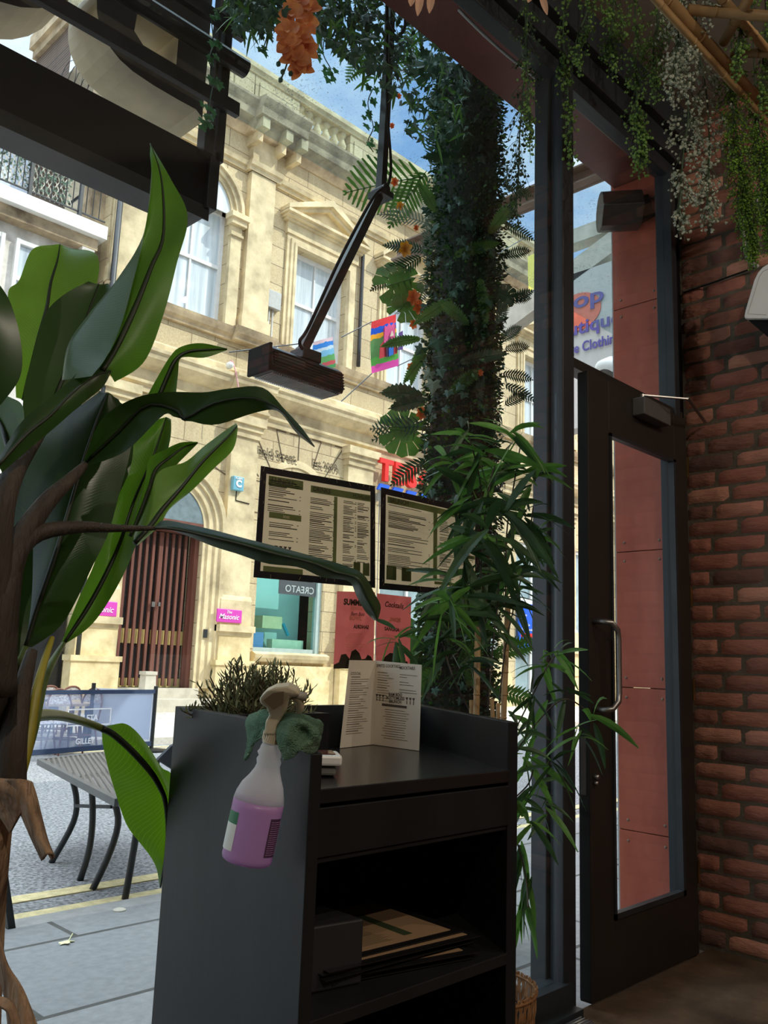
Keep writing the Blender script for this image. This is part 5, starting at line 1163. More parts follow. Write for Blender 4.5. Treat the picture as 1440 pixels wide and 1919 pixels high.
def fr_(x, y, dx, dy, ln, w_, mt, nl=18, droop=.15, lw=.16, fw=0, blunt=False, nm='fern_frond', sd=None):
    mb_ = MB(); p = colp(x, y); dr_ = RT*dx-UP*dy+FW*fw; frond(mb_, p, dr_, ln*1.2, w_*1.2, nl, droop, lw*(1 if blunt else 1.7), side=(sd or (dr_.cross(FW))), blunt=blunt); mb_.build(nm, mt, fc)
# left edge, top to bottom (pixel of the root, direction in the picture, length, half width)
fr_(800,330,-.95,.15,.34,.14,LG,13,.05,.20,blunt=True,nm='palm_frond')
fr_(800,320,-.55,.75,.26,.09,LG,16,.1,.2,nm='palm_frond')
fr_(775,60,-.1,1,.24,.045,LG,18,.0,.18)
fr_(770,40,-.3,1,.22,.06,LG,14,.1,.2)
fr_(690,90,-.4,.6,.16,.05,LG,12,.1,.2)
fr_(810,310,.05,-1,.24,.06,BG,18,.0,.12,nm='palm_frond')
fr_(805,420,-.9,-.35,.22,.05,SG_,16,.2,.12,nm='palm_frond')
fr_(800,470,-.9,-.2,.18,.04,BG,16,.1,.2)
fr_(792,480,-.8,.45,.24,.06,DG,22,.1,.2,nm='palm_frond')
fr_(800,500,.1,-1,.22,.05,SG_,22,.0,.16,nm='palm_frond'); fr_(796,510,-.15,.9,.14,.04,SG_,14,.0,.16,nm='palm_frond')
fr_(790,635,-.95,.05,.16,.03,LG,16,.15,.35); fr_(785,650,-.2,1,.16,.025,LG,16,.0,.3); fr_(800,660,-.6,.8,.15,.03,LG,14,.0,.3)
fr_(795,745,-.95,-.3,.17,.045,DG,10,.2,.4,nm='palm_frond'); fr_(800,750,-.8,.1,.14,.04,DG,10,.1,.4,nm='palm_frond')
fr_(792,800,-.95,-.05,.20,.07,BG,14,.1,.12,nm='palm_frond'); fr_(792,790,-.9,.25,.20,.07,DG,12,.1,.12,nm='palm_frond'); fr_(800,860,-.8,.5,.16,.05,DG,12,.1,.2,nm='palm_frond')
for x, y in ((820,400),(880,300),(850,560),(900,520),(860,680),(840,740),(905,700),(880,610),(915,440),(850,480)):
    fr_(x, y, rnd.uniform(-.7,.7), rnd.uniform(-1,.6), rnd.uniform(.12,.2), .035, rnd.choice((DG, DG, LG)), 16, .1, .3)
for x, y, dx, dy in ((948,350,.8,.2),(945,420,.9,.4),(948,560,.9,-.1),(945,570,.9,-.5),(940,640,.8,-.7),(945,655,.95,-.2),(940,700,.9,.1),(945,720,.9,.4),(945,760,.8,-.5),(938,115,.9,.2),(930,610,.4,-1),(942,480,.7,-.2)):
    fr_(x, y, dx, dy, rnd.uniform(.09,.14), .034, rnd.choice((DG, DG, BG)), 13, .1, .2)
for x, y, dx, dy in ((830,1250,-.6,.4),(860,1180,.3,-1),(920,1230,.8,-.3),(800,1300,-.6,-.2),(925,1290,.7,.2),(880,1290,.1,-1)):
    fr_(x, y, dx, dy, .2, .05, LG, 16, .1, .25)
for x, y, dx, dy, s_, mt in ((780,520,-.8,.35,.20,LG),(775,555,-.6,.7,.14,LG),(790,812,-.9,-.05,.19,LG),(780,1180,-.5,.6,.2,LG),(790,1220,-.7,.5,.2,LG),(930,545,.7,.4,.10,DG),(820,100,-.2,.9,.2,DG),(880,220,.1,.9,.2,DG)):
    mb_ = MB(); monstera(mb_, colp(x, y), RT*dx-UP*dy, s_, -FW+UP*.3+RT*rnd.uniform(-.3,.3)); mb_.build('monstera_leaf', mt, fc)
for x, y, s_, mt in ((775,560,.05,OR),(785,578,.045,OR),(760,470,.05,YO),(790,775,.04,OR),(740,345,.03,OR),(748,185,.02,OR),(735,240,.02,OR),(750,390,.03,YO),(780,430,.02,OR),(900,700,.02,OR),(775,610,.03,OR),(770,690,.03,OR)):
    mb_ = MB(); p = colp(x, y) - FW*.02
    for k in range(6): a = k*1.05+.3; lance(mb_, p, RT*math.cos(a)*.6+UP*math.sin(a)*.9-FW*.5, s_*.95, s_*.30, .1, -FW)
    mb_.build('flower', mt, fc)
for x, y, s_, mt in ((800,575,.055,BG),(795,610,.05,DG),(820,640,.07,BG),(830,670,.06,BG),(848,620,.05,DG),(805,700,.05,SG_),(790,655,.05,BG),(812,720,.06,SG_),(800,395,.05,BG),(815,180,.04,BG)):
    mb_ = MB(); ivy(mb_, colp(x, y)-FW*.03, s_, -FW); mb_.build('ivy_leaf', mt, fc)

# ---------------------------------------------------------------- hanging garland above, ivy and orchid
gd = thing('ivy_garland', tuple(aY(620, 10, 2.3)), 'thick garland of ivy and ferns hanging under the canopy at the top', 'garland')
rnd = random.Random(13); mb = MB(); mb2 = MB(); mb3 = MB(); wr2 = MB()
def lim(x): return 75+ (0 if x < 500 else -10 if x < 560 else 60) if x < 600 else 75+(x-600)*.75
for k in range(2300):
    x = rnd.uniform(430, 880); ym = (55 if x < 520 else 20+max(0,(x-560))*.1 if x < 590 else 60+(x-590)*.85) if x < 760 else 260
    y = rnd.uniform(-60, ym) if x > 440 else rnd.uniform(-40, 20)
    p = aY(x, y, 2.25+rnd.uniform(-.12,.25))
    t_ = rnd.random()
    if t_ < .45: ivy(mb, p, rnd.uniform(.018,.042))
    elif t_ < .75: oval(mb2, p, rnd.uniform(.03,.05))
    else: lance(mb3, p, (rnd.uniform(-1,1), rnd.uniform(-1,1), rnd.uniform(-1.2,.2)), rnd.uniform(.04,.09), .006, .3)
tag(mb.build('ivy_leaves', BG, gd), kind='stuff'); tag(mb2.build('broad_leaves', DG, gd), kind='stuff'); tag(mb3.build('narrow_leaves', LG, gd), kind='stuff')
for i, (x0, y0, pts) in enumerate(((690,180,[(700,165),(690,190),(694,215),(700,240),(690,265),(700,285)]), (410,40,[(395,30),(400,80),(392,110),(400,150),(392,200),(400,225),(385,232)]), (500,40,[(505,30),(500,70),(492,95)]), (615,90,[(610,60),(606,100),(620,130),(612,140)]))):
    mb_ = MB(); P2 = [aY(x, y, 2.35) for x, y in pts]; mb_.tube(catmull(P2, 20), .0025, 4)
    s2 = mb_.build('ivy_trail', DG, gd); m3 = MB()
    for x, y in pts:
        for k in range(3): ivy(m3, aY(x+rnd.uniform(-14,14), y+rnd.uniform(-8,8), 2.33), rnd.uniform(.022,.034), V((rnd.uniform(-.3,.3), -1, rnd.uniform(-.2,.4))))
    m3.build('ivy_leaves', mat('variegated_ivy', (.05,.16,.06), .5, trans=.5, var=.4), s2)
oc = thing('orchid_spray', tuple(aY(555, 60, 2.15)), 'hanging spray of coral orange orchid blooms at the top', 'flower')
def bloom(x, y, s_, par, mt, tilt=0):
    p = aY(x, y, 2.12); mb_ = MB()
    for k, (a, l, w_) in enumerate(((90,1,.34),(210,1,.34),(330,1,.34),(20,.95,.55),(160,.95,.55))):
        a = math.radians(a+tilt); lance(mb_, p, RT*math.cos(a)+UP*math.sin(a)-FW*.25, s_*l, s_*w_, .15, -FW+UP*.2)
    lance(mb_, p-FW*.01, -FW-UP*.6, s_*.5, s_*.2, .3, UP)
    mb_.build('bloom', mt, par)
for x, y, s_, tl in ((560,5,.05,0),(548,30,.055,30),(575,45,.05,-20),(560,70,.06,15),(542,85,.05,50),(572,95,.055,0),(555,112,.06,-25),(565,130,.05,20),(540,60,.05,10),(580,20,.05,40)): bloom(x, y, s_, oc, ORC, tl)
MB().tube(catmull([aY(545,-20,2.13), aY(552,60,2.14), aY(538,120,2.14), aY(526,150,2.14)], 12), .003, 5).build('flower_stem', DG, oc)
mb = MB()
for x, y in ((526,150),(530,135),(545,138),(522,120)): mb.lathe(tuple(aY(x,y,2.13)), [(.001,-.012),(.008,-.004),(.008,.004),(.001,.014)], 6, (.2,0,1))
mb.build('flower_buds', BG, oc)
VST0 = mat('flower_stem', (.04,.075,.035), .6)
pf = thing('paper_flower', tuple(aY(805, 5, 1.5)), 'pale peach artificial petals at the top edge, in front of the leafy column', 'flower')
MB().tube([aY(790,-18,1.5), V((aY(790,-18,1.5).x, 1.5, 3.82))], .002, 4).build('stem', VST0, pf)
PEA = mat('peach_petal', srgb(206,164,136), .6, trans=.3)
for x, y, x2, y2 in ((775,-20,770,12),(790,-20,783,30),(810,-20,805,25),(1012,-20,1026,28),(1000,-20,990,5)):
    if x > 900: continue
    mb = MB(); p = aY(x, y, 1.5); q = aY(x2, y2, 1.5); lance(mb, p, q-p, (q-p).length, .012, 0, -FW)
    mb.build('petal', PEA, pf)

pf2 = thing('paper_flower', tuple(aY(1012, -5, 1.45)), 'pale peach artificial petals at the top edge, above the window post', 'flower')
MB().tube([aY(1006,-18,1.45), V((aY(1006,-18,1.45).x, 1.45, 3.82))], .002, 4).build('stem', VST0, pf2)
for x, y, x2, y2 in ((1012,-20,1026,28),(1000,-20,990,5)):
    mb = MB(); p = aY(x, y, 1.45); q = aY(x2, y2, 1.45); lance(mb, p, q-p, (q-p).length, .012, 0, -FW); mb.build('petal', PEA, pf2)

# ---------------------------------------------------------------- potted bamboo beside the stand
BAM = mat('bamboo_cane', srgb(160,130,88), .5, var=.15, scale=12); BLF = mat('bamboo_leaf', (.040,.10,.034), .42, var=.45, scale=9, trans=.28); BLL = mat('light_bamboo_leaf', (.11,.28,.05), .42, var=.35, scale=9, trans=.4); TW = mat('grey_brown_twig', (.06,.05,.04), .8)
bm = thing('bamboo_plant', (1.84, 1.40, .0), 'tall artificial bamboo with narrow leaves standing in a wicker basket behind the host stand', 'plant')
BY = 1.42
rnd = random.Random(17)
for x0, x1, yt, dy_, r_ in ((893,897,1130,0,.0085),(944,952,1135,.03,.0085),(924,922,1310,-.03,.006),(934,934,1318,.02,.006),(884,884,1312,.03,.006)):
    p0 = aY(x0, 1345, BY+dy_); p1 = aY(x1, yt, BY+dy_); b0 = V((1.82+(p0.x-1.82)*.6, 1.40+dy_, .18))
    mb = MB().tube([b0, p0, p1], r_, 10)
    for k in range(5):
        q = p0.lerp(p1, k/5); 
        if yt < 1300: mb.tube([q-V((0,0,.002)), q+V((0,0,.002))], r_*1.15, 10)
    mb.build('cane', BAM, bm, smooth=True)
for pts in ([(897,1130),(905,1000),(900,900),(880,820)], [(905,1000),(925,880),(960,830)], [(948,1135),(950,1000),(965,900),(975,840)], [(915,1330),(925,1200),(935,1100),(930,1000)], [(935,1330),(950,1200),(985,1050),(1000,950)], [(950,1400),(985,1330),(1020,1260),(1040,1230)], [(960,1420),(1010,1350),(1060,1310),(1110,1340)], [(960,1500),(990,1470),(1000,1440)], [(965,1560),(985,1640),(990,1700)], [(880,1330),(850,1270),(830,1200),(820,1100)]):
    MB().tube(catmull([aY(x, y, BY+rnd.uniform(-.05,.05)) for x, y in pts], 14), .0022, 5).build('twig', TW, bm, smooth=True)
sprays = [(880,815,60,1),(905,850,75,1),(960,815,70,1),(930,880,80,1),(985,880,70,1),(850,870,60,1),(1000,905,55,1),(890,930,80,0),(940,950,80,0),(985,960,75,0),(860,960,60,0),(910,1000,85,0),(960,1020,80,0),(870,1030,70,0),(1000,1010,50,0),(900,1070,80,0),(950,1080,80,0),(985,1060,55,0),(850,1090,70,1),(880,1110,80,0),(920,1130,80,0),(970,1110,60,0),(840,1130,60,1),(870,1160,60,0),(850,1210,55,0),(880,1240,50,0),(930,1180,60,0),
          (1040,1225,60,1),(1015,1240,50,1),(1060,1300,50,0),(1110,1345,70,1),(1085,1370,50,1),(1010,1370,70,1),(985,1420,65,1),(1030,1430,60,0),(1000,1480,60,1),(985,1530,60,1),(1020,1520,50,0),(975,1590,55,0),(990,1640,45,1),(980,1690,50,1),(745,1190,45,1),(1000,1300,50,0),(970,1370,50,0)]
mb = MB(); mb2 = MB(); tw_ = MB()
for x, y, L_, lite in sprays:
    c0_ = aY(x, y, BY + rnd.uniform(-.10,.10)) if x > 800 else aY(x, y, 1.45)
    n_ = rnd.randint(9, 12) if y < 1200 else rnd.randint(6, 9)
    for k in range(n_):
        a = rnd.uniform(0, 2*math.pi); d_ = RT*math.cos(a)*1.0 + UP*(math.sin(a)*.75-.15) + FW*rnd.uniform(-.6,.6)
        if x > 1080: d_ += RT*.5
        if y > 1560: d_ = RT*rnd.uniform(-.5,.5)-UP*1.0+FW*rnd.uniform(-.4,.4)
        ln = L_*rnd.uniform(.9,1.5)/700; p = c0_ + V((rnd.uniform(-.012,.012), rnd.uniform(-.012,.012), rnd.uniform(-.02,.02)))
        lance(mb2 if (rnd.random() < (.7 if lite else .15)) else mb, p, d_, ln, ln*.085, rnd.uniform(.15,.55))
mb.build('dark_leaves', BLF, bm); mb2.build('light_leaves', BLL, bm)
# wicker basket
bk = thing('wicker_basket', (1.80, 1.40, 0), 'brown woven wicker basket holding the bamboo, on the floor behind the stand', 'basket')
WK = mat('brown_wicker', srgb(150,108,70), .6, var=.3, scale=30, bump=.3, bscale=90)
rim = aY(1010, 1806, 1.40); HZ = rim.z; kb_ = ray(1010, 1822).to_2d().normalized(); RR_ = abs(1.80*kb_.y-1.40*kb_.x)*.97
mb = MB()
n = 54
for k in range(n):
    for sg in (1, -1):
        pts = []
        for j in range(9):
            t_ = j/8; a = 2*math.pi*(k/n + sg*t_*.11); r_ = RR_*(.80+.20*t_) + (.0022 if (j+k) % 2 else -.0022)*sg
            pts.append(V((1.80+math.cos(a)*r_, 1.40+math.sin(a)*r_, .01+t_*HZ)))
        for p, q in zip(pts, pts[1:]): mb.bar(p, q, .0085, .0015, V((math.cos(a), math.sin(a), 0)))
mb.build('woven_wall', WK, bk)
for k in range(1): MB().tube([V((1.80+math.cos(a)*RR_, 1.40+math.sin(a)*RR_, HZ)) for a in [2*math.pi*i/40 for i in range(41)]], .004, 6).tube([V((1.80+math.cos(a)*RR_*.8, 1.40+math.sin(a)*RR_*.8, .012)) for a in [2*math.pi*i/40 for i in range(41)]], .006, 6).build('rim', WK, bk, smooth=True)
MB().lathe((1.80, 1.40, .01), [(RR_*.72,0),(RR_*.86,HZ-.06),(RR_*.82,HZ-.06),(.02,HZ-.09)], 24).build('inner_pot', BLACKM, bk, smooth=True)

# ---------------------------------------------------------------- hanging pearl vines inside
PG1 = mat('green_pearl_leaf', (.16,.30,.06), .5, var=.3, trans=.3); PG2 = mat('white_green_pearl_leaf', (.42,.46,.36), .6, var=.15, trans=.2); PG3 = mat('lime_tiny_leaf', (.17,.33,.03), .5, var=.4, scale=20, trans=.3); PG4 = mat('silhouette_pearl_leaf', (.05,.09,.04), .5, var=.3, trans=.2)  # dark pearl leaf copy paints a vine's silhouette against the bright glass
VST = mat('vine_stem', (.04,.075,.035), .6)
def cup(mb_, p, d_, s_):                                 # tiny cone-shaped bud leaf
    d_ = d_.normalized(); a = d_.orthogonal().normalized(); b = d_.cross(a)
    ring_ = [p + d_*s_ + (a*math.cos(i*1.2566)+b*math.sin(i*1.2566))*s_*.62 for i in range(5)]
    mb_.add([p]+ring_+[p+d_*s_*1.25], [(0, i+1, (i+1)%5+1) for i in range(5)] + [(6, (i+1)%5+1, i+1) for i in range(5)])
def vine(pts, Y, wid, n_, mt, s_, label, cs=.6, sub=5):
    rd = random.Random(hash((pts[0], n_)) % 9999 if False else int(pts[0][0]*7+pts[-1][1]))
    P2 = catmull([aY(x, y, Y) for x, y in pts], 30)
    t0 = thing('hanging_vine', tuple(P2[0]), label, 'vine', 'artificial vines hanging from the ceiling')
    stm_ = MB().tube([V((P2[0].x, P2[0].y, 3.82))]+P2, .0026, 5); lf_ = MB()
    for k in range(n_):
        t_ = rd.random()**.9; i = min(28, int(t_*29)); p = P2[i].lerp(P2[i+1], rd.random())
        w_ = wid*(1-.65*t_**3); e_ = p + RT*rd.uniform(-1,1)*w_ + FW*rd.uniform(-1,1)*w_*.8 - V((0,0,1))*rd.uniform(.02, .11)
        mid_ = p.lerp(e_, .5) + V((0,0,rd.uniform(.0,.012)))
        stm_.tube([p, mid_, e_], .0009, 3, cap=False)
        for j in range(sub):
            q_ = mid_.lerp(e_, j/(sub-1)) + V((rd.uniform(-1,1), rd.uniform(-1,1), rd.uniform(-1,.3)))*s_*1.3
            dd = V((rd.uniform(-1,1), rd.uniform(-1,1), rd.uniform(-1.2,.4)))
            cup(lf_, q_, dd, s_*rd.uniform(.7,1.2)); stm_.tube([mid_.lerp(e_, max(0, j/(sub-1)-.15)), q_], .0006, 3, cap=False)
    stm_.build('vine_stem', VST, t0); lf_.build('vine_leaves', mt, t0)
VY = 1.30
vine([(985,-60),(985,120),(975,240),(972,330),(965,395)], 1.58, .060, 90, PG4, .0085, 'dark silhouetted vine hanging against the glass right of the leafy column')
vine([(992,-60),(988,60),(990,170),(995,250)], 1.50, .030, 40, PG1, .008, 'thin green vine just left of the dark window post, upper part')
vine([(1058,-60),(1056,60),(1062,140),(1070,260)], 1.45, .030, 50, PG1, .009, 'green vine hanging down in front of the dark window post')
vine([(1105,-60),(1100,20),(1085,60),(1080,90)], 1.35, .04, 35, PG1, .008, 'short green vine at the top just right of the post')
vine([(1150,-60),(1150,20),(1145,70),(1150,105)], 1.30, .05, 70, PG1, .008, 'bushy green vine hanging in front of the ceiling, left of the longest one')
vine([(1190,-60),(1192,80),(1195,200),(1205,292)], 1.30, .048, 100, PG1, .009, 'long green vine ending in front of the red beam above the door')
vine([(1230,-60),(1232,40),(1225,90),(1228,140)], 1.22, .05, 70, PG1, .007, 'green vine with fine leaves left of the white tipped ones')
vine([(1262,-60),(1268,80),(1290,200),(1280,300),(1274,400)], 1.22, .085, 110, PG2, .0095, 'longest white tipped vine hanging down to the brick corner')
vine([(1300,-60),(1305,60),(1325,180),(1330,300),(1325,385)], 1.18, .085, 110, PG2, .0095, 'white tipped vine hanging in front of the bricks, right of the longest one')
vine([(1290,-60),(1275,20),(1270,90),(1262,150)], 1.12, .075, 70, PG2, .009, 'short white tipped vine beside the bamboo pole')
vine([(1372,110),(1375,220),(1388,320),(1402,400),(1408,455)], 1.10, .055, 420, PG3, .0065, 'dense lime green trailing vine on the brick wall left side', sub=6)
vine([(1415,150),(1425,260),(1434,350),(1444,440)], 1.08, .05, 360, PG3, .0065, 'dense lime green trailing vine at the right picture edge', sub=6)
vine([(1395,-60),(1392,20),(1385,70),(1378,100)], .98, .03, 40, PG1, .009, 'short green vine hanging through the bamboo trellis')
vine([(1440,-60),(1438,40),(1430,120),(1428,180)], .98, .04, 70, PG1, .009, 'green vine at the top right corner over the trellis')
# bamboo trellis hung from the ceiling
bt = thing('bamboo_trellis', tuple(aZ(1350, 60, 3.2)), 'bamboo pole trellis hanging from the ceiling at top right', 'trellis')
def pole(a, b, r_, mt=BAM):
    a, b = V(a), V(b); mb_ = MB().tube([a, b], r_, 12); L_ = (b-a).length
    for k in range(int(L_/.22)): q_ = a.lerp(b, (k+.4)*.22/L_); n_ = (b-a).normalized(); mb_.tube([q_-n_*.004, q_+n_*.004], r_*1.1, 12)
    mb_.build('bamboo_pole', mt, bt, smooth=True)
e0, e1 = aZ(1222, -30, 3.2), aZ(1465, 240, 3.2); eX = (e1-e0)*.9; pole(e0-eX, e1+eX*.4, .024)
pole(aZ(1212,-22,3.16)-eX, aZ(1455,248,3.16)+eX*.35, .012)
f0, f1 = aZ(1290, 18, 3.22), aZ(1480, 34, 3.22); pole(f0, f1+(f1-f0)*1.6, .017)
pole(aZ(1356,80,3.23), aZ(1420,-30,3.23), .016); pole(aZ(1330,-30,3.24), aZ(1460,120,3.24), .015); pole(aZ(1370,100,3.23), aZ(1760,100,3.23), .014); pole(aZ(1400,170,3.23), aZ(1780,170,3.23), .014); pole(f1+(f1-f0)*1.4-eX*.8, f1+(f1-f0)*1.4+eX, .022)
MB().tube([V((p.x, p.y, 3.2)) for p in [e0.lerp(e1,.3)]]+[V((e0.lerp(e1,.3).x, e0.lerp(e1,.3).y, 3.82))], .002, 4).tube([e0.lerp(e1,.9), V((e0.lerp(e1,.9).x, e0.lerp(e1,.9).y, 3.82))], .002, 4).build('hanging_wire', BLACKM, bt)
q = aZ(1372, 130, 3.2); MB().tube([q+V((math.cos(a)*.004, math.sin(a)*.032, math.cos(a)*.034)) for a in [i*.35 for i in range(37)]], .002, 4).build('binding', mat('binding_twine', srgb(120,96,66), .8), bt)
# ================================================================ SHOP LETTER SIGN OUTSIDE, SEEN FROM BEHIND
sg = thing('sign_support', (0, 2.65, 2.78), 'deep black steel beam and rails carrying the shop sign letters', 'sign frame')
zt, zb2 = 3.005, 2.79
MB().box(-2.2, 1.64, 2.60, 2.80, zb2, zt).build('beam', BLACKM, sg, bevel=.002)
MB().box(-2.2, 1.64, 2.60, 2.605, zb2-.055, zb2+.0).box(-2.2, 1.64, 2.605, 2.80, zb2-.01, zb2).build('beam_flange', BLACK, sg)
MB().box(1.615, 1.66, 2.58, 2.82, zb2-.012, zt+.01).box(1.57, 1.615, 2.555, 2.61, zt-.03, zt+.09).build('end_bracket', BLACK, sg, bevel=.003)
def rail_(pa, pb, Y, h, r_=None):
    a, b = aY(*pa, Y), aY(*pb, Y); z = b.z; x0 = b.x
    if r_: MB().tube([(-2.2, Y, z), (x0, Y, z)], r_, 14).build('tube_rail', BLACK, sg, smooth=False)
    else: MB().box(-2.2, x0, Y-.012, Y+.012, z-h/2, z+h/2).build('flat_rail', BLACK, sg)
rail_((57,0), (446,208), 2.56, .055); rail_((200,0), (460,130), 2.56, .07, .036); rail_((337,0), (456,67), 2.56, .052)
a, b = aY(431, 0, 2.60), aY(404, 240, 2.60)
MB().box(a.x-.022, a.x+.012, 2.58, 2.62, 2.98, 3.97).build('upright', BLACK, sg)
MB().box(a.x-.040, a.x-.026, 2.60, 2.64, 2.98, 3.97).build('upright_edge', STEEL, sg)
MB().box(-.6, -.56, 2.58, 2.62, 2.98, 3.97).build('upright', BLACK, sg)
LET = mat('cream_letter_side', srgb(196,178,144), .55, var=.15, scale=6); LETB = mat('grey_brown_letter_back', srgb(74,66,56), .6, var=.15)
YF, YB = 2.66, 2.88
def letter(outer, inner, name, label, grp='sign letters seen from behind'):
    # outer outline and list of counters in x, z; built as a ring of walls plus a back plate
    cx_ = sum(p[0] for p in outer)/len(outer); cz_ = min(p[1] for p in outer)
    t0 = thing(name, (cx_, YF, cz_), label, 'sign letter', grp)
    import bmesh
    bm_ = bmesh.new()
    def loop(pts, y): 
        vs = [bm_.verts.new((x, y, z)) for x, z in pts]; return [bm_.edges.new((vs[i], vs[(i+1)%len(vs)])) for i in range(len(vs))]
    es = loop(outer, YF)
    for h_ in inner: es += loop(h_, YF)
    bmesh.ops.triangle_fill(bm_, use_beauty=True, edges=es)
    me = bpy.data.meshes.new('back_plate'); bm_.to_mesh(me); bm_.free()
    mb_ = MB(); mb_.add([tuple(v.co) for v in me.vertices], [tuple(p.vertices) for p in me.polygons]); k0 = len(mb_.v)
    mb_.add([tuple(v.co+V((0,YB-YF,0))) for v in me.vertices], [tuple(p.vertices) for p in me.polygons]); bpy.data.meshes.remove(me)
    mb_.build('face_plate', LETB, t0)
    sd_ = MB()
    for lp_ in [outer]+inner:
        n_ = len(lp_); sd_.add([(x, YF, z) for x, z in lp_]+[(x, YB, z) for x, z in lp_], [(i, (i+1)%n_, n_+(i+1)%n_, n_+i) for i in range(n_)])
    tag(sd_.build('side_return', LET, t0), 'cream side of the letter')
def xz(x, y): p = aY(x, y, YF); return (p.x, p.z)
def rr(pts, n=5):                                        # round a closed outline's corners by Catmull-Rom
    m_ = len(pts); out = []
    for i in range(m_):
        p0, p1, p2, p3 = [V((*pts[(i+j-1)%m_], 0)) for j in range(4)]
        for k in range(n):
            f = k/n; q_ = .5*((2*p1)+(p2-p0)*f+(2*p0-5*p1+4*p2-p3)*f*f+(3*p1-p0-3*p2+p3)*f**3); out.append((q_.x, q_.y))
    return out
x1, z0 = xz(380, 212); xl, zl = xz(172, 50)
zc = z0 + .26
# B seen from behind: straight stem on the right, two bowls bulging left
B_ = [(x1, z0+.02), (x1, z0+.72), (x1-.03, z0+.75), (x1-.26, z0+.75), (x1-.38, z0+.66), (x1-.40, z0+.52), (x1-.33, z0+.42), (x1-.43, z0+.33), (x1-.46, z0+.20), (x1-.42, z0+.08), (x1-.30, z0+.01), (x1-.03, z0)]
h1 = [(x1-.13, z0+.135), (x1-.13, z0+.27), (x1-.26, z0+.27), (x1-.305, z0+.24), (x1-.31, z0+.17), (x1-.27, z0+.135)]
h2 = [(x1-.13, z0+.47), (x1-.13, z0+.60), (x1-.22, z0+.60), (x1-.26, z0+.57), (x1-.26, z0+.50), (x1-.22, z0+.47)]
letter(rr(B_, 3), [h1, h2], 'sign_letter', 'big mirrored letter B of the shop sign, nearest the sign frame end')
cxo, czo = x1-.46-.385, z0+.355
letter([(cxo+math.cos(a)*.35, czo+math.sin(a)*.37) for a in [i*math.pi/16 for i in range(32)]], [[(cxo+math.cos(a)*.14, czo+math.sin(a)*.16) for a in [i*math.pi/12 for i in range(24)]]], 'sign_letter', 'big round letter O of the shop sign, left of the letter B')

# ================================================================ PATIO HEATER ON A HINGED ARM
HY = 2.30
ph_ = thing('patio_heater', tuple(aY(740, -10, HY)), 'black ribbed infrared heater on a hinged arm hanging outside the window', 'heater')
pa, pb = aY(503, 672, HY), aY(628, 722, HY)
dX = V((1,0,0)); L_ = pb.x-pa.x+.02; zc = (pa.z+pb.z)/2 - .008
HB = mat('ribbed_black_aluminium', (.016,.016,.017), .38, metal=.2, var=.2)
x0 = pa.x-.03; sec = [(-.055,-.045),(.055,-.045),(.062,-.03),(.05,.035),(.03,.05),(-.03,.05),(-.05,.035),(-.062,-.03)]
MB().prism([(x0, HY+y, zc+z) for y, z in sec], (L_, 0, 0)).build('heater_body', HB, ph_, bevel=.002)
mb = MB()
for k in range(6): z = zc-.032+k*.011; mb.box(x0+.01, x0+L_, HY-.066+k*.0018, HY-.058+k*.0018, z, z+.005)
mb.build('cooling_ribs', HB, ph_)
mb = MB()
for k in range(34): x = x0+.015+k*(L_-.03)/33; mb.box(x, x+.002, HY-.05, HY+.05, zc-.052, zc-.045)
mb.build('bottom_grille', STEEL, ph_)
MB().box(x0-.012, x0, HY-.062, HY+.062, zc-.05, zc+.05).build('end_cap', BLACKM, ph_, bevel=.004)
MB().box(x0+.03, x0+.15, HY-.057, HY-.052, zc-.002, zc+.028).build('rating_plate', mat('grey_plate', (.09,.09,.085), .5), ph_)
MB().box(x0+L_*.44, x0+L_*.70, HY-.045, HY+.03, zc+.045, zc+.085).build('control_box', BLACK, ph_, bevel=.003)
j0 = aY(568, 655, HY); j1 = aY(714, 358, HY); j2 = aY(728, 110, HY); j3 = V((j2.x+.0, HY, 3.97))
MB().bar((x0+L_*.5, HY, zc+.06), j0, .04, .035).bar(j0, j1, .026, .034).build('lower_arm', BLACK, ph_)
MB().bar(j1, j2, .028, .034).bar(j2, j3, .028, .034).build('upper_arm', BLACK, ph_)
MB().box(j1.x-.035, j1.x+.035, HY-.04, HY+.04, j1.z-.035, j1.z-.01).cyl((j1.x, HY-.035, j1.z), (j1.x, HY+.035, j1.z), .02, 12).build('hinge', BLACK, ph_)
MB().tube(catmull([V((x0+L_*.5, HY-.03, zc+.07)), aY(562,640,HY-.05), aY(580,610,HY-.04), aY(640,480,HY-.04), aY(700,370,HY-.04), aY(732,330,HY-.03), aY(726,200,HY-.03), aY(726,60,HY-.03)], 50), .006, 6).tube(catmull([aY(726,60,HY-.04), aY(728,-10,HY-.08), aY(748,-20,HY-.1), aY(760,45,HY-.08), aY(742,68,HY-.08), aY(726,40,HY-.06)], 24), .007, 6).build('power_cable', BLACKM, ph_, smooth=True)

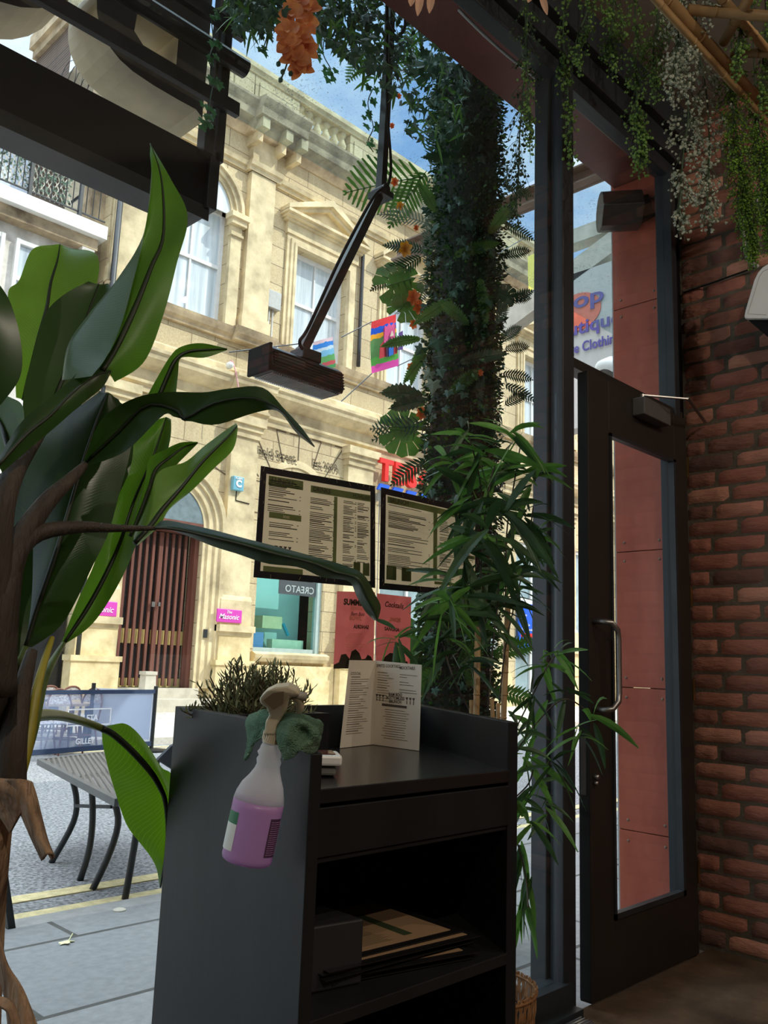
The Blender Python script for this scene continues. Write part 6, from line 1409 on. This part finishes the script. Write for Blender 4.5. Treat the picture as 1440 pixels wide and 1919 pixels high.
# ================================================================ BANNERS ACROSS THE STREET
def flagmat(name, bands):
    mt, t = shader(name); L = t.links.new
    tc = P(t, 'ShaderNodeTexCoord'); s_ = P(t, 'ShaderNodeSeparateXYZ'); L(tc.outputs['UV'], s_.inputs[0])
    n_ = P(t, 'ShaderNodeTexNoise', Scale=6.0, Detail=2.0); L(tc.outputs['UV'], n_.inputs['Vector'])
    a_ = P(t, 'ShaderNodeMath', operation='MULTIPLY_ADD'); a_.inputs[1].default_value = .12; L(n_.outputs[0], a_.inputs[0]); L(s_.outputs[1], a_.inputs[2])
    r_ = P(t, 'ShaderNodeValToRGB'); r_.color_ramp.interpolation = 'CONSTANT'; e = r_.color_ramp.elements
    e[0].position = 0; e[0].color = c4(srgb(*bands[0][1])); e[1].position = bands[1][0]; e[1].color = c4(srgb(*bands[1][1]))
    for p_, c_ in bands[2:]: k = e.new(p_); k.color = c4(srgb(*c_))
    L(a_.outputs[0], r_.inputs[0])
    v_ = P(t, 'ShaderNodeTexVoronoi', Scale=26.0); L(tc.outputs['UV'], v_.inputs['Vector']); r2_ = P(t, 'ShaderNodeValToRGB'); r2_.color_ramp.elements[0].position = .10; r2_.color_ramp.elements[0].color = (.25,.25,.25,1); r2_.color_ramp.elements[1].position = .16; L(v_.outputs[0], r2_.inputs[0])
    m_ = P(t, 'ShaderNodeMixRGB', blend_type='MULTIPLY'); m_.inputs[0].default_value = .7; L(r_.outputs[0], m_.inputs[1]); L(r2_.outputs[0], m_.inputs[2])
    b_ = P(t, 'ShaderNodeBsdfDiffuse'); L(m_.outputs[0], b_.inputs[0]); tr_ = P(t, 'ShaderNodeBsdfTranslucent'); L(m_.outputs[0], tr_.inputs[0])
    ms = P(t, 'ShaderNodeMixShader'); ms.inputs[0].default_value = .5; L(b_.outputs[0], ms.inputs[1]); L(tr_.outputs[0], ms.inputs[2]); o_ = P(t, 'ShaderNodeOutputMaterial'); L(ms.outputs[0], o_.inputs[0]); return mt
def plain(name, c): return mat(name, srgb(*c), .8, var=.06, trans=.4)
def banner(c, Y, label, mt):
    t0 = thing('street_banner', tuple(aY(*c[0], Y)), label, 'banner', 'painted banners strung across the street')
    P4 = [aY(x, y, Y) for x, y in c]; n_ = 8; mb_ = MB(); vs = []; uv = []
    for i in range(n_+1):
        for j in range(n_+1):
            s_, t_ = i/n_, j/n_; p = P4[0].lerp(P4[1], s_).lerp(P4[3].lerp(P4[2], s_), t_); vs.append(p+V((0, math.sin(s_*5+t_*3)*.03, 0))); uv.append((s_+.001, t_+.001))
    mb_.add(vs, [(i*(n_+1)+j, (i+1)*(n_+1)+j, (i+1)*(n_+1)+j+1, i*(n_+1)+j+1) for i in range(n_) for j in range(n_)], uv)
    mb_.build('cloth', mt, t0, smooth=True)
    g = lambda s_, t_: P4[0].lerp(P4[1], s_).lerp(P4[3].lerp(P4[2], s_), t_) + V((0,-.06,0))
    return t0, g
BY_ = 9.0
t0, g = banner([(697,700),(745,686),(745,588),(697,603)], BY_, 'bright painted banner with a pink arch on blue, strung before the stone building', flagmat('painted_banner', [(0,(214,84,170)),(.20,(90,170,84)),(.34,(92,140,90)),(.70,(240,170,60)),(.80,(40,90,200)),(.92,(214,70,76))]))
SHN = [0]
def shp(pts, mt, nm): SHN[0] += 1; MB().prism([g(*p)+V((0,-.014*SHN[0],0)) for p in pts], (0,-.01,0)).build(nm, mt, t0)
shp([(.15,.24),(.18,.48),(.32,.56),(.32,.80),(.78,.80),(.74,.56),(.86,.48),(.84,.24)], plain('painted_red', (200,60,74)), 'arch_shape')
shp([(.30,.50),(.34,.84),(.42,.80),(.50,.86),(.58,.80),(.70,.84),(.74,.50)], plain('painted_pink', (226,96,160)), 'tower_shape')
shp([(.38,.22),(.36,.50),(.50,.58),(.66,.50),(.66,.24)], plain('painted_maroon', (90,60,96)), 'doorway_shape'); 
MB().prism([g(*p)+V((0,-.06,0)) for p in [(.44,.23),(.43,.42),(.52,.50),(.60,.42),(.60,.24)]], (0,-.01,0)).build('door_shape', plain('painted_blue', (36,120,214)), t0)
MB().prism([g(*p)+V((0,-.06,0)) for p in [(.48,.60),(.56,.70),(.62,.60)]], (0,-.01,0)).build('gable_shape', plain('painted_cream', (230,220,200)), t0)
shp([(.80,.30),(.84,.62),(.99,.64),(.99,.28)], plain('painted_purple', (104,76,150)), 'purple_patch')
t0, g = banner([(588,700),(627,688),(627,630),(588,641)], BY_, 'small banner painted with blue red and green scenes, behind the patio heater', flagmat('patchwork_banner', [(0,(80,150,96)),(.18,(190,90,96)),(.30,(96,160,100)),(.5,(120,180,216)),(.68,(190,210,226)),(.8,(60,130,210)),(.95,(214,190,200))]))
t0, g = banner([(997,604),(1024,590),(1024,462),(990,481)], BY_, 'yellow banner with a blue and red figure beside the window post', plain('yellow_banner', (232,220,110)))
MB().prism([g(.45,.66), g(.9,.66), g(.9,.80), g(.75,.82), g(.6,.80)], (0,-.01,0)).build('painted_figure', plain('figure_blue', (90,110,200)), t0); MB().prism([g(.42,.78), g(.95,.80), g(.95,.86), g(.42,.84)], (0,-.01,0)).build('painted_figure', plain('figure_red', (210,70,70)), t0)
for i, (a, b, s_) in enumerate((((745,588),(1010,430),'upper wire of the pink arch banner'),((640,632),(697,603),'upper wire between the patchwork and arch banners'),((640,752),(697,700),'lower wire left of the arch banner'),((745,686),(800,660),'lower wire right of the arch banner'),((430,660),(588,641),'upper wire left of the patchwork banner'),((900,640),(1010,590),'lower wire of the yellow banner'))):
    tag(MB().tube([aY(*a, BY_), aY(*b, BY_)], .009, 5).build('banner_wire', FRAME), s_, 'wire', 'wires holding the street banners')

# ================================================================ STREET FURNITURE
def gz(p, z): return V((p.x, p.y, z))
# metal mesh table in front
MESH = None
mt_, t = shader('perforated_metal'); L = t.links.new
tc = P(t, 'ShaderNodeTexCoord'); mp = P(t, 'ShaderNodeMapping'); mp.inputs['Rotation'].default_value = (0,0,.4); L(tc.outputs['Object'], mp.inputs[0]); ck = P(t, 'ShaderNodeTexVoronoi', Scale=32.0); ck.inputs['Randomness'].default_value = 0; L(mp.outputs[0], ck.inputs['Vector'])
r_ = P(t, 'ShaderNodeValToRGB'); r_.color_ramp.elements[0].position = .28; r_.color_ramp.elements[1].position = .34; L(ck.outputs[0], r_.inputs[0])
b_ = P(t, 'ShaderNodeBsdfPrincipled', Roughness=.5); b_.inputs['Base Color'].default_value = (.12,.11,.10,1); tp = P(t, 'ShaderNodeBsdfTransparent'); ms = P(t, 'ShaderNodeMixShader'); L(r_.outputs[0], ms.inputs[0]); L(tp.outputs[0], ms.inputs[1]); L(b_.outputs[0], ms.inputs[2]); o_ = P(t, 'ShaderNodeOutputMaterial'); L(ms.outputs[0], o_.inputs[0]); MESH = mt_
ZT = .46
tc4 = [aZ(x, y, ZT) for x, y in ((75,1423),(222,1498),(338,1462),(215,1407))]
tb = thing('mesh_table', (sum(p.x for p in tc4)/4, sum(p.y for p in tc4)/4, -.10), 'brown perforated metal outdoor table standing on the road', 'table')
MB().prism([p-V((0,0,.006)) for p in tc4], (0,0,.008)).build('table_top', MESH, tb)
mb = MB()
for a, b in zip(tc4, tc4[1:]+tc4[:1]): mb.bar(a-V((0,0,.015)), b-V((0,0,.015)), .035, .035)
c_ = (tc4[0]+tc4[1])/2; d_ = (tc4[2]+tc4[3])/2; mb.bar(c_-V((0,0,.014)), d_-V((0,0,.014)), .03, .02)
mb.build('table_rim', mat('grey_metal_rim', (.10,.10,.10), .45), tb)
legs = [((133,1450),(144,1500),(136,1545),(96,1617)), ((172,1472),(174,1530),(168,1590),(150,1650)), ((212,1494),(222,1540),(205,1600),(173,1668)), ((256,1470),(258,1540),(246,1620),(234,1687)), ((212,1490),(213,1540),(214,1570),(214,1595))]
tops = [tc4[0].lerp(tc4[3],.25)]
for pts in legs[:4]:
    f_ = aZ(*pts[3], -.10); tp_ = gz(f_, ZT)
    k_ = []
    for (x, y), t_ in zip(pts, (0, .33, .66, 1)):
        d0 = ray(x, y); s_ = f_.to_2d().length*(1-.02*(1-t_))/d0.to_2d().length; k_.append(CAM+d0*s_)
    k_[3] = f_
    MB().tube(catmull(k_, 12), .018, 7).build('leg', BLACK, tb, smooth=True)
q0, q1 = aY(143, 1510, 5.0), aY(210, 1512, 4.5); MB().bar(q0, q1, .018, .018).build('stretcher', BLACK, tb)
# dark mesh chair back and second table edge
ch_ = thing('mesh_chair', tuple(gz(aZ(300,1560,-.10), -.10)), 'dark woven mesh chair tucked behind the outdoor table', 'chair')
P4 = [aY(x, y, 5.2) for x, y in ((296,1424),(345,1455),(345,1385),(322,1398))]
MB().prism(P4, (0,.03,0)).build('backrest', mat('dark_mesh_fabric', (.02,.025,.035), .7, bump=.5, bscale=200), ch_)
b0 = P4[0]; MB().tube([P4[0], gz(P4[0], -.10)], .015, 6).build('leg', BLACK, ch_); MB().tube([P4[1], gz(P4[1], -.10)], .015, 6).build('leg', BLACK, ch_)
# dark metal leg and white seat at the left edge
lc = thing('metal_chair', tuple(aZ(20, 1738, -.095)), 'black metal outdoor chair at the left edge, partly hidden by banana plant', 'chair')
f_ = aZ(20, 1740, -.045) ; a_ = aD(-6, 1560, (f_-CAM).dot(FW))
MB().bar(a_, f_, .035, .03).build('leg', BLACK, lc)
q = aD(36, 1458, (f_-CAM).dot(FW)+.5); MB().lathe(tuple(q-V((.15,0,0))), [(.17,-.02),(.19,0),(.17,.015)], 24).build('seat', mat('white_mesh_seat', srgb(200,200,196), .5, var=.5, scale=60), lc)
MB().bar(a_, q-V((.15,0,.02)), .03, .03).build('frame', BLACK, lc)
MB().tube([q-V((.15,0,.02)), gz(q-V((.15,0,0)), -.10)], .02, 8).build('leg', BLACK, lc)
# wind break screens
WF = glass('wind_break_mesh', (.70,.76,.86), .3); mt_, t = shader('wind_break_fabric'); L = t.links.new
b_ = P(t, 'ShaderNodeBsdfDiffuse'); b_.inputs[0].default_value = c4(srgb(150,165,196)); tp = P(t, 'ShaderNodeBsdfTransparent'); ms = P(t, 'ShaderNodeMixShader'); ms.inputs[0].default_value = .62; L(b_.outputs[0], ms.inputs[1]); L(tp.outputs[0], ms.inputs[2]); o_ = P(t, 'ShaderNodeOutputMaterial'); L(ms.outputs[0], o_.inputs[0]); WFAB = mt_
mt_, t = shader('white_screen_fabric'); L = t.links.new
b_ = P(t, 'ShaderNodeBsdfDiffuse'); b_.inputs[0].default_value = c4(srgb(222,226,236)); tp = P(t, 'ShaderNodeBsdfTransparent'); ms = P(t, 'ShaderNodeMixShader'); ms.inputs[0].default_value = .15; L(b_.outputs[0], ms.inputs[1]); L(tp.outputs[0], ms.inputs[2]); o_ = P(t, 'ShaderNodeOutputMaterial'); L(ms.outputs[0], o_.inputs[0]); WSC = mt_
NAVY = mat('navy_binding', srgb(40,56,84), .7)
pA, pB, pC = aZ(283,1408,-.10), aZ(10,1432,-.10), aZ(165,1402,-.10)
Ht = above(pA, 286, 1290).z
def post_(p, par, h_): 
    MB().tube([gz(p, -.10), gz(p, h_+.03)], .028, 10).build('post', BLACK, par); MB().lathe(tuple(gz(p, -.10)), [(.22,0),(.22,.025),(.05,.04)], 20).build('foot', BLACK, par, smooth=False)
w1 = thing('wind_break_screen', tuple(gz(pA, -.10)), 'blue mesh wind break facing the window, with white cafe lettering', 'screen', 'wind break screens round the cafe tables')
post_(pA, w1, Ht)
za, zb3 = above(pA, 280, 1294).z, above(pB, 10, 1303).z
MB().prism([gz(pB,-.0), gz(pA,-.0), gz(pA,za-.03), gz(pB,za-.03)], (0,.004,0)).build('mesh_panel', WFAB, w1)
MB().bar(gz(pB, za-.01), gz(pA, za-.01), .03, .05).bar(gz(pB, .0), gz(pA, .0), .03, .06).build('binding', NAVY, w1)
qd = (pA-pB).normalized()
for s_, x, y, sz in (('CALLETA', 132, 1352, .10), ('GILLET', 141, 1395, .095)):
    d0 = ray(x, y); n_ = V((qd.y, -qd.x, 0)); k_ = (pB-CAM).dot(n_)/d0.dot(n_); p = CAM+d0*k_*.998
    text(s_, sz, p, qd, (0,0,1), WH, w1, 'lettering', .001, .01)
    if s_ == 'CALLETA':
        mb = MB()
        for a, b, c_, d_ in ((-.05,.62,-.06,-.045),(-.05,.62,.13,.145),(-.05,-.035,-.06,.145),(.605,.62,-.06,.145)): mb.prism([p+qd*a+V((0,0,c_)), p+qd*b+V((0,0,c_)), p+qd*b+V((0,0,d_)), p+qd*a+V((0,0,d_))], (0,.002,0))
        mb.build('lettering_frame', WH, w1)
w2 = thing('wind_break_screen', tuple(gz(pC, -.10)), 'white fabric wind break end panel between two black posts', 'screen', 'wind break screens round the cafe tables')
pC2 = V((pC.x, pC.y, 0)); post_(pC2, w2, above(pC2, 172, 1284).z)
zc2 = above(pC2, 172, 1286).z
MB().prism([gz(pC2,.05), gz(pA+V((-.03,.03,0)),.05), gz(pA+V((-.03,.03,0)),za), gz(pC2,zc2-.02)], (.004,.0,0)).build('fabric_panel', WSC, w2)
# cafe table and woven bistro chairs beyond the screen
RW = mat('red_white_weave', srgb(150,60,66), .6, var=.6, scale=50, col2=srgb(235,215,210)); CANE = mat('brown_rattan', srgb(112,66,50), .6, var=.3)
ct = thing('cafe_table', tuple(gz(aZ(100,1400,-.10), -.10)), 'wooden topped cafe table with blue legs behind the wind break', 'table')
cb_ = ct.location; TB = .72*.80
MB().box(cb_.x-.9, cb_.x+.42, cb_.y-.3, cb_.y+.3, -.10+TB-.03, -.10+TB).build('table_top', mat('weathered_table_wood', srgb(170,150,130), .7, var=.2, scale=9), ct)
for sx, sy in ((-.8,-.22),(.32,-.22),(-.8,.22),(.32,.22)):
    MB().box(cb_.x+sx-.025, cb_.x+sx+.025, cb_.y+sy-.025, cb_.y+sy+.025, -.10, -.10+TB-.03).build('leg', mat('blue_grey_leg', srgb(60,84,110), .6), ct)
def bistro():
    t0 = thing('bistro_chair', (0,0,0))
    s_ = .84
    MB().lathe((0,0,.43*s_), [(.20*s_,0),(.215*s_,.015),(.20*s_,.03)], 18).build('seat', RW, t0)
    for sx, sy in ((-1,-1),(1,-1),(-1,1),(1,1)): MB().tube([(sx*.15*s_, sy*.15*s_, .43*s_), (sx*.20*s_, sy*.20*s_, 0)], .013, 6).build('leg', CANE, t0)
    pts = [(-.19*s_, .17*s_, .43*s_), (-.20*s_, .22*s_, .70*s_), (-.13*s_, .25*s_, .88*s_), (0, .26*s_, .93*s_), (.13*s_, .25*s_, .88*s_), (.20*s_, .22*s_, .70*s_), (.19*s_, .17*s_, .43*s_)]
    fr2 = catmull(pts, 24); MB().tube(fr2, .013, 6).build('back_frame', CANE, t0, smooth=True)
    MB().poly([p*1.0 for p in fr2[4:20]]).build('backrest', RW, t0)
    MB().tube([(math.cos(a)*.165*s_, math.sin(a)*.165*s_, .22*s_) for a in [i*math.pi/8 for i in range(17)]], .009, 5).build('stretcher', CANE, t0)
    return t0
bc = bistro()
sp_ = [(146,1404,-1.2,'red and white woven bistro chair at the right end of the cafe table'),(118,1413,.1,'red and white woven bistro chair on the near side of the table, right'),(66,1414,.1,'red and white woven bistro chair on the near side of the table, left'),(112,1391,3.2,'red and white woven bistro chair on the far side of the table, right'),(70,1391,3.2,'red and white woven bistro chair on the far side of the table, left')]
for i, (x, y, rz, lab) in enumerate(sp_):
    o__ = bc if i == 0 else copy_tree(bc)
    o__.location = gz(aZ(x, y, -.10), -.10); o__.rotation_euler = (0,0,rz); tag(o__, lab, 'chair', 'woven bistro chairs')
# stone bollard by the slatted doors
q = aY(275, 1300, 13.9); bl2 = thing('stone_bollard', (q.x, 13.9, .09), 'pale square stone bollard in front of the slatted doors', 'bollard')
zt_ = aY(275, 1258, 13.9).z
MB().add([(q.x-.13,13.77,.05),(q.x+.13,13.77,.05),(q.x+.13,14.03,.05),(q.x-.13,14.03,.05),(q.x-.10,13.8,zt_-.06),(q.x+.10,13.8,zt_-.06),(q.x+.10,14.0,zt_-.06),(q.x-.10,14.0,zt_-.06)], [(0,3,2,1),(0,1,5,4),(1,2,6,5),(2,3,7,6),(3,0,4,7)]).prism([(q.x-.115,13.785,zt_-.06),(q.x+.115,13.785,zt_-.06),(q.x+.115,14.015,zt_-.06),(q.x-.115,14.015,zt_-.06)], (0,0,.06)).build('shaft', CONC, bl2)
# fallen leaf and drain stud on the pavement
q = aZ(127, 1765, -.035); mb = MB(); rnd = random.Random(2); ivy(mb, q, .055, V((0,.2,1))); mb.tube([q, q+V((.05,.06,.01))], .002, 4)
tag(mb.build('fallen_leaf', mat('pale_yellow_leaf', srgb(226,222,170), .7)), 'pale yellow fallen leaf on the grey pavement flags', 'leaf')
q = aZ(224, 1706, -.04); tag(MB().lathe(tuple(q), [(.03,0),(.03,.004),(.02,.008)], 14).build('pavement_stud', CONC), 'small round stud on the pavement beside the kerb', 'stud')

# ================================================================ WALL UNIT AND CONDUIT ON THE BRICKS
AX_ = 3.52
ac = thing('air_curtain', tuple(aX(1420, 560, AX_)), 'white wall mounted air curtain on the brick wall, cut by the right edge', 'air curtain')
out = [(1442,494),(1428,502),(1418,514),(1398,576),(1394,590),(1397,597),(1440,597)]
yz = [aX(x, y, AX_) for x, y in [(1470,489),(1440,494),(1430,500),(1421,510),(1414,524),(1397,582),(1395,594),(1397,597),(1470,597)]]
MB().prism([V((AX_, p.y, p.z)) for p in yz], (.24,0,0)).build('casing', WHITEPL, ac, bevel=.006)
lw2 = [aX(x, y, AX_+.01) for x, y in ((1400,598),(1470,598),(1470,660),(1440,632))]
MB().prism([V((AX_+.02, p.y, p.z)) for p in lw2], (.18,0,0)).build('grille', BLACKM, ac)
mb = MB()
in_ = [aX(x, y, AX_-.001) for x, y in [(1440,504),(1430,509),(1424,518),(1402,588),(1436,590)]]
mb.tube(in_, .0012, 4).build('panel_groove', GREYBOX, ac)
cd_ = [aX(x, y, 3.735) for x, y in ((1425,290),(1432,330),(1428,365),(1410,385),(1397,410),(1396,450),(1400,480),(1412,495),(1422,500))]
tag(MB().tube(catmull(cd_, 30), .0095, 8).build('conduit', GREYBOX, smooth=True), 'grey plastic conduit curving down the brick wall to the air curtain', 'conduit')
kb = [aX(x, y, 3.738) for x, y in ((1282,548),(1330,532),(1385,512),(1420,500))]
tag(MB().tube(catmull(kb, 14), .004, 6).build('wall_cable', BLACKM, smooth=True), 'thin black cable running along the brick wall', 'cable')
